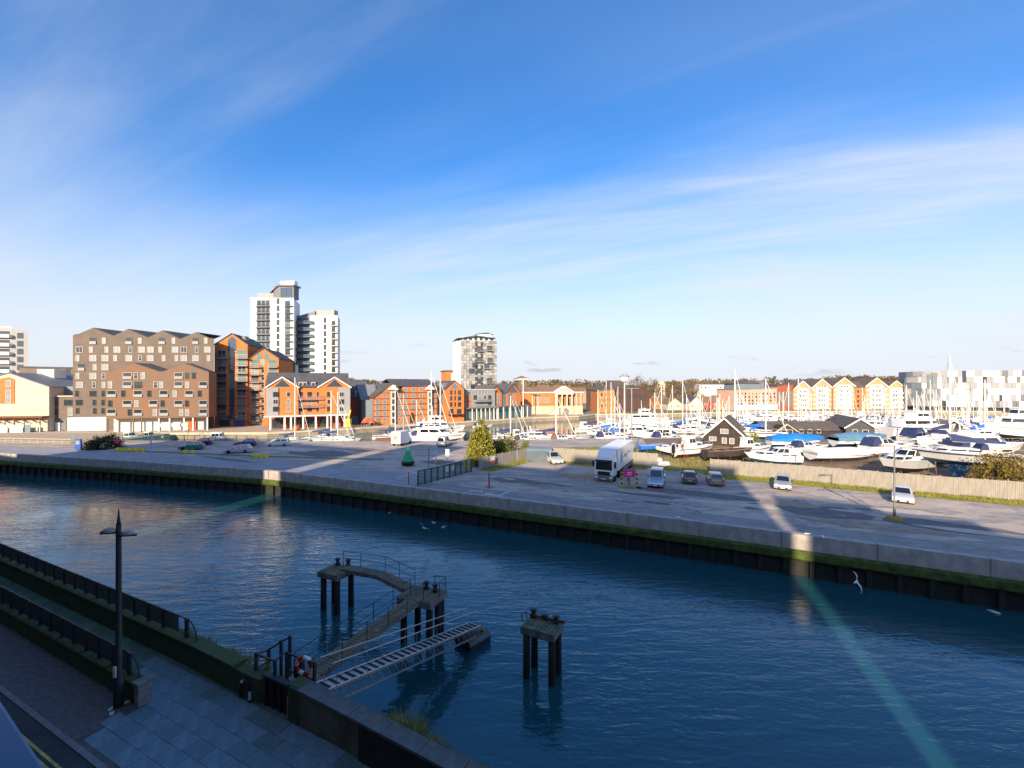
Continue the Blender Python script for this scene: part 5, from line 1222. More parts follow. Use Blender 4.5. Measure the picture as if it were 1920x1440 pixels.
# ------------------------------------------------------------------ vehicles
wheel_tyre = MB().lathe([(.20, -.1), (.31, -.1), (.33, -.06), (.33, .06), (.31, .1), (.20, .1)], n=16).mesh('tyre', 'rubber', 0, True)
wheel_rim = MB().lathe([(.05, -.08), (.2, -.09), (.2, .09), (.05, .08)], n=12).mesh('rim', 'alloy')
def wheel(t, x, y, r=.33, w=1.0):
    o = link('wheel', None, t, (x, y, r), 0); s = r/.33
    for n, me in (('tyre', wheel_tyre), ('rim', wheel_rim)): link(n, me, o, None, 0, (R(90), 0, 0), (s, s, s*w))
def car(name, label, cat, u, v, rz, paint, kind='hatch', group=None):
    # local: x forward, origin on the ground in the middle
    t = thing(name, label, cat, (*gp(u, v), Q+.004), rz, group)
    pn = 'car_%s' % paint[0]
    M(pn, paint[1], .3, .3, var=.03, coat=.6)
    if kind == 'van': L, Wd, H, zb, hood, A, B, roofr = 4.5, 1.85, 1.95, 1.05, 1.05, .9, -2.1, -1.95
    elif kind == 'estate': L, Wd, H, zb, hood, A, B, roofr = 4.5, 1.76, 1.46, .92, .98, .95, -2.05, -1.75
    elif kind == 'pickup': L, Wd, H, zb, hood, A, B, roofr = 4.9, 1.8, 1.75, 1.0, 1.05, .9, -.55, -.4
    else: L, Wd, H, zb, hood, A, B, roofr = 4.1, 1.74, 1.47, .92, 1.0, .75, -1.85, -1.35
    h = L/2
    prof = [(-h, .32), (-h+.02, .75), (-h+.12, zb), (B, zb+.04), (A, zb+.03), (h-.55, hood-.17), (h-.08, .72), (h, .5), (h-.05, .25), (-h+.1, .22)]
    MB().prism([(x, -Wd/2, z) for x, z in prof], (0, Wd, 0)).build('body', pn, t, None, 0, .09, True)
    cw, cr = Wd/2-.07, Wd/2-.24; fr_ = A-.75 if kind != 'van' else A-.55
    base = [(A, -cw, zb-.02), (A, cw, zb-.02), (B, cw, zb-.02), (B, -cw, zb-.02)]; top = [(fr_, -cr, H), (fr_, cr, H), (roofr, cr, H), (roofr, -cr, H)]
    MB().loft([base, top], closed=True).build('cabin', pn, t, None, 0, .06, True)
    bq, tq = [Vector(p) for p in base], [Vector(p) for p in top]
    def pane(nm, i, j, f0, f1, g0=.16, g1=.9):
        a, b_, c, d = bq[i], bq[j], tq[j], tq[i]; n = (b_-a).cross(d-a).normalized(); cen = Vector((0, 0, zb+.2)); n = n if n.dot((a+b_)/2-Vector((-.3, 0, zb))) > 0 else -n
        P = lambda f, g: a.lerp(b_, f).lerp(d.lerp(c, f), g)+n*.012
        MB().quadf([P(f0, g0), P(f1, g0), P(f1, g1), P(f0, g1)]).build(nm, 'tinted', t, fix=False)
    pane('windscreen', 0, 1, .07, .93, .1); pane('rear_window', 2, 3, .1, .9)
    if kind == 'van': pane('side_window', 1, 2, .06, .3); pane('side_window', 3, 0, .7, .94); pane('side_window', 1, 2, .34, .62); pane('side_window', 3, 0, .38, .66)
    else:
        for s in ((1, 2, .1, .46), (1, 2, .5, .9), (3, 0, .54, .9), (3, 0, .1, .5)): pane('side_window', *s)
    for sx_ in (h*.6, -h*.58):
        for sy in (-1, 1): wheel(t, sx_, sy*(Wd/2-.1))
    for sy in (-1, 1):
        MB().box(h-.20, h-.045, sy*Wd*.36-.17, sy*Wd*.36+.17, .58, .74).build('headlight', 'lamp_lens', t, None, 0, .03)
        MB().box(-h-.005, -h+.1, sy*Wd*.4-.12, sy*Wd*.4+.12, .72, .92).build('tail_light', 'paint_red', t)
        MB().box(A-.35, A-.15, sy*(Wd/2+.02)-.09, sy*(Wd/2+.02)+.09, zb, zb+.16).build('door_mirror', 'paint_black', t, None, 0, .03)
    MB().box(h-.03, h+.02, -.45, .45, .3, .46).build('grille', 'paint_black', t); MB().box(h+.015, h+.03, -.26, .26, .33, .44).build('number_plate', 'paint_white', t)
    MB().box(-h-.03, -h-.005, -.26, .26, .5, .62).build('number_plate', 'road_yellow', t)
    if kind == 'pickup': MB().box(-h+.15, -.7, -Wd/2+.12, Wd/2-.12, zb+.0, zb+.06).build('load_bed', 'paint_black', t)
    return t
rz_to = lambda u, v: math.atan2(-gp(u, v)[1], -gp(u, v)[0])          # heading that faces the viewer
car('parked_car', 'teal hatchback parked by the yellow blocks', 'car', 360, 843, R(198), ('teal', (.02, .22, .22)))
car('parked_car', 'silver hatchback with its side to the river in the left car park', 'car', 447, 849, R(196), ('silver', (.50, .51, .53)), 'estate')
car('parked_car', 'blue car parked behind the silver hatchback', 'car', 462, 836, R(196), ('blue', (.05, .12, .33)))
car('parked_car', 'white car parked alone by the dock railing', 'car', 521, 836, R(200), ('white', (.72, .72, .72)), 'estate')
car('parked_car', 'dark blue car tucked behind the teal hatchback', 'car', 378, 834.5, R(196), ('navy', (.02, .06, .20)))
car('parked_van', 'silver van seen from behind at the dock edge', 'van', 833, 836, R(80), ('silver_b', (.42, .43, .44)), 'van')
car('parked_van', 'pale blue-silver van facing the river beside the pink sign', 'van', 1231, 909, rz_to(1231, 905)-.08, ('paleblue', (.36, .44, .54)), 'van')
car('parked_car', 'dark grey car facing away between the pale van and the brown car', 'car', 1292, 903, rz_to(1292, 900)+math.pi+.05, ('dgrey', (.12, .13, .15)))
car('parked_car', 'taupe car with its back to the river beside the fence end', 'car', 1340, 906, rz_to(1340, 902)+math.pi+.12, ('taupe', (.27, .22, .20)), 'estate')
car('parked_car', 'light grey saloon facing the river in the patch of sun', 'car', 1468, 914, rz_to(1468, 910)-.02, ('lgrey', (.42, .43, .44)), 'estate')
car('parked_car', 'white hatchback beside the yard lamp post on the right', 'car', 1692, 939, rz_to(1690, 936)+.02, ('white_b', (.70, .70, .70)))
car('parked_car', 'small white pickup with blue windscreen beside the dark container', 'pickup truck', 1037, 867, rz_to(1037, 866)+.35, ('white_c', (.68, .67, .64)), 'pickup')
# white box van at the dock edge
t = thing('box_van', 'white box van at the dock edge where the sun strip ends', 'van', (*gp(754, 834), Q), R(75))
MB().box(-2.6, .9, -1.05, 1.05, .55, 2.95).build('box_body', 'gelcoat', t, None, 0, .05)
MB().prism([(.92, -.95, .45), (2.5, -.95, .45), (2.5, -.95, 1.1), (1.9, -.95, 1.35), (1.4, -.95, 2.15), (.92, -.95, 2.2)], (0, 1.9, 0)).build('cab', 'gelcoat', t, None, 0, .07, True)
MB().box(-2.66, -2.61, -.9, .9, .7, 2.8).build('rear_door', 'gelcoat_grey', t)
MB().box(-2.70, -2.665, -.35, .35, 1.5, 2.1).build('painted_mark', 'mid_panel', t)
for x in (-1.7, 1.7):
    for y in (-.9, .9): wheel(t, x, y, .36)
# lorry
lo = gp(1132, 905); lr = gp(1178, 868); la = ANG(lr, lo)
t = thing('lorry', 'white articulated lorry with long box trailer parked facing the river', 'lorry', (lo[0], lo[1], Q), la)
MB().prism([(-2.1, -1.22, .75), (-.05, -1.22, .75), (0, -1.22, 1.5), (-.14, -1.22, 2.75), (-.35, -1.22, 3.0), (-2.1, -1.22, 3.05)], (0, 2.44, 0)).build('cab', 'gelcoat', t, None, 0, .1, True)
MB().loft([[(-.5, -1.1, 3.02), (-.5, 1.1, 3.02), (-2.1, 1.15, 3.05), (-2.1, -1.15, 3.05)], [(-1.35, -1.0, 3.75), (-1.35, 1.0, 3.75), (-2.1, 1.1, 3.95), (-2.1, -1.1, 3.95)]], closed=True).build('wind_deflector', 'gelcoat', t, None, 0, .06, True)
MB().prism([(.005, -1.05, 1.62), (.005, 1.05, 1.62), (-.115, 1.0, 2.65), (-.115, -1.0, 2.65)], (.02, 0, .003)).build('windscreen', 'tinted', t)
MB().box(-.02, .10, -1.2, 1.2, .35, .95).build('bumper', 'dark_panel', t, None, 0, .05); MB().box(-.01, .05, -.8, .8, .98, 1.42).build('grille', 'paint_black', t)
for y in (-1, 1):
    MB().box(.08, .13, y*.95-.2, y*.95+.2, .6, .82).build('headlight', 'lamp_lens', t, None, 0, .02); MB().box(-.3, -.1, y*1.42-.1, y*1.42+.1, 1.9, 2.7).build('door_mirror', 'paint_black', t, None, 0, .03)
    MB().box(-1.0, -.35, y*1.225-.01, y*1.225+.01, 1.75, 2.5).build('side_window', 'tinted', t)
MB().box(.02, .12, -1.1, 1.1, 2.72, 2.9).build('sun_visor', 'paint_black', t)
MB().box(.105, .12, -.26, .26, .45, .56).build('number_plate', 'paint_white', t)
MB().box(-13.2, -2.5, -1.27, 1.27, 1.15, 4.0).build('trailer_body', 'gelcoat', t, None, 0, .03); MB().box(-13.1, -1.0, -.5, .5, .75, 1.12).build('chassis', 'paint_black', t)
MB().box(-12.8, -6.2, -1.22, 1.22, .5, 1.0).build('side_skirt', 'dark_panel', t)
for x in (-1.35, -3.9, -10.4, -11.6):
    for y in (-1.0, 1.0): wheel(t, x, y, .5, 1.3)
for y in (-1.275, 1.275):                                               # blue emblem and dark script on the trailer sides
    MB().box(-5.2, -3.9, min(y, y*1.004), max(y, y*1.004), 1.9, 3.3).build('blue_emblem', M('emblem_blue', (.12, .42, .62), .5, var=0), t)
    m = MB(); q = Vector((-5.9, y*1.003, 2.5)); random.seed(3)
    for k in range(16): r_ = Vector((-5.9-(k+1)*.26, y*1.003, 2.6+random.uniform(-.3, .45))); m.bar(q, r_, .02, .16); q = r_
    m.build('script_lettering', 'steel_blue', t)

# ------------------------------------------------------------------ buoy, gate, posts, signs
t = thing('navigation_buoy', 'green conical navigation buoy standing on the yard', 'buoy', (*gp(765, 873), Q))
MB().lathe([(.72, 0), (1.0, .15), (1.02, .45), (.95, .55)], n=18).build('float', 'paint_black', t, (0, 0, .15), 0, 0, True)
MB().lathe([(.95, .7), (.92, .78), (.12, 2.9), (.05, 3.05)], n=18).build('cone', 'paint_green', t, None, 0, 0, True)
MB().box(-.9, .9, -.08, .08, 0, .18).box(-.08, .08, -.9, .9, 0, .18).build('cradle', 'rust', t)
def poly_gate():
    t = thing('steel_gate', 'long blue-green steel gate across the yard entrance', 'gate'); a, b_ = Vector((*gp(784, 911), Q)), Vector((*gp(884, 885), Q)); d = b_-a; n = 9
    for i in range(n+1):
        q = a.lerp(b_, i/n); MB().box(-.07, .07, -.07, .07, 0, 1.9).build('post', 'gate_green', t, q, ANG(a, b_))
    for i in range(n):
        p, q = a.lerp(b_, i/n), a.lerp(b_, (i+1)/n); L = (q-p).length
        m = MB().box(0, L, -.03, .03, .12, .22).box(0, L, -.03, .03, 1.72, 1.84)
        for k in range(1, int(L/.14)): m.box(k*.14-.018, k*.14+.018, -.018, .018, .2, 1.75)
        m.build('bar_panel', 'gate_green', t, p, ANG(a, b_))
    MB().bar(a+Vector((0, 0, 1.93)), b_+Vector((0, 0, 1.93)), .1, .06).build('top_rail', 'alloy', t)
    for i, mt in ((4, 'pale_panel'), (5, 'stone')): q = a.lerp(b_, (i+.5)/n); MB().box(-.3, .3, -.08, -.05, .9, 1.6).build('notice', mt, t, q, ANG(a, b_))
poly_gate()
def post_sign(name, label, cat, u, v, h, mat, r=.05, extra=None):
    t = thing(name, label, cat, (*gp(u, v), Q)); MB().lathe([(r*1.3, 0), (r, .08), (r, h)], n=8).build('post', mat, t)
    if extra: extra(t, h)
    return t
def x_board(w, h, mat, z=0):
    return lambda t, H: MB().box(-w/2, w/2, -.06, -.045, H-h+z, H+z).build('board', mat, t, None, -.2)
def red_extra(t, h):
    for k in range(3): MB().lathe([(.105, 0), (.105, .18)], (0, 0, .25+k*.42), 8).build('white_band', 'paint_white', t)
post_sign('marker_post', 'red marker post with dark cap beside the river wall', 'post', 917, 916, 1.6, 'paint_red', .09, lambda t, h: MB().lathe([(.12, h), (.12, h+.2), (.05, h+.28)], n=8).build('cap', 'dark_panel', t))
post_sign('marker_post', 'red post at the left end of the steel gate', 'post', 766, 908, 1.5, 'paint_red', .06)
post_sign('marker_post', 'small red and white post between the red post and the gate', 'post', 782, 908, 1.1, 'paint_red', .05, red_extra)
post_sign('notice_board', 'white notice board on a post behind the steel gate', 'sign', 839, 874, 2.6, 'grey_metal', .04, x_board(.6, 1.5, 'paint_white'))
post_sign('signal_post', 'dark thin post with side arm behind the steel gate', 'post', 804, 880, 3.4, 'dark_metal', .05, lambda t, h: MB().bar((-.5, 0, h*.88), (.05, 0, h*.88), .05, .05).build('arm', 'dark_metal', t))
post_sign('signal_post', 'dark blue post with white base right of the green buoy', 'post', 817.5, 866, 2.9, 'paint_blue', .07, lambda t, h: MB().lathe([(.14, 0), (.12, .3)], n=8).build('base', 'paint_white', t))
t = post_sign('info_pillar', 'dark blue information pillar on the left quay', 'sign', 147, 845, .3, 'dark_metal', .1, lambda t, h: MB().box(-.55, .55, -.15, .15, .2, 2.2).build('panel', 'paint_blue', t, None, 0, .03)); MB().box(-.35, .35, -.17, -.155, 1.2, 1.9).build('panel_text', 'mid_panel', t)
post_sign('road_sign', 'back of a small dark square sign on the left quay', 'sign', 138, 835, 2.4, 'grey_metal', .04, x_board(.85, .85, 'steel_blue'))
post_sign('magenta_sign', 'small pink round sign beside the dark hedge on the left', 'sign', 220, 842, 1.7, 'dark_metal', .04, lambda t, h: MB().tube((0, -.04, h-.2), (0, -.07, h-.2), .45, n=14).build('disc', 'paint_magenta', t))
t = post_sign('street_lamp', 'slim blue-white T-shaped street lamp by the yellow blocks', 'lamp post', 283, 862, 4.3, M('pole_pale', (.40, .45, .62), .5, var=.1), .09, lambda t, h: MB().bar((-1.5, 0, h), (1.5, 0, h), .12, .08).build('cross_arm', 'rust', t))
# pink sign and striped bollards by the lorry
t = post_sign('magenta_sign', 'bright pink sign on a dark post between striped bollards by the lorry', 'sign', 1180, 910, 1.8, 'dark_metal', .05); MB().box(-.75, .75, -.07, -.03, 1.05, 1.95).build('board', 'paint_magenta', t, None, 0, .1)
MB().box(-.3, .25, -.078, -.072, 1.3, 1.4).box(-.25, .3, -.078, -.072, 1.55, 1.65).build('white_mark', 'paint_white', t)
for i, (u, v, nm) in enumerate(((1166, 911, 'left'), (1194, 911, 'right'), (1177, 904, 'middle'))):
    t = thing('striped_bollard', 'yellow and black striped bollard, %s one around the pink sign' % nm, 'bollard', (*gp(u, v), Q), 0, 'striped bollards around the pink sign')
    MB().lathe([(.09, 0), (.09, 1.65), (.05, 1.72)], n=10).build('post', 'paint_yellow', t)
    for k in range(3): MB().lathe([(.098, .2+k*.55), (.098, .45+k*.55)], n=10).build('black_band', 'paint_black', t)
struct(strip('verge', gp(1160, 914), gp(1202, 914), 1.3, Q+.016, 'verge'))
# yellow salt bin, shed, noticeboards
t = thing('grit_bin', 'yellow grit bin beside the end of the green gate', 'grit bin', (*gp(877, 876), Q), R(-20)); MB().prism([(-.55, -.4, 0), (.55, -.4, 0), (.6, -.4, .75), (-.6, -.4, .75)], (0, .8, 0)).build('bin', 'paint_yellow', t, None, 0, .04); MB().prism([(-.63, -.45, .76), (.63, -.45, .76), (.55, 0.05, 1.15), (-.55, .05, 1.15)], (0, .4, .0)).build('lid', 'paint_yellow', t)
t = thing('wall_notice', 'orange and white notice fixed to the timber fence', 'sign', (*gp(923, 877.5), Q), ANG(*F_left[:2])); MB().box(-.5, .5, -.12, -.09, 1.1, 1.75).build('white_part', 'paint_white', t); MB().box(-.5, .5, -.135, -.122, .85, 1.18).build('orange_part', 'paint_orange', t)
a, b_ = gp(987, 866), gp(1034, 867)
t = thing('storage_shed', 'dark blue-grey corrugated storage shed with rounded roof by the fence', 'shed', (*a, Q), ANG(a, b_)); Ls = math.hypot(b_[0]-a[0], b_[1]-a[1])
m = MB(); n = 22
for i in range(n): m.box(i*Ls/n, (i+.5)*Ls/n, -.02-.03*(i % 2), .05, 0, 1.75)
m.box(0, Ls, .0, 2.6, 0, 1.75); m.build('wall', 'container', t)
rg = [[(x, y, z) for y, z in ((-.1, 1.72), (.35, 2.1), (1.3, 2.3), (2.25, 2.1), (2.7, 1.72))] for x in (-.1, Ls+.1)]
MB().loft(rg, closed=True).build('roof', 'steel_blue', t)
# lamp posts on the island
t = thing('yard_lamp_post', 'tall grey yard lamp post on a yellow mossy plinth at the right', 'lamp post', (*gp(1677, 975), Q)); MB().lathe([(.11, 0), (.1, 1.2), (.07, 1.25), (.055, 6.8)], n=10).build('column', M('lamp_grey', (.20, .20, .19), .5, .3, var=.15), t, None, 0, 0, True)
MB().lathe([(.62, -.05), (.58, .3), (.25, .42)], n=12).build('plinth', M('moss_yellow', (.32, .27, .06), .9, var=.3, scale=3), t)
MB().bar((-.9, 0, 6.85), (.15, 0, 6.8), .08, .08).build('arm', 'lamp_grey', t); MB().box(-1.35, -.6, -.12, .12, 6.82, 6.94).build('lantern', 'lamp_hood', t, None, 0, .03)
t = thing('floodlight_pole', 'pale wooden floodlight pole in front of the conifer', 'lamp post', (*gp(892, 872), Q)); MB().lathe([(.13, 0), (.09, 5.2)], n=8).build('pole', M('pole_wood', (.36, .30, .18), .8, var=.2), t); MB().box(-.35, .35, -.25, .1, 5.0, 5.35).build('floodlight', 'pale_panel', t, None, 0, .04)
t = thing('lighting_mast', 'very tall lighting mast with a white lantern head behind the lorry', 'lighting mast', (*D(1171, 92).xy, Q)); zt = ZV(717, 92)-Q
MB().lathe([(.17, 0), (.12, zt)], n=10).build('mast', 'mast_white', t, None, 0, 0, True); MB().lathe([(.25, zt), (.75, zt+.25), (.95, zt+1.1), (1.1, zt+1.25), (.4, zt+1.6), (.3, zt+1.9)], n=14).build('lantern', 'paint_white', t); MB().lathe([(1.15, zt+1.26), (.5, zt+1.62), (.35, zt+2.0)], n=14).build('hood', 'mid_panel', t)
t = thing('lighting_mast', 'grey quay pole rising beside the lorry trailer', 'pole', (*D(1184.5, 72).xy, Q)); zt = ZV(728, 72)-Q
MB().lathe([(.12, 0), (.09, zt)], n=8).build('mast', 'grey_metal', t); MB().bar((-.9, 0, zt), (1.2, 0, zt), .1, .1).build('cross_arm', 'grey_metal', t)
t = thing('lighting_mast', 'tall pole with a pale cap in front of the lookout tower', 'lamp post', (*D(981, 168).xy, QN)); zt = ZV(711, 168)-QN
MB().lathe([(.22, 0), (.16, zt)], n=8).build('mast', 'mast_white', t); MB().box(-1.6, 1.6, -.4, .4, zt, zt+.3).build('cap', 'stone', t)
# dock railing behind the left car park
t = thing('dock_railing', 'green railing along the dock edge behind the left car park', 'railing')
dk_ = [(-87.5, 97.1), (-49, 95.2), (-24, 95.6)]
for p, a in along(dk_, 2.4):
    MB().box(-.05, .05, -.05, .05, 0, 1.2).build('post', 'gate_green', t, (p.x, p.y, Q), a)
    m = MB().box(0, 2.38, -.03, .03, 1.1, 1.18).box(0, 2.38, -.03, .03, .15, .2)
    for k in range(1, 12): m.box(k*.2-.015, k*.2+.015, -.012, .012, .18, 1.12)
    m.build('bar_panel', 'gate_green', t, (p.x, p.y, Q), a)
t = thing('promenade_railing', 'pale railing across the left quay in front of the cream warehouse', 'railing')
for p, a in along([(-118, 93.5), (-94, 90.5)], 2.0):
    MB().box(-.04, .04, -.04, .04, 0, 1.1).build('post', 'stone', t, (p.x, p.y, Q), a); MB().box(0, 2, -.025, .025, 1.02, 1.1).box(0, 2, -.02, .02, .5, .56).box(0, 2, -.02, .02, .2, .26).build('rail', 'stone', t, (p.x, p.y, Q), a)
struct(sheet('promenade', [(-220, 110), (-150, 92.5), (-91.5, 87.5), (-89, 96.5), (-89, 111), (-220, 121)], Q+.006, 'promenade'))
struct(sheet('quay_promenade', [(-220, 113), (-88, 113), (-64.3, 113.8), (-47, 124.2), (-36.6, 133.6), (-16.6, 147.6), (7.4, 166.6), (26.5, 175.4), (30, 200), (-30, 200), (-220, 140)], QN+.02, 'promenade'))
# quayside things in front of the orange blocks
t = thing('quay_crane', 'small yellow quayside kiosk crane in front of the low colonnaded block', 'crane', (*D(653.5, 127).xy, QN)); MB().box(-.7, .7, -.7, .7, 0, 2.6).build('cab', 'paint_yellow', t, None, 0, .1); MB().bar((0, 0, 2.5), (.6, 0, 5.2), .35, .35).build('jib', 'paint_yellow', t); MB().box(-1.0, 1.0, -1, 1, -.02, .3).build('base', 'dark_panel', t)
t = thing('life_raft_tent', 'orange-red tent canopy on the quay by the long orange warehouse', 'tent', (*D(692, 131).xy, QN)); MB().loft([[(-2, -1.2, 1.2), (2, -1.2, 1.2), (2, 1.2, 1.2), (-2, 1.2, 1.2)], [(-1.2, -.1, 2.7), (.4, -.1, 2.4), (.4, .1, 2.4), (-1.2, .1, 2.7)]], closed=True).build('canopy', 'paint_orange', t)
for x in (-1.9, 1.9):
    for y in (-1.1, 1.1): MB().tube((x, y, 0), (x, y, 1.25), .05).build('leg', 'alloy', t)
t = thing('quay_buoy', 'orange mooring buoy on the quay below the low colonnaded block', 'buoy', (*D(556, 118).xy, QN)); MB().lathe([(.3, 0), (.9, .35), (1.0, .8), (.8, 1.2), (.3, 1.45)], n=14).build('float', 'paint_orange', t, None, 0, 0, True); MB().lathe([(.12, 1.4), (.08, 2.1)], n=8).build('spindle', 'dark_metal', t)

# ------------------------------------------------------------------ black timber sheds in the boatyard
def shed(label, uA, uB, YA, YB, v_e, v_r, depth, wall='timber_dark', roof='slate_brown', gable=True):
    h = Bld('timber_shed', label, D(uA, YA), D(uB, YB), Q, 'shed'); ze_, zr_ = ZV(v_e, YA)-Q, ZV(v_r, (YA+YB)/2)-Q
    h.ze, h.zr = ze_, zr_
    if gable:
        h.body([(0, ze_), (h.W/2, zr_), (h.W, ze_)], depth, wall, roof, px=False, ov=.45, th=.2); m = MB()
        for s in (-.45, h.W+.45): m.bar((s, -.5, ze_-.22), (h.W/2, -.5, zr_+.1), .08, .26)
        m.build('barge_board', 'render_white', h.o)
        n = int(h.W/.3); m = MB()
        for i in range(n):
            x = (i+.5)*h.W/n; zt_ = ze_+(zr_-ze_)*(1-abs(x-h.W/2)/(h.W/2))-.15; m.box(x-.13, x+.13, -.035-.012*(i % 2), -.002, 0, zt_)
        m.build('weatherboards', wall, h.o)
    else:
        h.box('wall', 0, h.W, 0, depth, -.2, ze_, wall); h.gable_roof('roof', 0, h.W, 0, depth, ze_, zr_, roof, .4, wall=wall)
    return h
h = shed('black timber shed with steep white-edged gable and two upper windows', 1320, 1398, 90, 86, 818, 785, 11)
h.win(h.W*.5, h.ze+.75, 1.5, 1.0, 'b', -.05); h.win(h.W*.22, .9, 1.4, .9, 'b', -.05); h.win(h.W*.5, .5, .9, 1.2, 'b', -.05); h.win(h.W*.68, .5, .9, 1.2, 'b', -.05)
m = MB()
for k in (0, 1): link('roof_light', MB().box(-.3, .3, -.5, .5, 0, .06).mesh('light', 'lamp_lens'), h.o, (h.W*.18, 4+k*2.4, h.ze+(h.zr-h.ze)*.36+.42), 0, (0, -math.atan2(h.zr-h.ze, h.W/2), 0))
h2 = shed('long low black timber shed with brown roof behind the blue tarpaulin', 1440, 1580, 104, 104, 807, 794, 9, gable=False)
MB().prism([(1.0, -2.2, 0), (5.2, -2.2, 0), (5.2, -2.2, h2.ze), (3.1, -2.2, h2.zr-.3), (1.0, -2.2, h2.ze)], (0, 4, 0)).build('porch', 'timber_dark', h2.o)
m = MB()
for s in (.6, 5.6): m.bar((s, -2.3, h2.ze-.1), (3.1, -2.3, h2.zr), .5, .18)
m.build('porch_roof', 'stone', h2.o); h2.win(3.1, .4, 2.8, 1.5, 'w', -2.2)
for x in (8, 10, 12.2): h2.win(x, .8, 1.0, 1.0, 'b')
for i in range(40): link('weatherboard', MB().box(0, .34, -.03, -.002, 0, h2.ze-.1).mesh('board', 'timber_dark'), h2.o, (5.5+i*.33, -.012*(i % 2), 0))
h = shed('dark grey gabled shed with two square white windows', 1586, 1640, 102, 100, 801, 786, 16, wall=M('shed_grey', (.075, .08, .085), .8, var=.15), roof='slate_brown')
h.win(h.W*.32, .9, 1.0, 1.1, 'w', -.05); h.win(h.W*.68, .7, 1.2, 1.3, 'w', -.05)
h = shed('far black shed with small white-edged gable among the yachts', 1765, 1805, 118, 118, 800, 789, 8)
h.win(h.W*.5, .5, .9, 1.0, 'w', -.05)
h = shed('small black shed with white-edged gable right of the long low shed', 1560, 1598, 108, 108, 808, 800, 6); h.win(h.W*.5, .4, 1.2, 1.0, 'd', -.05)
# ================================================================== BOATS
random.seed(41)
def hull_rings(L, B, F, dr, rake, n=12, tr=.86):
    rings = []
    for i in range(n+1):
        t = i/n; b_ = B/2*(tr+(1-tr)*min(1, t/.5)) if t < .5 else B/2*max(.015, 1-((t-.5)/.5)**2.2)
        sz = F*(1+.38*t*t); cz = F*(.12+.45*t**3); kz = -dr*(1-t**3.2)+F*.25*t**6
        x = -L/2+t*(L-rake); xs_ = x+rake*t**2; xc = x+rake*.45*t**2
        rings.append([(xs_, b_, sz), (xc, b_*(.86-.25*t*t), cz), (x, 0, kz), (xc, -b_*(.86-.25*t*t), cz), (xs_, -b_, sz)])
    return rings
def hull_parts(L, B, F, dr, rake, top, bottom, deck='gelcoat', stripe=None, tr=.86):
    rg = hull_rings(L, B, F, dr, rake, tr=tr); m = MB()
    m.mat(0).loft([[r[0], r[1]] for r in rg], cap=False).loft([[r[3], r[4]] for r in rg], cap=False)
    m.mat(1).loft([[r[1], r[2], r[3]] for r in rg], cap=False); m.mat(0).quadf(rg[0])
    out = [('hull', m.mesh('hull', [top, bottom], smooth=False))]
    d = MB().loft([[(r[0][0]-.02, r[0][1]*.97, r[0][2]-.05), (r[0][0]-.02, 0, r[0][2]+.0), (r[4][0]-.02, r[4][1]*.97, r[4][2]-.05)] for r in rg], cap=False)
    out.append(('deck', d.mesh('deck', deck)))
    if stripe:
        m = MB()
        for s in (0, 4):
            m.loft([[(r[s][0]*.998, r[s][1]*1.012-.0, r[s][2]*.80), (r[s][0], r[s][1]*1.014, r[s][2]*.9)] for r in rg[:-1]], cap=False)
        out.append(('stripe', m.mesh('stripe', stripe)))
    return out, rg
def house_parts(x0, x1, w0, w1, z0, h, rf, rb, mat='gelcoat', glass='tinted', g0=.42, g1=.86, name='cabin', top=.84, roof=None):
    def ol(k, e=0.0):
        s = 1-(1-top)*k; xr, xf = x0+rb*k-e, x1-rf*k+e; xm = xf-(xf-xr)*.22
        return [(xr, w0*s+e, z0+h*k), (xm, (w0*.7+w1*.3)*s+e, z0+h*k), (xf, w1*s*.55+e, z0+h*k), (xf, -w1*s*.55-e, z0+h*k), (xm, -(w0*.7+w1*.3)*s-e, z0+h*k), (xr, -w0*s-e, z0+h*k)]
    out = [(name, MB().loft([ol(0), ol(1)], closed=True).mesh(name, mat))]
    a, b_ = ol(g0, .015), ol(g1, .015)
    def pane(i, j, f0=.06, f1=.94):
        P = [Vector(a[i]).lerp(Vector(a[j]), f0), Vector(a[i]).lerp(Vector(a[j]), f1), Vector(b_[i]).lerp(Vector(b_[j]), f1), Vector(b_[i]).lerp(Vector(b_[j]), f0)]
        return MB().quadf(P).mesh('window', glass, fix=False)
    out += [('windscreen', pane(2, 3)), ('window', pane(1, 2)), ('window', pane(3, 4)), ('window', pane(0, 1, .12, .48)), ('window', pane(0, 1, .52, .94)), ('window', pane(4, 5, .06, .48)), ('window', pane(4, 5, .52, .88))]
    if roof: out.append(('hardtop', MB().loft([ol(1.0, .12), [(x, y, z+.12) for x, y, z in ol(1.0, .05)]], closed=True).mesh('hardtop', roof)))
    return out
def rail_parts(rg, i0, h=.6, r=.02, inset=.94):
    m = MB()
    for s in (0, 4):
        pts = [Vector((q[s][0]-.05, q[s][1]*inset, q[s][2])) for q in rg[i0:]]; tops = [p+Vector((0, 0, h)) for p in pts]
        m.path(tops, r, 4)
        for p, t in zip(pts[::2], tops[::2]): m.tube(p, t, r, n=4, caps=False)
    return [('bow_rail', m.mesh('rail', 'alloy'))]
def box_part(name, x0, x1, y0, y1, z0, z1, mat, bev=0): return (name, MB().box(x0, x1, y0, y1, z0, z1).mesh(name, mat, bev))
BOATS = {}
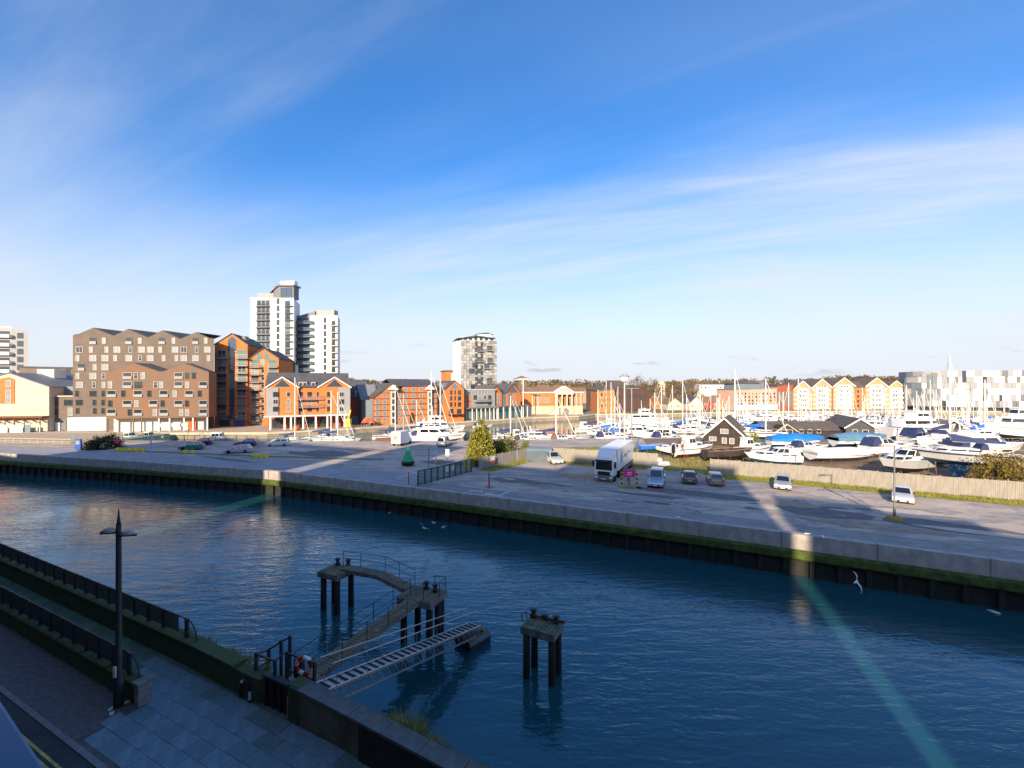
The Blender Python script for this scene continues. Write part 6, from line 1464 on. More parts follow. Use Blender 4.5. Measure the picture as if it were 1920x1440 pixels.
def spec(kind, bottom='antifoul_blue', top='gelcoat', cover='canvas_navy'):
    key = (kind, bottom, top, cover)
    if key in BOATS: return BOATS[key]
    if kind == 'fly':                                       # 12 m flybridge cruiser
        P, rg = hull_parts(12, 3.9, 1.35, .55, 1.5, top, bottom, stripe='gelcoat_grey')
        P += house_parts(-4.6, 3.0, 1.6, 1.35, 1.4, 1.55, 1.9, .3); P += house_parts(-3.2, .6, 1.35, 1.2, 2.96, .75, .7, -.2, name='flybridge', g0=.55, g1=.95, top=.92)
        P += [('radar_arch', MB().path([(-2.8, 1.4, 2.95), (-3.3, 1.15, 4.6), (-3.3, -1.15, 4.6), (-2.8, -1.4, 2.95)], .1, 6).mesh('arch', 'gelcoat')), ('radar_dome', MB().lathe([(.3, 0), (.32, .15), (.15, .3)], (-3.3, 0, 4.65), 10).mesh('dome', 'gelcoat'))]
        P += rail_parts(rg, 5); P.append(box_part('cockpit_cover', -5.8, -4.5, -1.5, 1.5, 1.2, 2.2, cover, .1))
        P.append(('porthole', MB().box(.2, 1.6, -1.87, 1.87, .75, .98).mesh('port', 'tinted')))
    elif kind == 'sport':                                   # 9 m sports cruiser
        P, rg = hull_parts(9, 3.0, 1.15, .5, 1.5, top, bottom)
        P += house_parts(-1.2, 3.0, 1.25, .8, 1.22, .62, 1.2, .1, name='foredeck_cabin', g0=.3, g1=.75); P += house_parts(-2.6, .9, 1.25, 1.15, 1.4, 1.0, 1.3, .2, name='screen', g0=.3, g1=.95, top=.8)
        P += [('canopy', MB().loft([[(-4.2, 1.2, 1.3), (-4.2, -1.2, 1.3), (-1.0, -1.1, 1.5), (-1.0, 1.1, 1.5)], [(-3.6, 1.0, 2.5), (-3.6, -1.0, 2.5), (-1.2, -.95, 2.45), (-1.2, .95, 2.45)]], closed=True).mesh('canopy', cover)),
              ('arch', MB().path([(-2.2, 1.35, 1.2), (-2.9, 1.1, 2.75), (-2.9, -1.1, 2.75), (-2.2, -1.35, 1.2)], .08, 6).mesh('arch', 'gelcoat'))]
        P += rail_parts(rg, 6, .5)
    elif kind == 'cuddy':                                   # 7 m cabin boat
        P, rg = hull_parts(7, 2.5, 1.0, .45, .9, top, bottom, stripe='gelcoat_navy')
        P += house_parts(-1.4, 2.1, 1.0, .7, 1.02, .85, .9, .1, name='foredeck_cabin'); P += house_parts(-1.6, .5, 1.0, .95, 1.05, 1.6, .7, .1, name='wheelhouse', g0=.5, g1=.9, top=.85, roof='gelcoat')
        P += rail_parts(rg, 6, .45); P.append(('outboard', MB().box(-3.85, -3.5, -.22, .22, .3, 1.3).box(-3.75, -3.6, -.1, .1, -.5, .3).mesh('outboard', 'paint_black')))
    elif kind == 'trawler':                                 # big displacement motor yacht
        P, rg = hull_parts(15, 4.4, 1.9, .8, 1.3, top, bottom, stripe='gelcoat_grey')
        P += house_parts(-5.8, 3.0, 1.75, 1.5, 2.05, 1.7, .6, .2, g0=.45, g1=.8, top=.95); P += house_parts(-2.4, 1.6, 1.5, 1.35, 3.75, 1.5, .5, .2, name='pilothouse', g0=.4, g1=.8, top=.92, roof='gelcoat')
        for s in (-1, 1):
            for k in range(4): P.append(('window', MB().box(-4.6+k*1.15, -3.8+k*1.15, s*1.74-.02, s*1.74+.02, 2.75, 3.3).mesh('win', 'tinted')))
        P += rail_parts(rg, 4, .8); P.append(('mast', MB().tube((-1.5, 0, 5.3), (-1.7, 0, 8.2), .1, .05).mesh('mast', 'mast_white')))
        P.append(('radar_dome', MB().lathe([(.3, 0), (.32, .15), (.15, .3)], (-.6, 0, 5.4), 10).mesh('dome', 'gelcoat')))
    elif kind == 'workboat':
        P, rg = hull_parts(9, 2.9, 1.1, .5, 1.0, top, bottom, deck='gelcoat_grey')
        P += house_parts(-1.2, 1.6, 1.0, .9, 1.1, 1.7, .35, .1, mat='gelcoat', name='wheelhouse', g0=.5, g1=.88, roof='gelcoat'); P += rail_parts(rg, 7, .5)
        P.append(('gantry', MB().path([(-3.8, 1.1, 1), (-3.8, 1.0, 2.6), (-3.8, -1.0, 2.6), (-3.8, -1.1, 1)], .06).mesh('gantry', 'steel_blue')))
    elif kind in ('yacht', 'keelyacht'):                    # 10 m sailing yacht
        P, rg = hull_parts(10, 3.0, 1.05, .35, 1.3, top, bottom, stripe='gelcoat_navy', tr=.62)
        P += house_parts(-1.8, 2.4, .95, .55, 1.12, .45, .7, .1, name='coachroof', g0=.3, g1=.75)
        P += [('boom', MB().tube((.6, 0, 2.2), (-3.6, 0, 2.15), .06).mesh('boom', 'alloy')), ('sail_cover', MB().loft([[(.7, .06, 2.2), (.7, -.06, 2.2), (.7, 0, 3.0)], [(-1.5, .16, 2.2), (-1.5, -.16, 2.2), (-1.5, 0, 2.6)], [(-3.5, .08, 2.15), (-3.5, -.08, 2.15), (-3.5, 0, 2.35)]], closed=True).mesh('cover', cover)),
              ('sprayhood', MB().loft([[(-1.9, .95, 1.5), (-1.9, -.95, 1.5), (-1.2, -.9, 1.5), (-1.2, .9, 1.5)], [(-1.9, .75, 2.1), (-1.9, -.75, 2.1), (-1.5, -.7, 2.05), (-1.5, .7, 2.05)]], closed=True).mesh('hood', cover)),
              ('pushpit', MB().path([(-3.6, 1.0, 1.0), (-3.6, .95, 1.7), (-4.9, .75, 1.7), (-4.9, -.75, 1.7), (-3.6, -.95, 1.7), (-3.6, -1.0, 1.0)], .025, 4).mesh('rail', 'alloy'))]
        P += rail_parts(rg, 8, .6)
        if kind == 'keelyacht': P.append(('keel', MB().prism([(-.9, -.11, -.3), (1.0, -.11, -.3), (.6, -.07, -1.55), (-.6, -.07, -1.55)], (0, .2, 0)).mesh('keel', bottom)))
        P.append(('rudder', MB().box(-4.4, -3.9, -.04, .04, -1.2, .2).mesh('rudder', bottom)))
    elif kind == 'tarp':
        P, rg = hull_parts(8.5, 2.8, 1.05, .45, 1.0, top, bottom)
        rr = []
        for i, r in enumerate(rg):
            hh = .75*math.sin(math.pi*min(1, .18+.8*i/12))+random.uniform(-.08, .08)
            rr.append([(r[0][0], r[0][1]*1.06, r[0][2]-.42+random.uniform(-.12, .1)), (r[0][0], r[0][1]*1.05, r[0][2]+.05), (r[0][0], r[0][1]*.55, r[0][2]+hh*.72), (r[0][0], 0, r[0][2]+hh), (r[4][0], r[4][1]*.55, r[4][2]+hh*.7), (r[4][0], r[4][1]*1.05, r[4][2]+.05), (r[4][0], r[4][1]*1.06, r[4][2]-.42+random.uniform(-.12, .1))])
        P.append(('tarpaulin', MB().loft(rr, cap=True).mesh('tarp', cover)))
    elif kind == 'open':
        P, rg = hull_parts(8, 2.6, 1.1, .5, .8, top, bottom, deck='timber_dark'); P.append(('thwart', MB().box(-2.5, -2.1, -1.1, 1.1, 1.12, 1.2).box(-.5, -.1, -1.2, 1.2, 1.14, 1.22).box(1.2, 1.6, -1.0, 1.0, 1.2, 1.28).mesh('thwart', 'teak'))); P.append(('gunwale', MB().path([(r[0][0], r[0][1], r[0][2]) for r in rg], .06, 4).path([(r[4][0], r[4][1], r[4][2]) for r in rg], .06, 4).mesh('gunwale', 'teak')))
    elif kind == 'dinghy':
        P, rg = hull_parts(3.4, 1.5, .5, .2, .3, top, bottom, deck='gelcoat_grey')
    BOATS[key] = P; return P
LEN = {'fly': 12, 'sport': 9, 'cuddy': 7, 'trawler': 15, 'workboat': 9, 'yacht': 10, 'keelyacht': 10, 'tarp': 8.5, 'open': 8, 'dinghy': 3.4}
CAT = {'fly': 'motor yacht', 'sport': 'motor boat', 'cuddy': 'motor boat', 'trawler': 'motor yacht', 'workboat': 'work boat', 'yacht': 'sailing yacht', 'keelyacht': 'sailing yacht', 'tarp': 'boat', 'open': 'boat', 'dinghy': 'dinghy'}
NAME = {'fly': 'motor_yacht', 'sport': 'motor_boat', 'cuddy': 'motor_boat', 'trawler': 'motor_yacht', 'workboat': 'work_boat', 'yacht': 'sailing_yacht', 'keelyacht': 'sailing_yacht', 'tarp': 'covered_boat', 'open': 'open_boat', 'dinghy': 'dinghy'}
unit_mast = MB().lathe([(.15, 0), (.145, .6), (.10, 1.0)], n=7).mesh('mast', 'mast_white', 0, True)
def boat(kind, u, Y, rz, label, L=None, vtop=None, land=False, group=None, zofs=0.0, sz=1.0, **kw):
    s = (L or LEN[kind])/LEN[kind]; dr = {'keelyacht': 1.55, 'trawler': .85}.get(kind, .6)
    z = (Q+dr*s+.18) if land else WD
    p = D(u, Y)
    t = thing(NAME[kind], label, CAT[kind], (p.x, p.y, z+zofs), rz, group); t.scale = (s, s, s*sz)
    for n, me in spec(kind, **kw): link(n, me, t)
    if vtop is not None:
        H = (ZV(vtop, Y)-z)/s; mo = link('mast', unit_mast, t, (.7, 0, 1.1), 0, None, (1, 1, H-1.1))
        zt = H; w = .9
        m = MB().bar((.7, -w, zt*.56), (.7, w, zt*.56), .05, .04)
        m.mesh; link('spreader', m.mesh('spreader', 'alloy'), t)
        m = MB()
        for a_, b_ in (((.7, 0, zt*.97), (4.7, 0, 1.45)), ((.7, 0, zt*.99), (-4.8, 0, 1.2)), ((.7, w, zt*.56), (.5, 1.4, 1.1)), ((.7, -w, zt*.56), (.5, -1.4, 1.1)), ((.7, 0, zt*.97), (.7, w, zt*.56)), ((.7, 0, zt*.97), (.7, -w, zt*.56))): m.tube(a_, b_, .014, n=3, caps=False)
        link('rigging', m.mesh('rigging', 'grey_metal'), t)
        link('furled_sail', MB().tube((4.6, 0, 1.7), (.95, 0, zt*.92), .07, .04, n=5).mesh('furl', 'canvas_white' if 'canvas_white' in MATS else 'render_white'), t)
    if land:
        c = thing('boat_cradle', 'cradle under the '+label, 'cradle', (p.x, p.y, Q), rz, 'cradles under the laid-up boats')
        m = MB(); hl = (L or LEN[kind])*.28
        for sx_ in (-hl, hl*.8):
            m.box(sx_-.12, sx_+.12, -1.1, 1.1, 0, .17)
        m.build('bearer', 'timber_dock', c)
        for sx_ in (-hl, hl*.8):
            for sy in (-1, 1): MB().tube((sx_, sy*1.35, .0), (sx_, sy*.95, z-Q+.12), .045).build('prop', 'rust', c)
    return t
# ---- left end of the dock
boat('workboat', 408, 103.5, .12, 'grey-blue work boat moored behind the left car park', 8.5, top='gelcoat_grey')
boat('cuddy', 250, 104, .05, 'low white and blue boat moored below the brown apartments', 7, top='gelcoat_grey')
boat('cuddy', 285, 108, .0, 'small pale boat behind the T-shaped street lamp', 6, top='gelcoat')
boat('yacht', 548, 104, .1, 'sailing yacht with a tall mast moored left of the colonnaded block', 9, vtop=708, cover='canvas_navy')
boat('yacht', 615, 108, .08, 'dark-covered sailing yacht in front of the colonnade', 11, vtop=733, top='gelcoat', cover='canvas_navy')
boat('yacht', 628, 106, .06, 'white sailing yacht just right of the dark-covered yacht by the colonnade', 10, vtop=735)
boat('sport', 652, 104.5, .0, 'small grey sports boat right of the two colonnade yachts', 6.5, cover='gelcoat_grey')
# ---- middle of the dock
boat('fly', 823, 108, .0, 'large white flybridge motor yacht in front of the long orange warehouse', 13.5)
boat('trawler', 822, 122, .05, 'tall white motor yacht behind the flybridge yacht', 15)
boat('sport', 772, 110, math.pi-.2, 'white sports cruiser left of the large flybridge yacht', 8)
boat('yacht', 736, 112, .3, 'yacht with cream mast in front of the warehouse hoist', 10, vtop=722, cover='canvas_navy')
boat('yacht', 752, 116, .2, 'yacht with a shorter mast between two taller ones', 9, vtop=740, cover='canvas_navy')
boat('yacht', 803, 118, .15, 'yacht with the tallest mast in front of the orange warehouse', 12, vtop=697)
boat('yacht', 820, 114, .1, 'yacht with white mast just right of the tallest warehouse mast', 11, vtop=712)
boat('yacht', 777, 120, .1, 'yacht with a short mast by the arched warehouse door', 9, vtop=750)
boat('open', 728, 107, .05, 'small maroon open boat left of the white box van', 6, top='antifoul_red')
boat('sport', 905, 140, .1, 'white boat moored against the quay by the podium', 6.5)
boat('yacht', 953, 112, .2, 'yacht with a single mast left of the white cruiser group', 9, vtop=742)
boat('yacht', 963, 116, .2, 'yacht with twin slim masts beside the hedge', 9, vtop=752)
boat('cuddy', 975, 108, .2, 'white cabin boat just behind the bushes', 7.5)
boat('sport', 990, 104.5, .1, 'low white boat above the dark storage shed', 7, cover='canvas_navy')
boat('yacht', 1036, 106, .05, 'white sailing yacht with broad pale mast before the custom house', 12, vtop=738)
boat('fly', 1012, 109, .1, 'white cruiser behind the sailing yacht before the custom house', 9)
boat('sport', 1062, 103.5, 0, 'long low white boat with red trim in front of the custom house yacht', 8, cover='canvas_brown')
boat('cuddy', 1100, 128, .3, 'white motor boat at the edge of the open dock water', 8)
boat('sport', 1125, 118, math.pi, 'white boat with sprayhood right of the open dock water', 8)
boat('yacht', 1117, 134, .1, 'yacht with mast before the orange warehouse right of the custom house', 10, vtop=731)
boat('yacht', 1142, 122, .15, 'yacht with blue cover left of the lantern mast', 9.5, vtop=738, cover='canvas_blue')
boat('yacht', 1149, 128, .1, 'yacht with thin mast close beside the blue-covered yacht', 9, vtop=743, cover='canvas_blue')
boat('yacht', 1158, 114, .2, 'blue-covered yacht with short mast near the lantern mast', 9, vtop=757, cover='canvas_blue')
boat('sport', 1150, 107, .0, 'long low white boat behind the grass bank', 9)
t = boat('trawler', 1212, 150, .0, 'long white ship-like boat with flat cabin behind the yacht masts', 16)
boat('fly', 1200, 118, .1, 'white motor yacht behind the lorry trailer', 11)
boat('fly', 1226, 112, math.pi, 'white motor yacht with dark windows left of the black gabled shed', 11, cover='canvas_navy')
boat('sport', 1255, 106, .1, 'white sports boat beside the black gabled shed', 9)
for i, (u, Y, vt) in enumerate(((1223, 132, 737), (1244, 140, 724), (1276, 126, 712), (1283, 134, 742), (1305, 142, 735), (1317, 130, 725), (1473, 140, 735), (1493, 128, 708), (1614, 150, 727), (1340, 150, 745), (1390, 155, 744), (1540, 165, 745), (1655, 160, 742), (1690, 150, 740), (1715, 145, 733), (1760, 140, 728), (1835, 150, 735), (1880, 145, 730))):
    boat('yacht', u, Y, random.uniform(-.2, .4)+rs(0, math.pi), 'white sailing yacht with pale mast berthed in the crowded far marina', random.uniform(9, 11), vtop=vt, group='sailing yachts in the far marina', cover=rs('canvas_navy', 'canvas_navy', 'canvas_blue', 'gelcoat'))
for k in range(30):
    boat('yacht', random.uniform(1090, 1900), random.uniform(118, 176), random.uniform(-.3, .4)+rs(0, math.pi), 'x', random.uniform(7, 9.5), vtop=random.uniform(712, 750), group='sailing yachts in the far marina', cover=rs('canvas_navy', 'gelcoat', 'canvas_blue', 'gelcoat'))
# ---- crowded marina on the right
ROWS = [(124, 1270, 1560, 24), (138, 1300, 1900, 27), (152, 1330, 1915, 24), (168, 1330, 1915, 22), (184, 1380, 1700, 20)]
for Y, ua, ub, st in ROWS:
    u = ua
    while u < ub:
        k = rs('fly', 'sport', 'sport', 'cuddy', 'cuddy', 'yacht', 'yacht', 'yacht', 'yacht')
        boat(k, u+random.uniform(-6, 6), Y+random.uniform(-3, 3), rs(0, math.pi)+random.uniform(-.35, .35), 'white sailing yacht with pale mast berthed in the crowded far marina' if k == 'yacht' else 'white motor boat berthed in the crowded far marina', random.uniform(.65, .95)*LEN[k], vtop=random.uniform(724, 754) if k == 'yacht' else None,
             group='sailing yachts in the far marina' if k == 'yacht' else 'motor boats in the far marina', cover=rs('canvas_navy', 'gelcoat', 'canvas_blue', 'gelcoat_grey'))
        u += st*random.uniform(.8, 1.25)
for Y, xa, xb in ((131, 48, 120), (145, 55, 165), (160, 65, 180), (176, 70, 190)):
    struct(MB().box(xa, xb, Y-.9, Y+.9, WD-.3, WD+.45).build('floating_jetty', 'timber_dock'))
LM = ((1320, 'cream gabled houses'), (1380, 'red roofed houses'), (1420, 'left half of the pink block'), (1457, 'right half of the pink block'), (1487, 'green glazed block'), (1523, 'first far gable'), (1560, 'second far gable'), (1603, 'third far gable'), (1623, 'orange infill'),
      (1663, 'fourth far gable'), (1701, 'fifth far gable'), (1752, 'rounded checkered end'), (1800, 'left checkered front'), (1860, 'middle checkered front'), (2000, 'right checkered front'))
cells = {}
for o in list(COL.objects):
    if o.get('group') in ('sailing yachts in the far marina', 'motor boats in the far marina'):
        x, y = o.location.x, o.location.y; u = CX+FPX*x/y; row = 'nearest row' if y < 131 else 'second row' if y < 145 else 'third row' if y < 160 else 'fourth row' if y < 176 else 'farthest row'
        lm = next((n for lim, n in LM if u < lim)) if u >= 1262 else 'dark warehouse' if u > 1160 else 'orange warehouse right of the custom house'
        cells.setdefault((o['category'], lm, row), []).append((u, o))
ORD = {1: [''], 2: [', left one', ', right one'], 3: [', left one', ', middle one', ', right one'], 4: [', leftmost', ', second from left', ', third from left', ', rightmost'], 5: [', leftmost', ', second from left', ', middle one', ', fourth from left', ', rightmost']}
for (ct, lm, row), L_ in cells.items():
    L_.sort(key=lambda q: q[0])
    for i, (u, o) in enumerate(L_): o['label'] = 'white %s below the %s, %s%s' % (ct, lm, row, ORD.get(len(L_), [', number %d from left' % (k+1) for k in range(len(L_))])[i])
# ---- laid-up boats in the yard
boat('sport', 1257, 75, 2.5, 'white boat with brown canvas canopy on props left of the shed', 6.5, land=True, cover='canvas_brown', bottom='antifoul_black')
boat('cuddy', 1301, 73, .25, 'white cabin boat with red bottom in front of the black shed', 7.5, land=True, bottom='antifoul_red')
boat('open', 1366, 70, .05, 'dark open wooden boat behind the fence end', 8, land=True, top='timber_dark', bottom='antifoul_black')
boat('cuddy', 1410, 73, .1, 'white boat with clear screens left of the white sports cruiser', 7, land=True)
boat('sport', 1447, 66, math.pi-.1, 'white sports cruiser close behind the fence left of the bare tree', 8, land=True, cover='gelcoat')
boat('tarp', 1492, 80, -.1, 'boat under a crumpled bright blue tarpaulin', 9.5, land=True, cover='tarp_blue', zofs=.5)
boat('tarp', 1588, 69, .02, 'long white hull under a flat white cover', 12, land=True, sz=.62, zofs=-.15, cover='gelcoat', bottom='antifoul_red')
boat('tarp', 1612, 81, .0, 'boat under a blue and slate tarpaulin in front of the grey shed', 10, land=True, cover='tarp_slate', zofs=.5)
boat('tarp', 1584, 83, .05, 'boat under a strong blue tarpaulin left of the slate one', 6.5, land=True, cover='canvas_blue', zofs=.9)
boat('sport', 1520, 76, .1, 'dark-canopied sports boat between the two blue tarpaulins', 7, land=True, cover='canvas_navy')
boat('sport', 1668, 74, .1, 'white cruiser with navy hull band behind the grey sports cruiser', 9.5, land=True, top='gelcoat', bottom='gelcoat_navy')
boat('sport', 1692, 59.5, math.pi+.35, 'grey sports cruiser with bow to the left above the fence', 10, land=True, top='gelcoat_grey', cover='canvas_brown', bottom='antifoul_black')
boat('keelyacht', 1800, 57.5, math.pi-.45, 'long grey sailing yacht hull with teal bottom by the orange bush', 12.5, land=True, top='gelcoat_grey', bottom='antifoul_blue')
boat('trawler', 1727, 96, .0, 'big white motor yacht with square windows above the other laid-up boats', 15.5, land=True)
boat('sport', 1752, 82, .05, 'white express cruiser below the big square-windowed yacht', 12, land=True, cover='canvas_navy')
boat('fly', 1852, 72, .05, 'large white flybridge yacht at the right behind the orange bush', 13, land=True)
boat('trawler', 1915, 92, math.pi, 'big beige motor yacht hull cut by the right edge', 18, land=True, bottom='antifoul_black')
boat('sport', 1790, 66, .1, 'white boat between the grey yacht and the flybridge yacht', 8.5, land=True, cover='gelcoat_grey')
boat('keelyacht', 1373, 99, -1.2, 'yacht with very tall mast just behind the black gabled shed', 10, vtop=693, land=True)
boat('keelyacht', 1429, 88, -1.0, 'yacht with tall mast left of the blue tarpaulin', 10, vtop=709, land=True, cover='canvas_blue')
boat('keelyacht', 1775, 77, .3, 'yacht with the tallest mast of the yard on the right', 12, vtop=667, land=True)
boat('keelyacht', 1842, 86, .2, 'yacht with blue sail cover behind the flybridge yacht', 10, vtop=712, land=True, cover='canvas_blue')
boat('keelyacht', 1695, 104, .2, 'yacht with slim mast behind the big square-windowed yacht', 10, vtop=722, land=True)
boat('dinghy', 1222, 77, .1, 'small bright blue dinghy on the bank right of the lorry', 4.6, land=True, top='canvas_blue', cover='x', bottom='canvas_blue')
for i, (u, v) in enumerate(((1205, 872), (1248, 874), (1236, 866))):
    p = gp(u, v); t = thing('dinghy', ('small upturned white dinghy just right of the lorry', 'upturned white dinghy on the grass left of the red-bottomed boat', 'upturned white dinghy behind two others on the grass')[i], 'dinghy', (*p, Q+.62), .4*i); t.rotation_euler = (math.pi, 0, .5*i+.2); t.scale = (.8, .8, .8)
    for n, me in spec('dinghy', 'gelcoat', 'gelcoat', 'y'): link(n, me, t)
t = thing('orange_buoy', 'round orange buoy hung among the laid-up boats on the right', 'buoy', (*D(1788, 64).xy, Q+2.4)); MB().lathe([(.05, -.5), (.35, -.4), (.5, 0), (.35, .4), (.05, .5)], n=12).build('float', 'paint_orange', t, None, 0, 0, True); MB().tube((0, 0, .45), (0, 0, .8), .04).build('eye', 'dark_metal', t); MB().tube((0, 0, -.4), (0, 0, -2.4), .05).build('stand_pole', 'rust', t)

# ================================================================== VEGETATION
random.seed(51)
def blob_pts(n, fn):
    out = []
    while len(out) < n:
        p = Vector((random.uniform(-1, 1), random.uniform(-1, 1), random.uniform(-1, 1)))
        if fn(p): out.append(p)
    return out
def leaf_cloud(mb, pts, size, up=.0):
    for p in pts:
        a = Vector((random.gauss(0, 1), random.gauss(0, 1), random.gauss(0, 1)+up)).normalized(); x = a.orthogonal().normalized(); y = a.cross(x); s = size*random.uniform(.6, 1.3)
        t = random.random()*6.28; x, y = x*math.cos(t)+y*math.sin(t), y*math.cos(t)-x*math.sin(t)
        mb.quadf([p-x*s*.5, p+y*s*.35, p+x*s*.5, p-y*s*.35])
def clumpy(n, shape, nclump, r, size, mb, off):
    cs = []
    while len(cs) < nclump:
        p = Vector((random.uniform(-1, 1), random.uniform(-1, 1), random.uniform(0, 1))); q = shape(p)
        if q is not None: cs.append(q)
    pts = []
    for _ in range(n):
        c = random.choice(cs); d = Vector((random.gauss(0, 1), random.gauss(0, 1), random.gauss(0, .8)))*r; pts.append(Vector(off)+c+d)
    leaf_cloud(mb, pts, size)
def tree(name, label, cat, loc, shape, n, nclump, r, size, mat, trunk=(.15, 1.5), limbs=5, group=None, spread=1.0):
    t = thing(name, label, cat, loc, 0, group); m = MB(); m.tube((0, 0, -.2), (0, 0, trunk[1]), trunk[0], trunk[0]*.6, 8)
    for i in range(limbs):
        a = random.random()*6.28; z = trunk[1]*random.uniform(.4, .95); m.tube((0, 0, z), (math.cos(a)*spread, math.sin(a)*spread, z+random.uniform(.5, 1.3)*spread), trunk[0]*.4, .02, 5)
    m.build('trunk', 'bark', t); m = MB(); clumpy(n, shape, nclump, r, size, m, (0, 0, 0)); m.build('crown', mat, t, fix=False)
    return t
def cone_shape(R_, H, z0=.2, pw=.8):
    def f(p):
        rr = math.hypot(p.x, p.y); lim = (1-p.z)**pw*(.55+.45*min(1, p.z*5)); 
        return Vector((p.x*R_, p.y*R_, z0+p.z*H)) if rr < lim and rr > lim*.35 else None
    return f
def dome_shape(R_, H, z0=.1):
    def f(p):
        rr = p.x*p.x+p.y*p.y+p.z*p.z; return Vector((p.x*R_, p.y*R_, z0+p.z*H)) if .3 < rr < 1 else None
    return f
P_ = gp(896, 877)
tree('conifer', 'tall yellow-green conifer behind the fence by the gate', 'tree', (P_[0]+.3, P_[1]+1.6, Q), cone_shape(2.3, 6.8, .2, .55), 12000, 380, .26, .28, 'leaf_conifer', (.2, 5.5), 8)
tree('bush', 'bright green bush behind the fence right of the conifer', 'bush', (*gp(940, 858), Q), dome_shape(2.0, 3.4), 3200, 90, .3, .24, 'leaf_bush', (.1, 1.2), 6)
tree('bush', 'reddish brown bush beside the bright green bush', 'bush', (*gp(955, 852), Q), dome_shape(1.9, 3.9), 2400, 80, .33, .22, 'leaf_autumn', (.1, 1.4), 6)
tree('bush', 'dark green bush between the conifer and the bright bush', 'bush', (*gp(922, 858), Q), dome_shape(1.6, 3.6), 2400, 70, .3, .24, 'leaf_hedge', (.1, 1.3), 5)
tree('bush', 'light green bush at the left end of the storage shed', 'bush', (*gp(986, 857), Q), dome_shape(1.2, 2.8), 1800, 50, .26, .2, 'leaf_bush', (.08, 1.0), 4)
tree('bush', 'big orange and green bush at the right edge behind the fence', 'bush', (57.6, 50.6, Q), dome_shape(3.1, 4.3), 9000, 230, .32, .2, 'leaf_autumn', (.15, 1.6), 8)
tree('bush', 'yellow-green bush right of the tall shed gable', 'bush', (*D(1411, 84).xy, Q), dome_shape(1.5, 3.0), 2000, 60, .28, .22, 'leaf_bush', (.1, 1.0), 5)
tree('hedge', 'dark green hedge clump on the left beside the pink sign', 'hedge', (*gp(200, 841), Q), dome_shape(2.6, 2.6), 4200, 110, .3, .24, 'leaf_hedge', (.1, .8), 4)
tree('hedge', 'small dark bush left of the hedge clump', 'hedge', (*gp(170, 843), Q), dome_shape(1.2, 1.8), 1500, 50, .25, .2, 'leaf_hedge', (.08, .6), 3)
for i, (u, Y, hgt, lab) in enumerate(((1283, 68, 4.2, 'small bare tree on the bank left of the red-bottomed boat'), (1368, 61.5, 4.4, 'small bare tree behind the fence end by the taupe car'), (1491, 60.5, 4.2, 'bare branching tree behind the fence right of the white sports cruiser'), (352, 98, 5.0, 'bare sapling beside the teal car'))):
    t = thing('bare_tree', lab, 'tree', (*D(u, Y).xy, Q)); m = MB()
    def grow(p, d, L, r, k):
        q = p+d*L; m.tube(p, q, r, r*.65, 5, False)
        if k == 0: return
        for _ in range(3): grow(q, (d+Vector((random.uniform(-.7, .7), random.uniform(-.7, .7), random.uniform(-.1, .5)))).normalized(), L*.62, r*.55, k-1)
    grow(Vector((0, 0, -.1)), Vector((.05, 0, 1)), hgt*.4, .06, 4); m.build('trunk', 'bark', t)
# wooded hills behind the town, one mass
gm = MB(); cnt = 0
for _ in range(2600):
    u = random.uniform(560, 2050); Yd = random.uniform(330, 640)
    x, y = (u-CX)*Yd/FPX, Yd
    # distance beyond the quay along the sight line
    qy = 150 if u < 900 else 185
    t_ = math.hypot(x, y)*(1-qy/Yd); z = hill(x, y, t_)
    if z < 6: continue
    s = random.uniform(.7, 1.25)*(.95+.9*noise.noise((x*.012, y*.004, 3.1))); hgt = 7.2*s
    for k in range(24):
        p = Vector((random.gauss(0, 1.7*s), random.gauss(0, 1.7*s), hgt*random.uniform(.25, 1.0))); w = 1.0*s
        leaf_cloud(gm, [Vector((x, y, z-.5))+p], 2.1*s)
tag(gm.build('distant_woodland', 'leaf_far', fix=False), 'brown winter woodland covering the far hills', 'woodland', kind='stuff')
names = ('tall bare brown tree behind the dark warehouse', 'bare brown tree right of the dark warehouse roof', 'bare brown tree behind the cream gabled house', 'bare brown tree left of the low white building')
for i, (u, Y, h_) in enumerate(((1195, 236, 17), (1222, 240, 16), (1268, 245, 14), (1300, 250, 13))):
    tree('bare_tree', names[i], 'tree', (*D(u, Y).xy, QN), dome_shape(6.5, h_*.75, h_*.25), 2600, 90, .9, .55, 'leaf_bare', (.35, h_*.6), 9, None, 3.0)

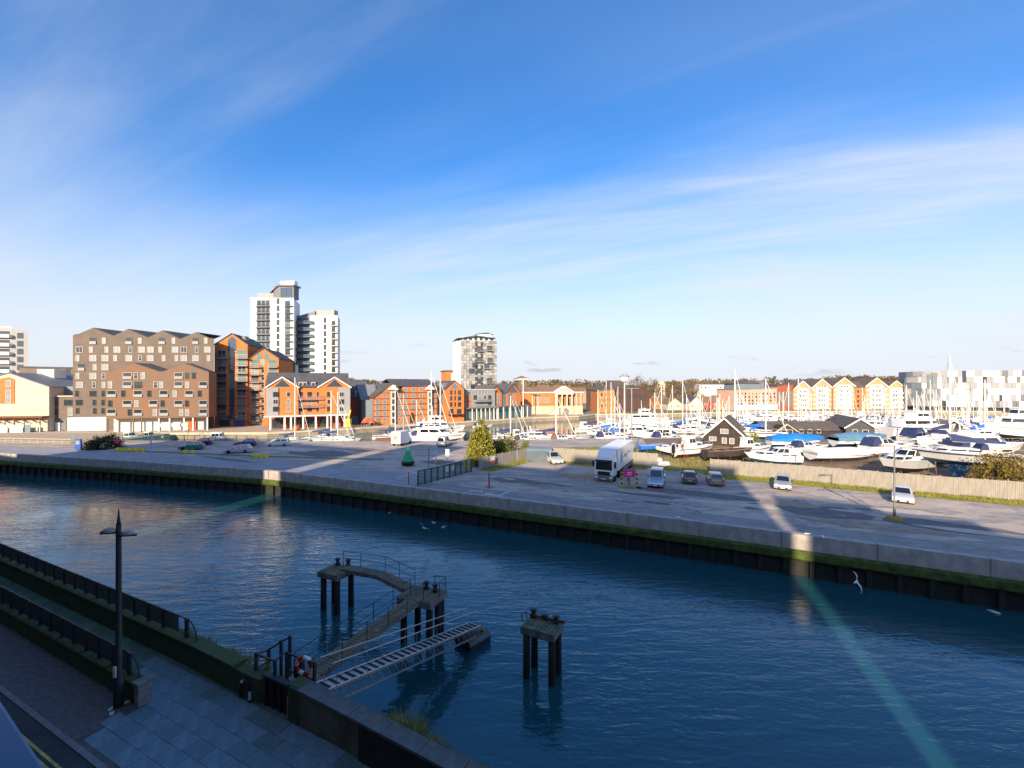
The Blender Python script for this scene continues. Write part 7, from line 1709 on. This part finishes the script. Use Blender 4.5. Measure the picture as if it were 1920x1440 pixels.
# ================================================================== GULLS
def gull(label, p, rz, wings=True, s=1.0, bank=0.0):
    m = MB(); rg = []
    for x, w, h in ((-.26, .015, .01), (-.16, .05, .04), (0, .075, .07), (.12, .06, .06), (.17, .045, .05), (.22, .045, .05), (.26, .02, .02), (.30, .006, .006)):
        rg.append([(x, w*math.cos(a), (.02 if x > .15 else 0)+h*math.sin(a)) for a in [i*math.pi/4 for i in range(8)]])
    m.loft(rg, closed=True)
    if wings:
        for sy in (-1, 1):
            pr = [(.06, .05, .03, .17), (.1, .30, .14, .17), (.04, .52, .15, .12), (-.1, .70, .08, .02)]
            m.loft([[(x+c*.5, sy*y, z), (x, sy*y, z+.015), (x-c*.6, sy*y, z)] for x, y, z, c in pr], closed=True)
    else:
        for sy in (-1, 1): m.loft([[(.1, sy*.06, .03), (.1, sy*.08, .0), (-.05, sy*.085, .05)], [(-.15, sy*.05, .03), (-.15, sy*.06, .0), (-.3, sy*.02, .04)]], closed=True)
    m.loft([[(-.24, .02, 0), (-.24, -.02, 0), (-.24, 0, .012)], [(-.36, .06, 0), (-.36, -.06, 0), (-.36, 0, .01)]], closed=True)
    o = m.build('gull', 'gull_white', None, p, rz); o.scale = (s, s, s); o.rotation_euler = (bank, 0, rz); tag(o, label, 'gull')
gull('white gull gliding low over the river left of centre', (*D(795, 40).xy, ZV(990, 40)), 2.2, True, 1.0, .75)
gull('white gull flying in front of the river wall on the right', (*D(1605, 29).xy, ZV(1091, 29)), .6, True, 1.0, 1.25)
for i, (u, v) in enumerate(((704, 953), (731, 961), (813, 980), (832, 988), (1865, 1148))):
    p = G(u, v, .02); gull(('leftmost gull floating below the river wall', 'second gull floating below the river wall', 'third gull floating by the gliding gull', 'gull floating just right of the gliding gull', 'gull floating by the river wall at far right')[i], (p.x, p.y, .03), i*1.3, False, 1.0)
for i, (u, v, z) in enumerate(((1519, 1003, 3.3), (1548, 1009, 3.3), (912, 928, 3.3), (1272, 972, 3.3))):
    p = G(u, v, z+.05); gull(('gull standing on the sunlit end of the river wall', 'gull standing on the wall right of the sun strip', 'gull standing on the wall below the red marker post', 'gull standing alone on the middle of the river wall')[i], (p.x, p.y+.25, z+.06), i*1.1, False, 1.0)
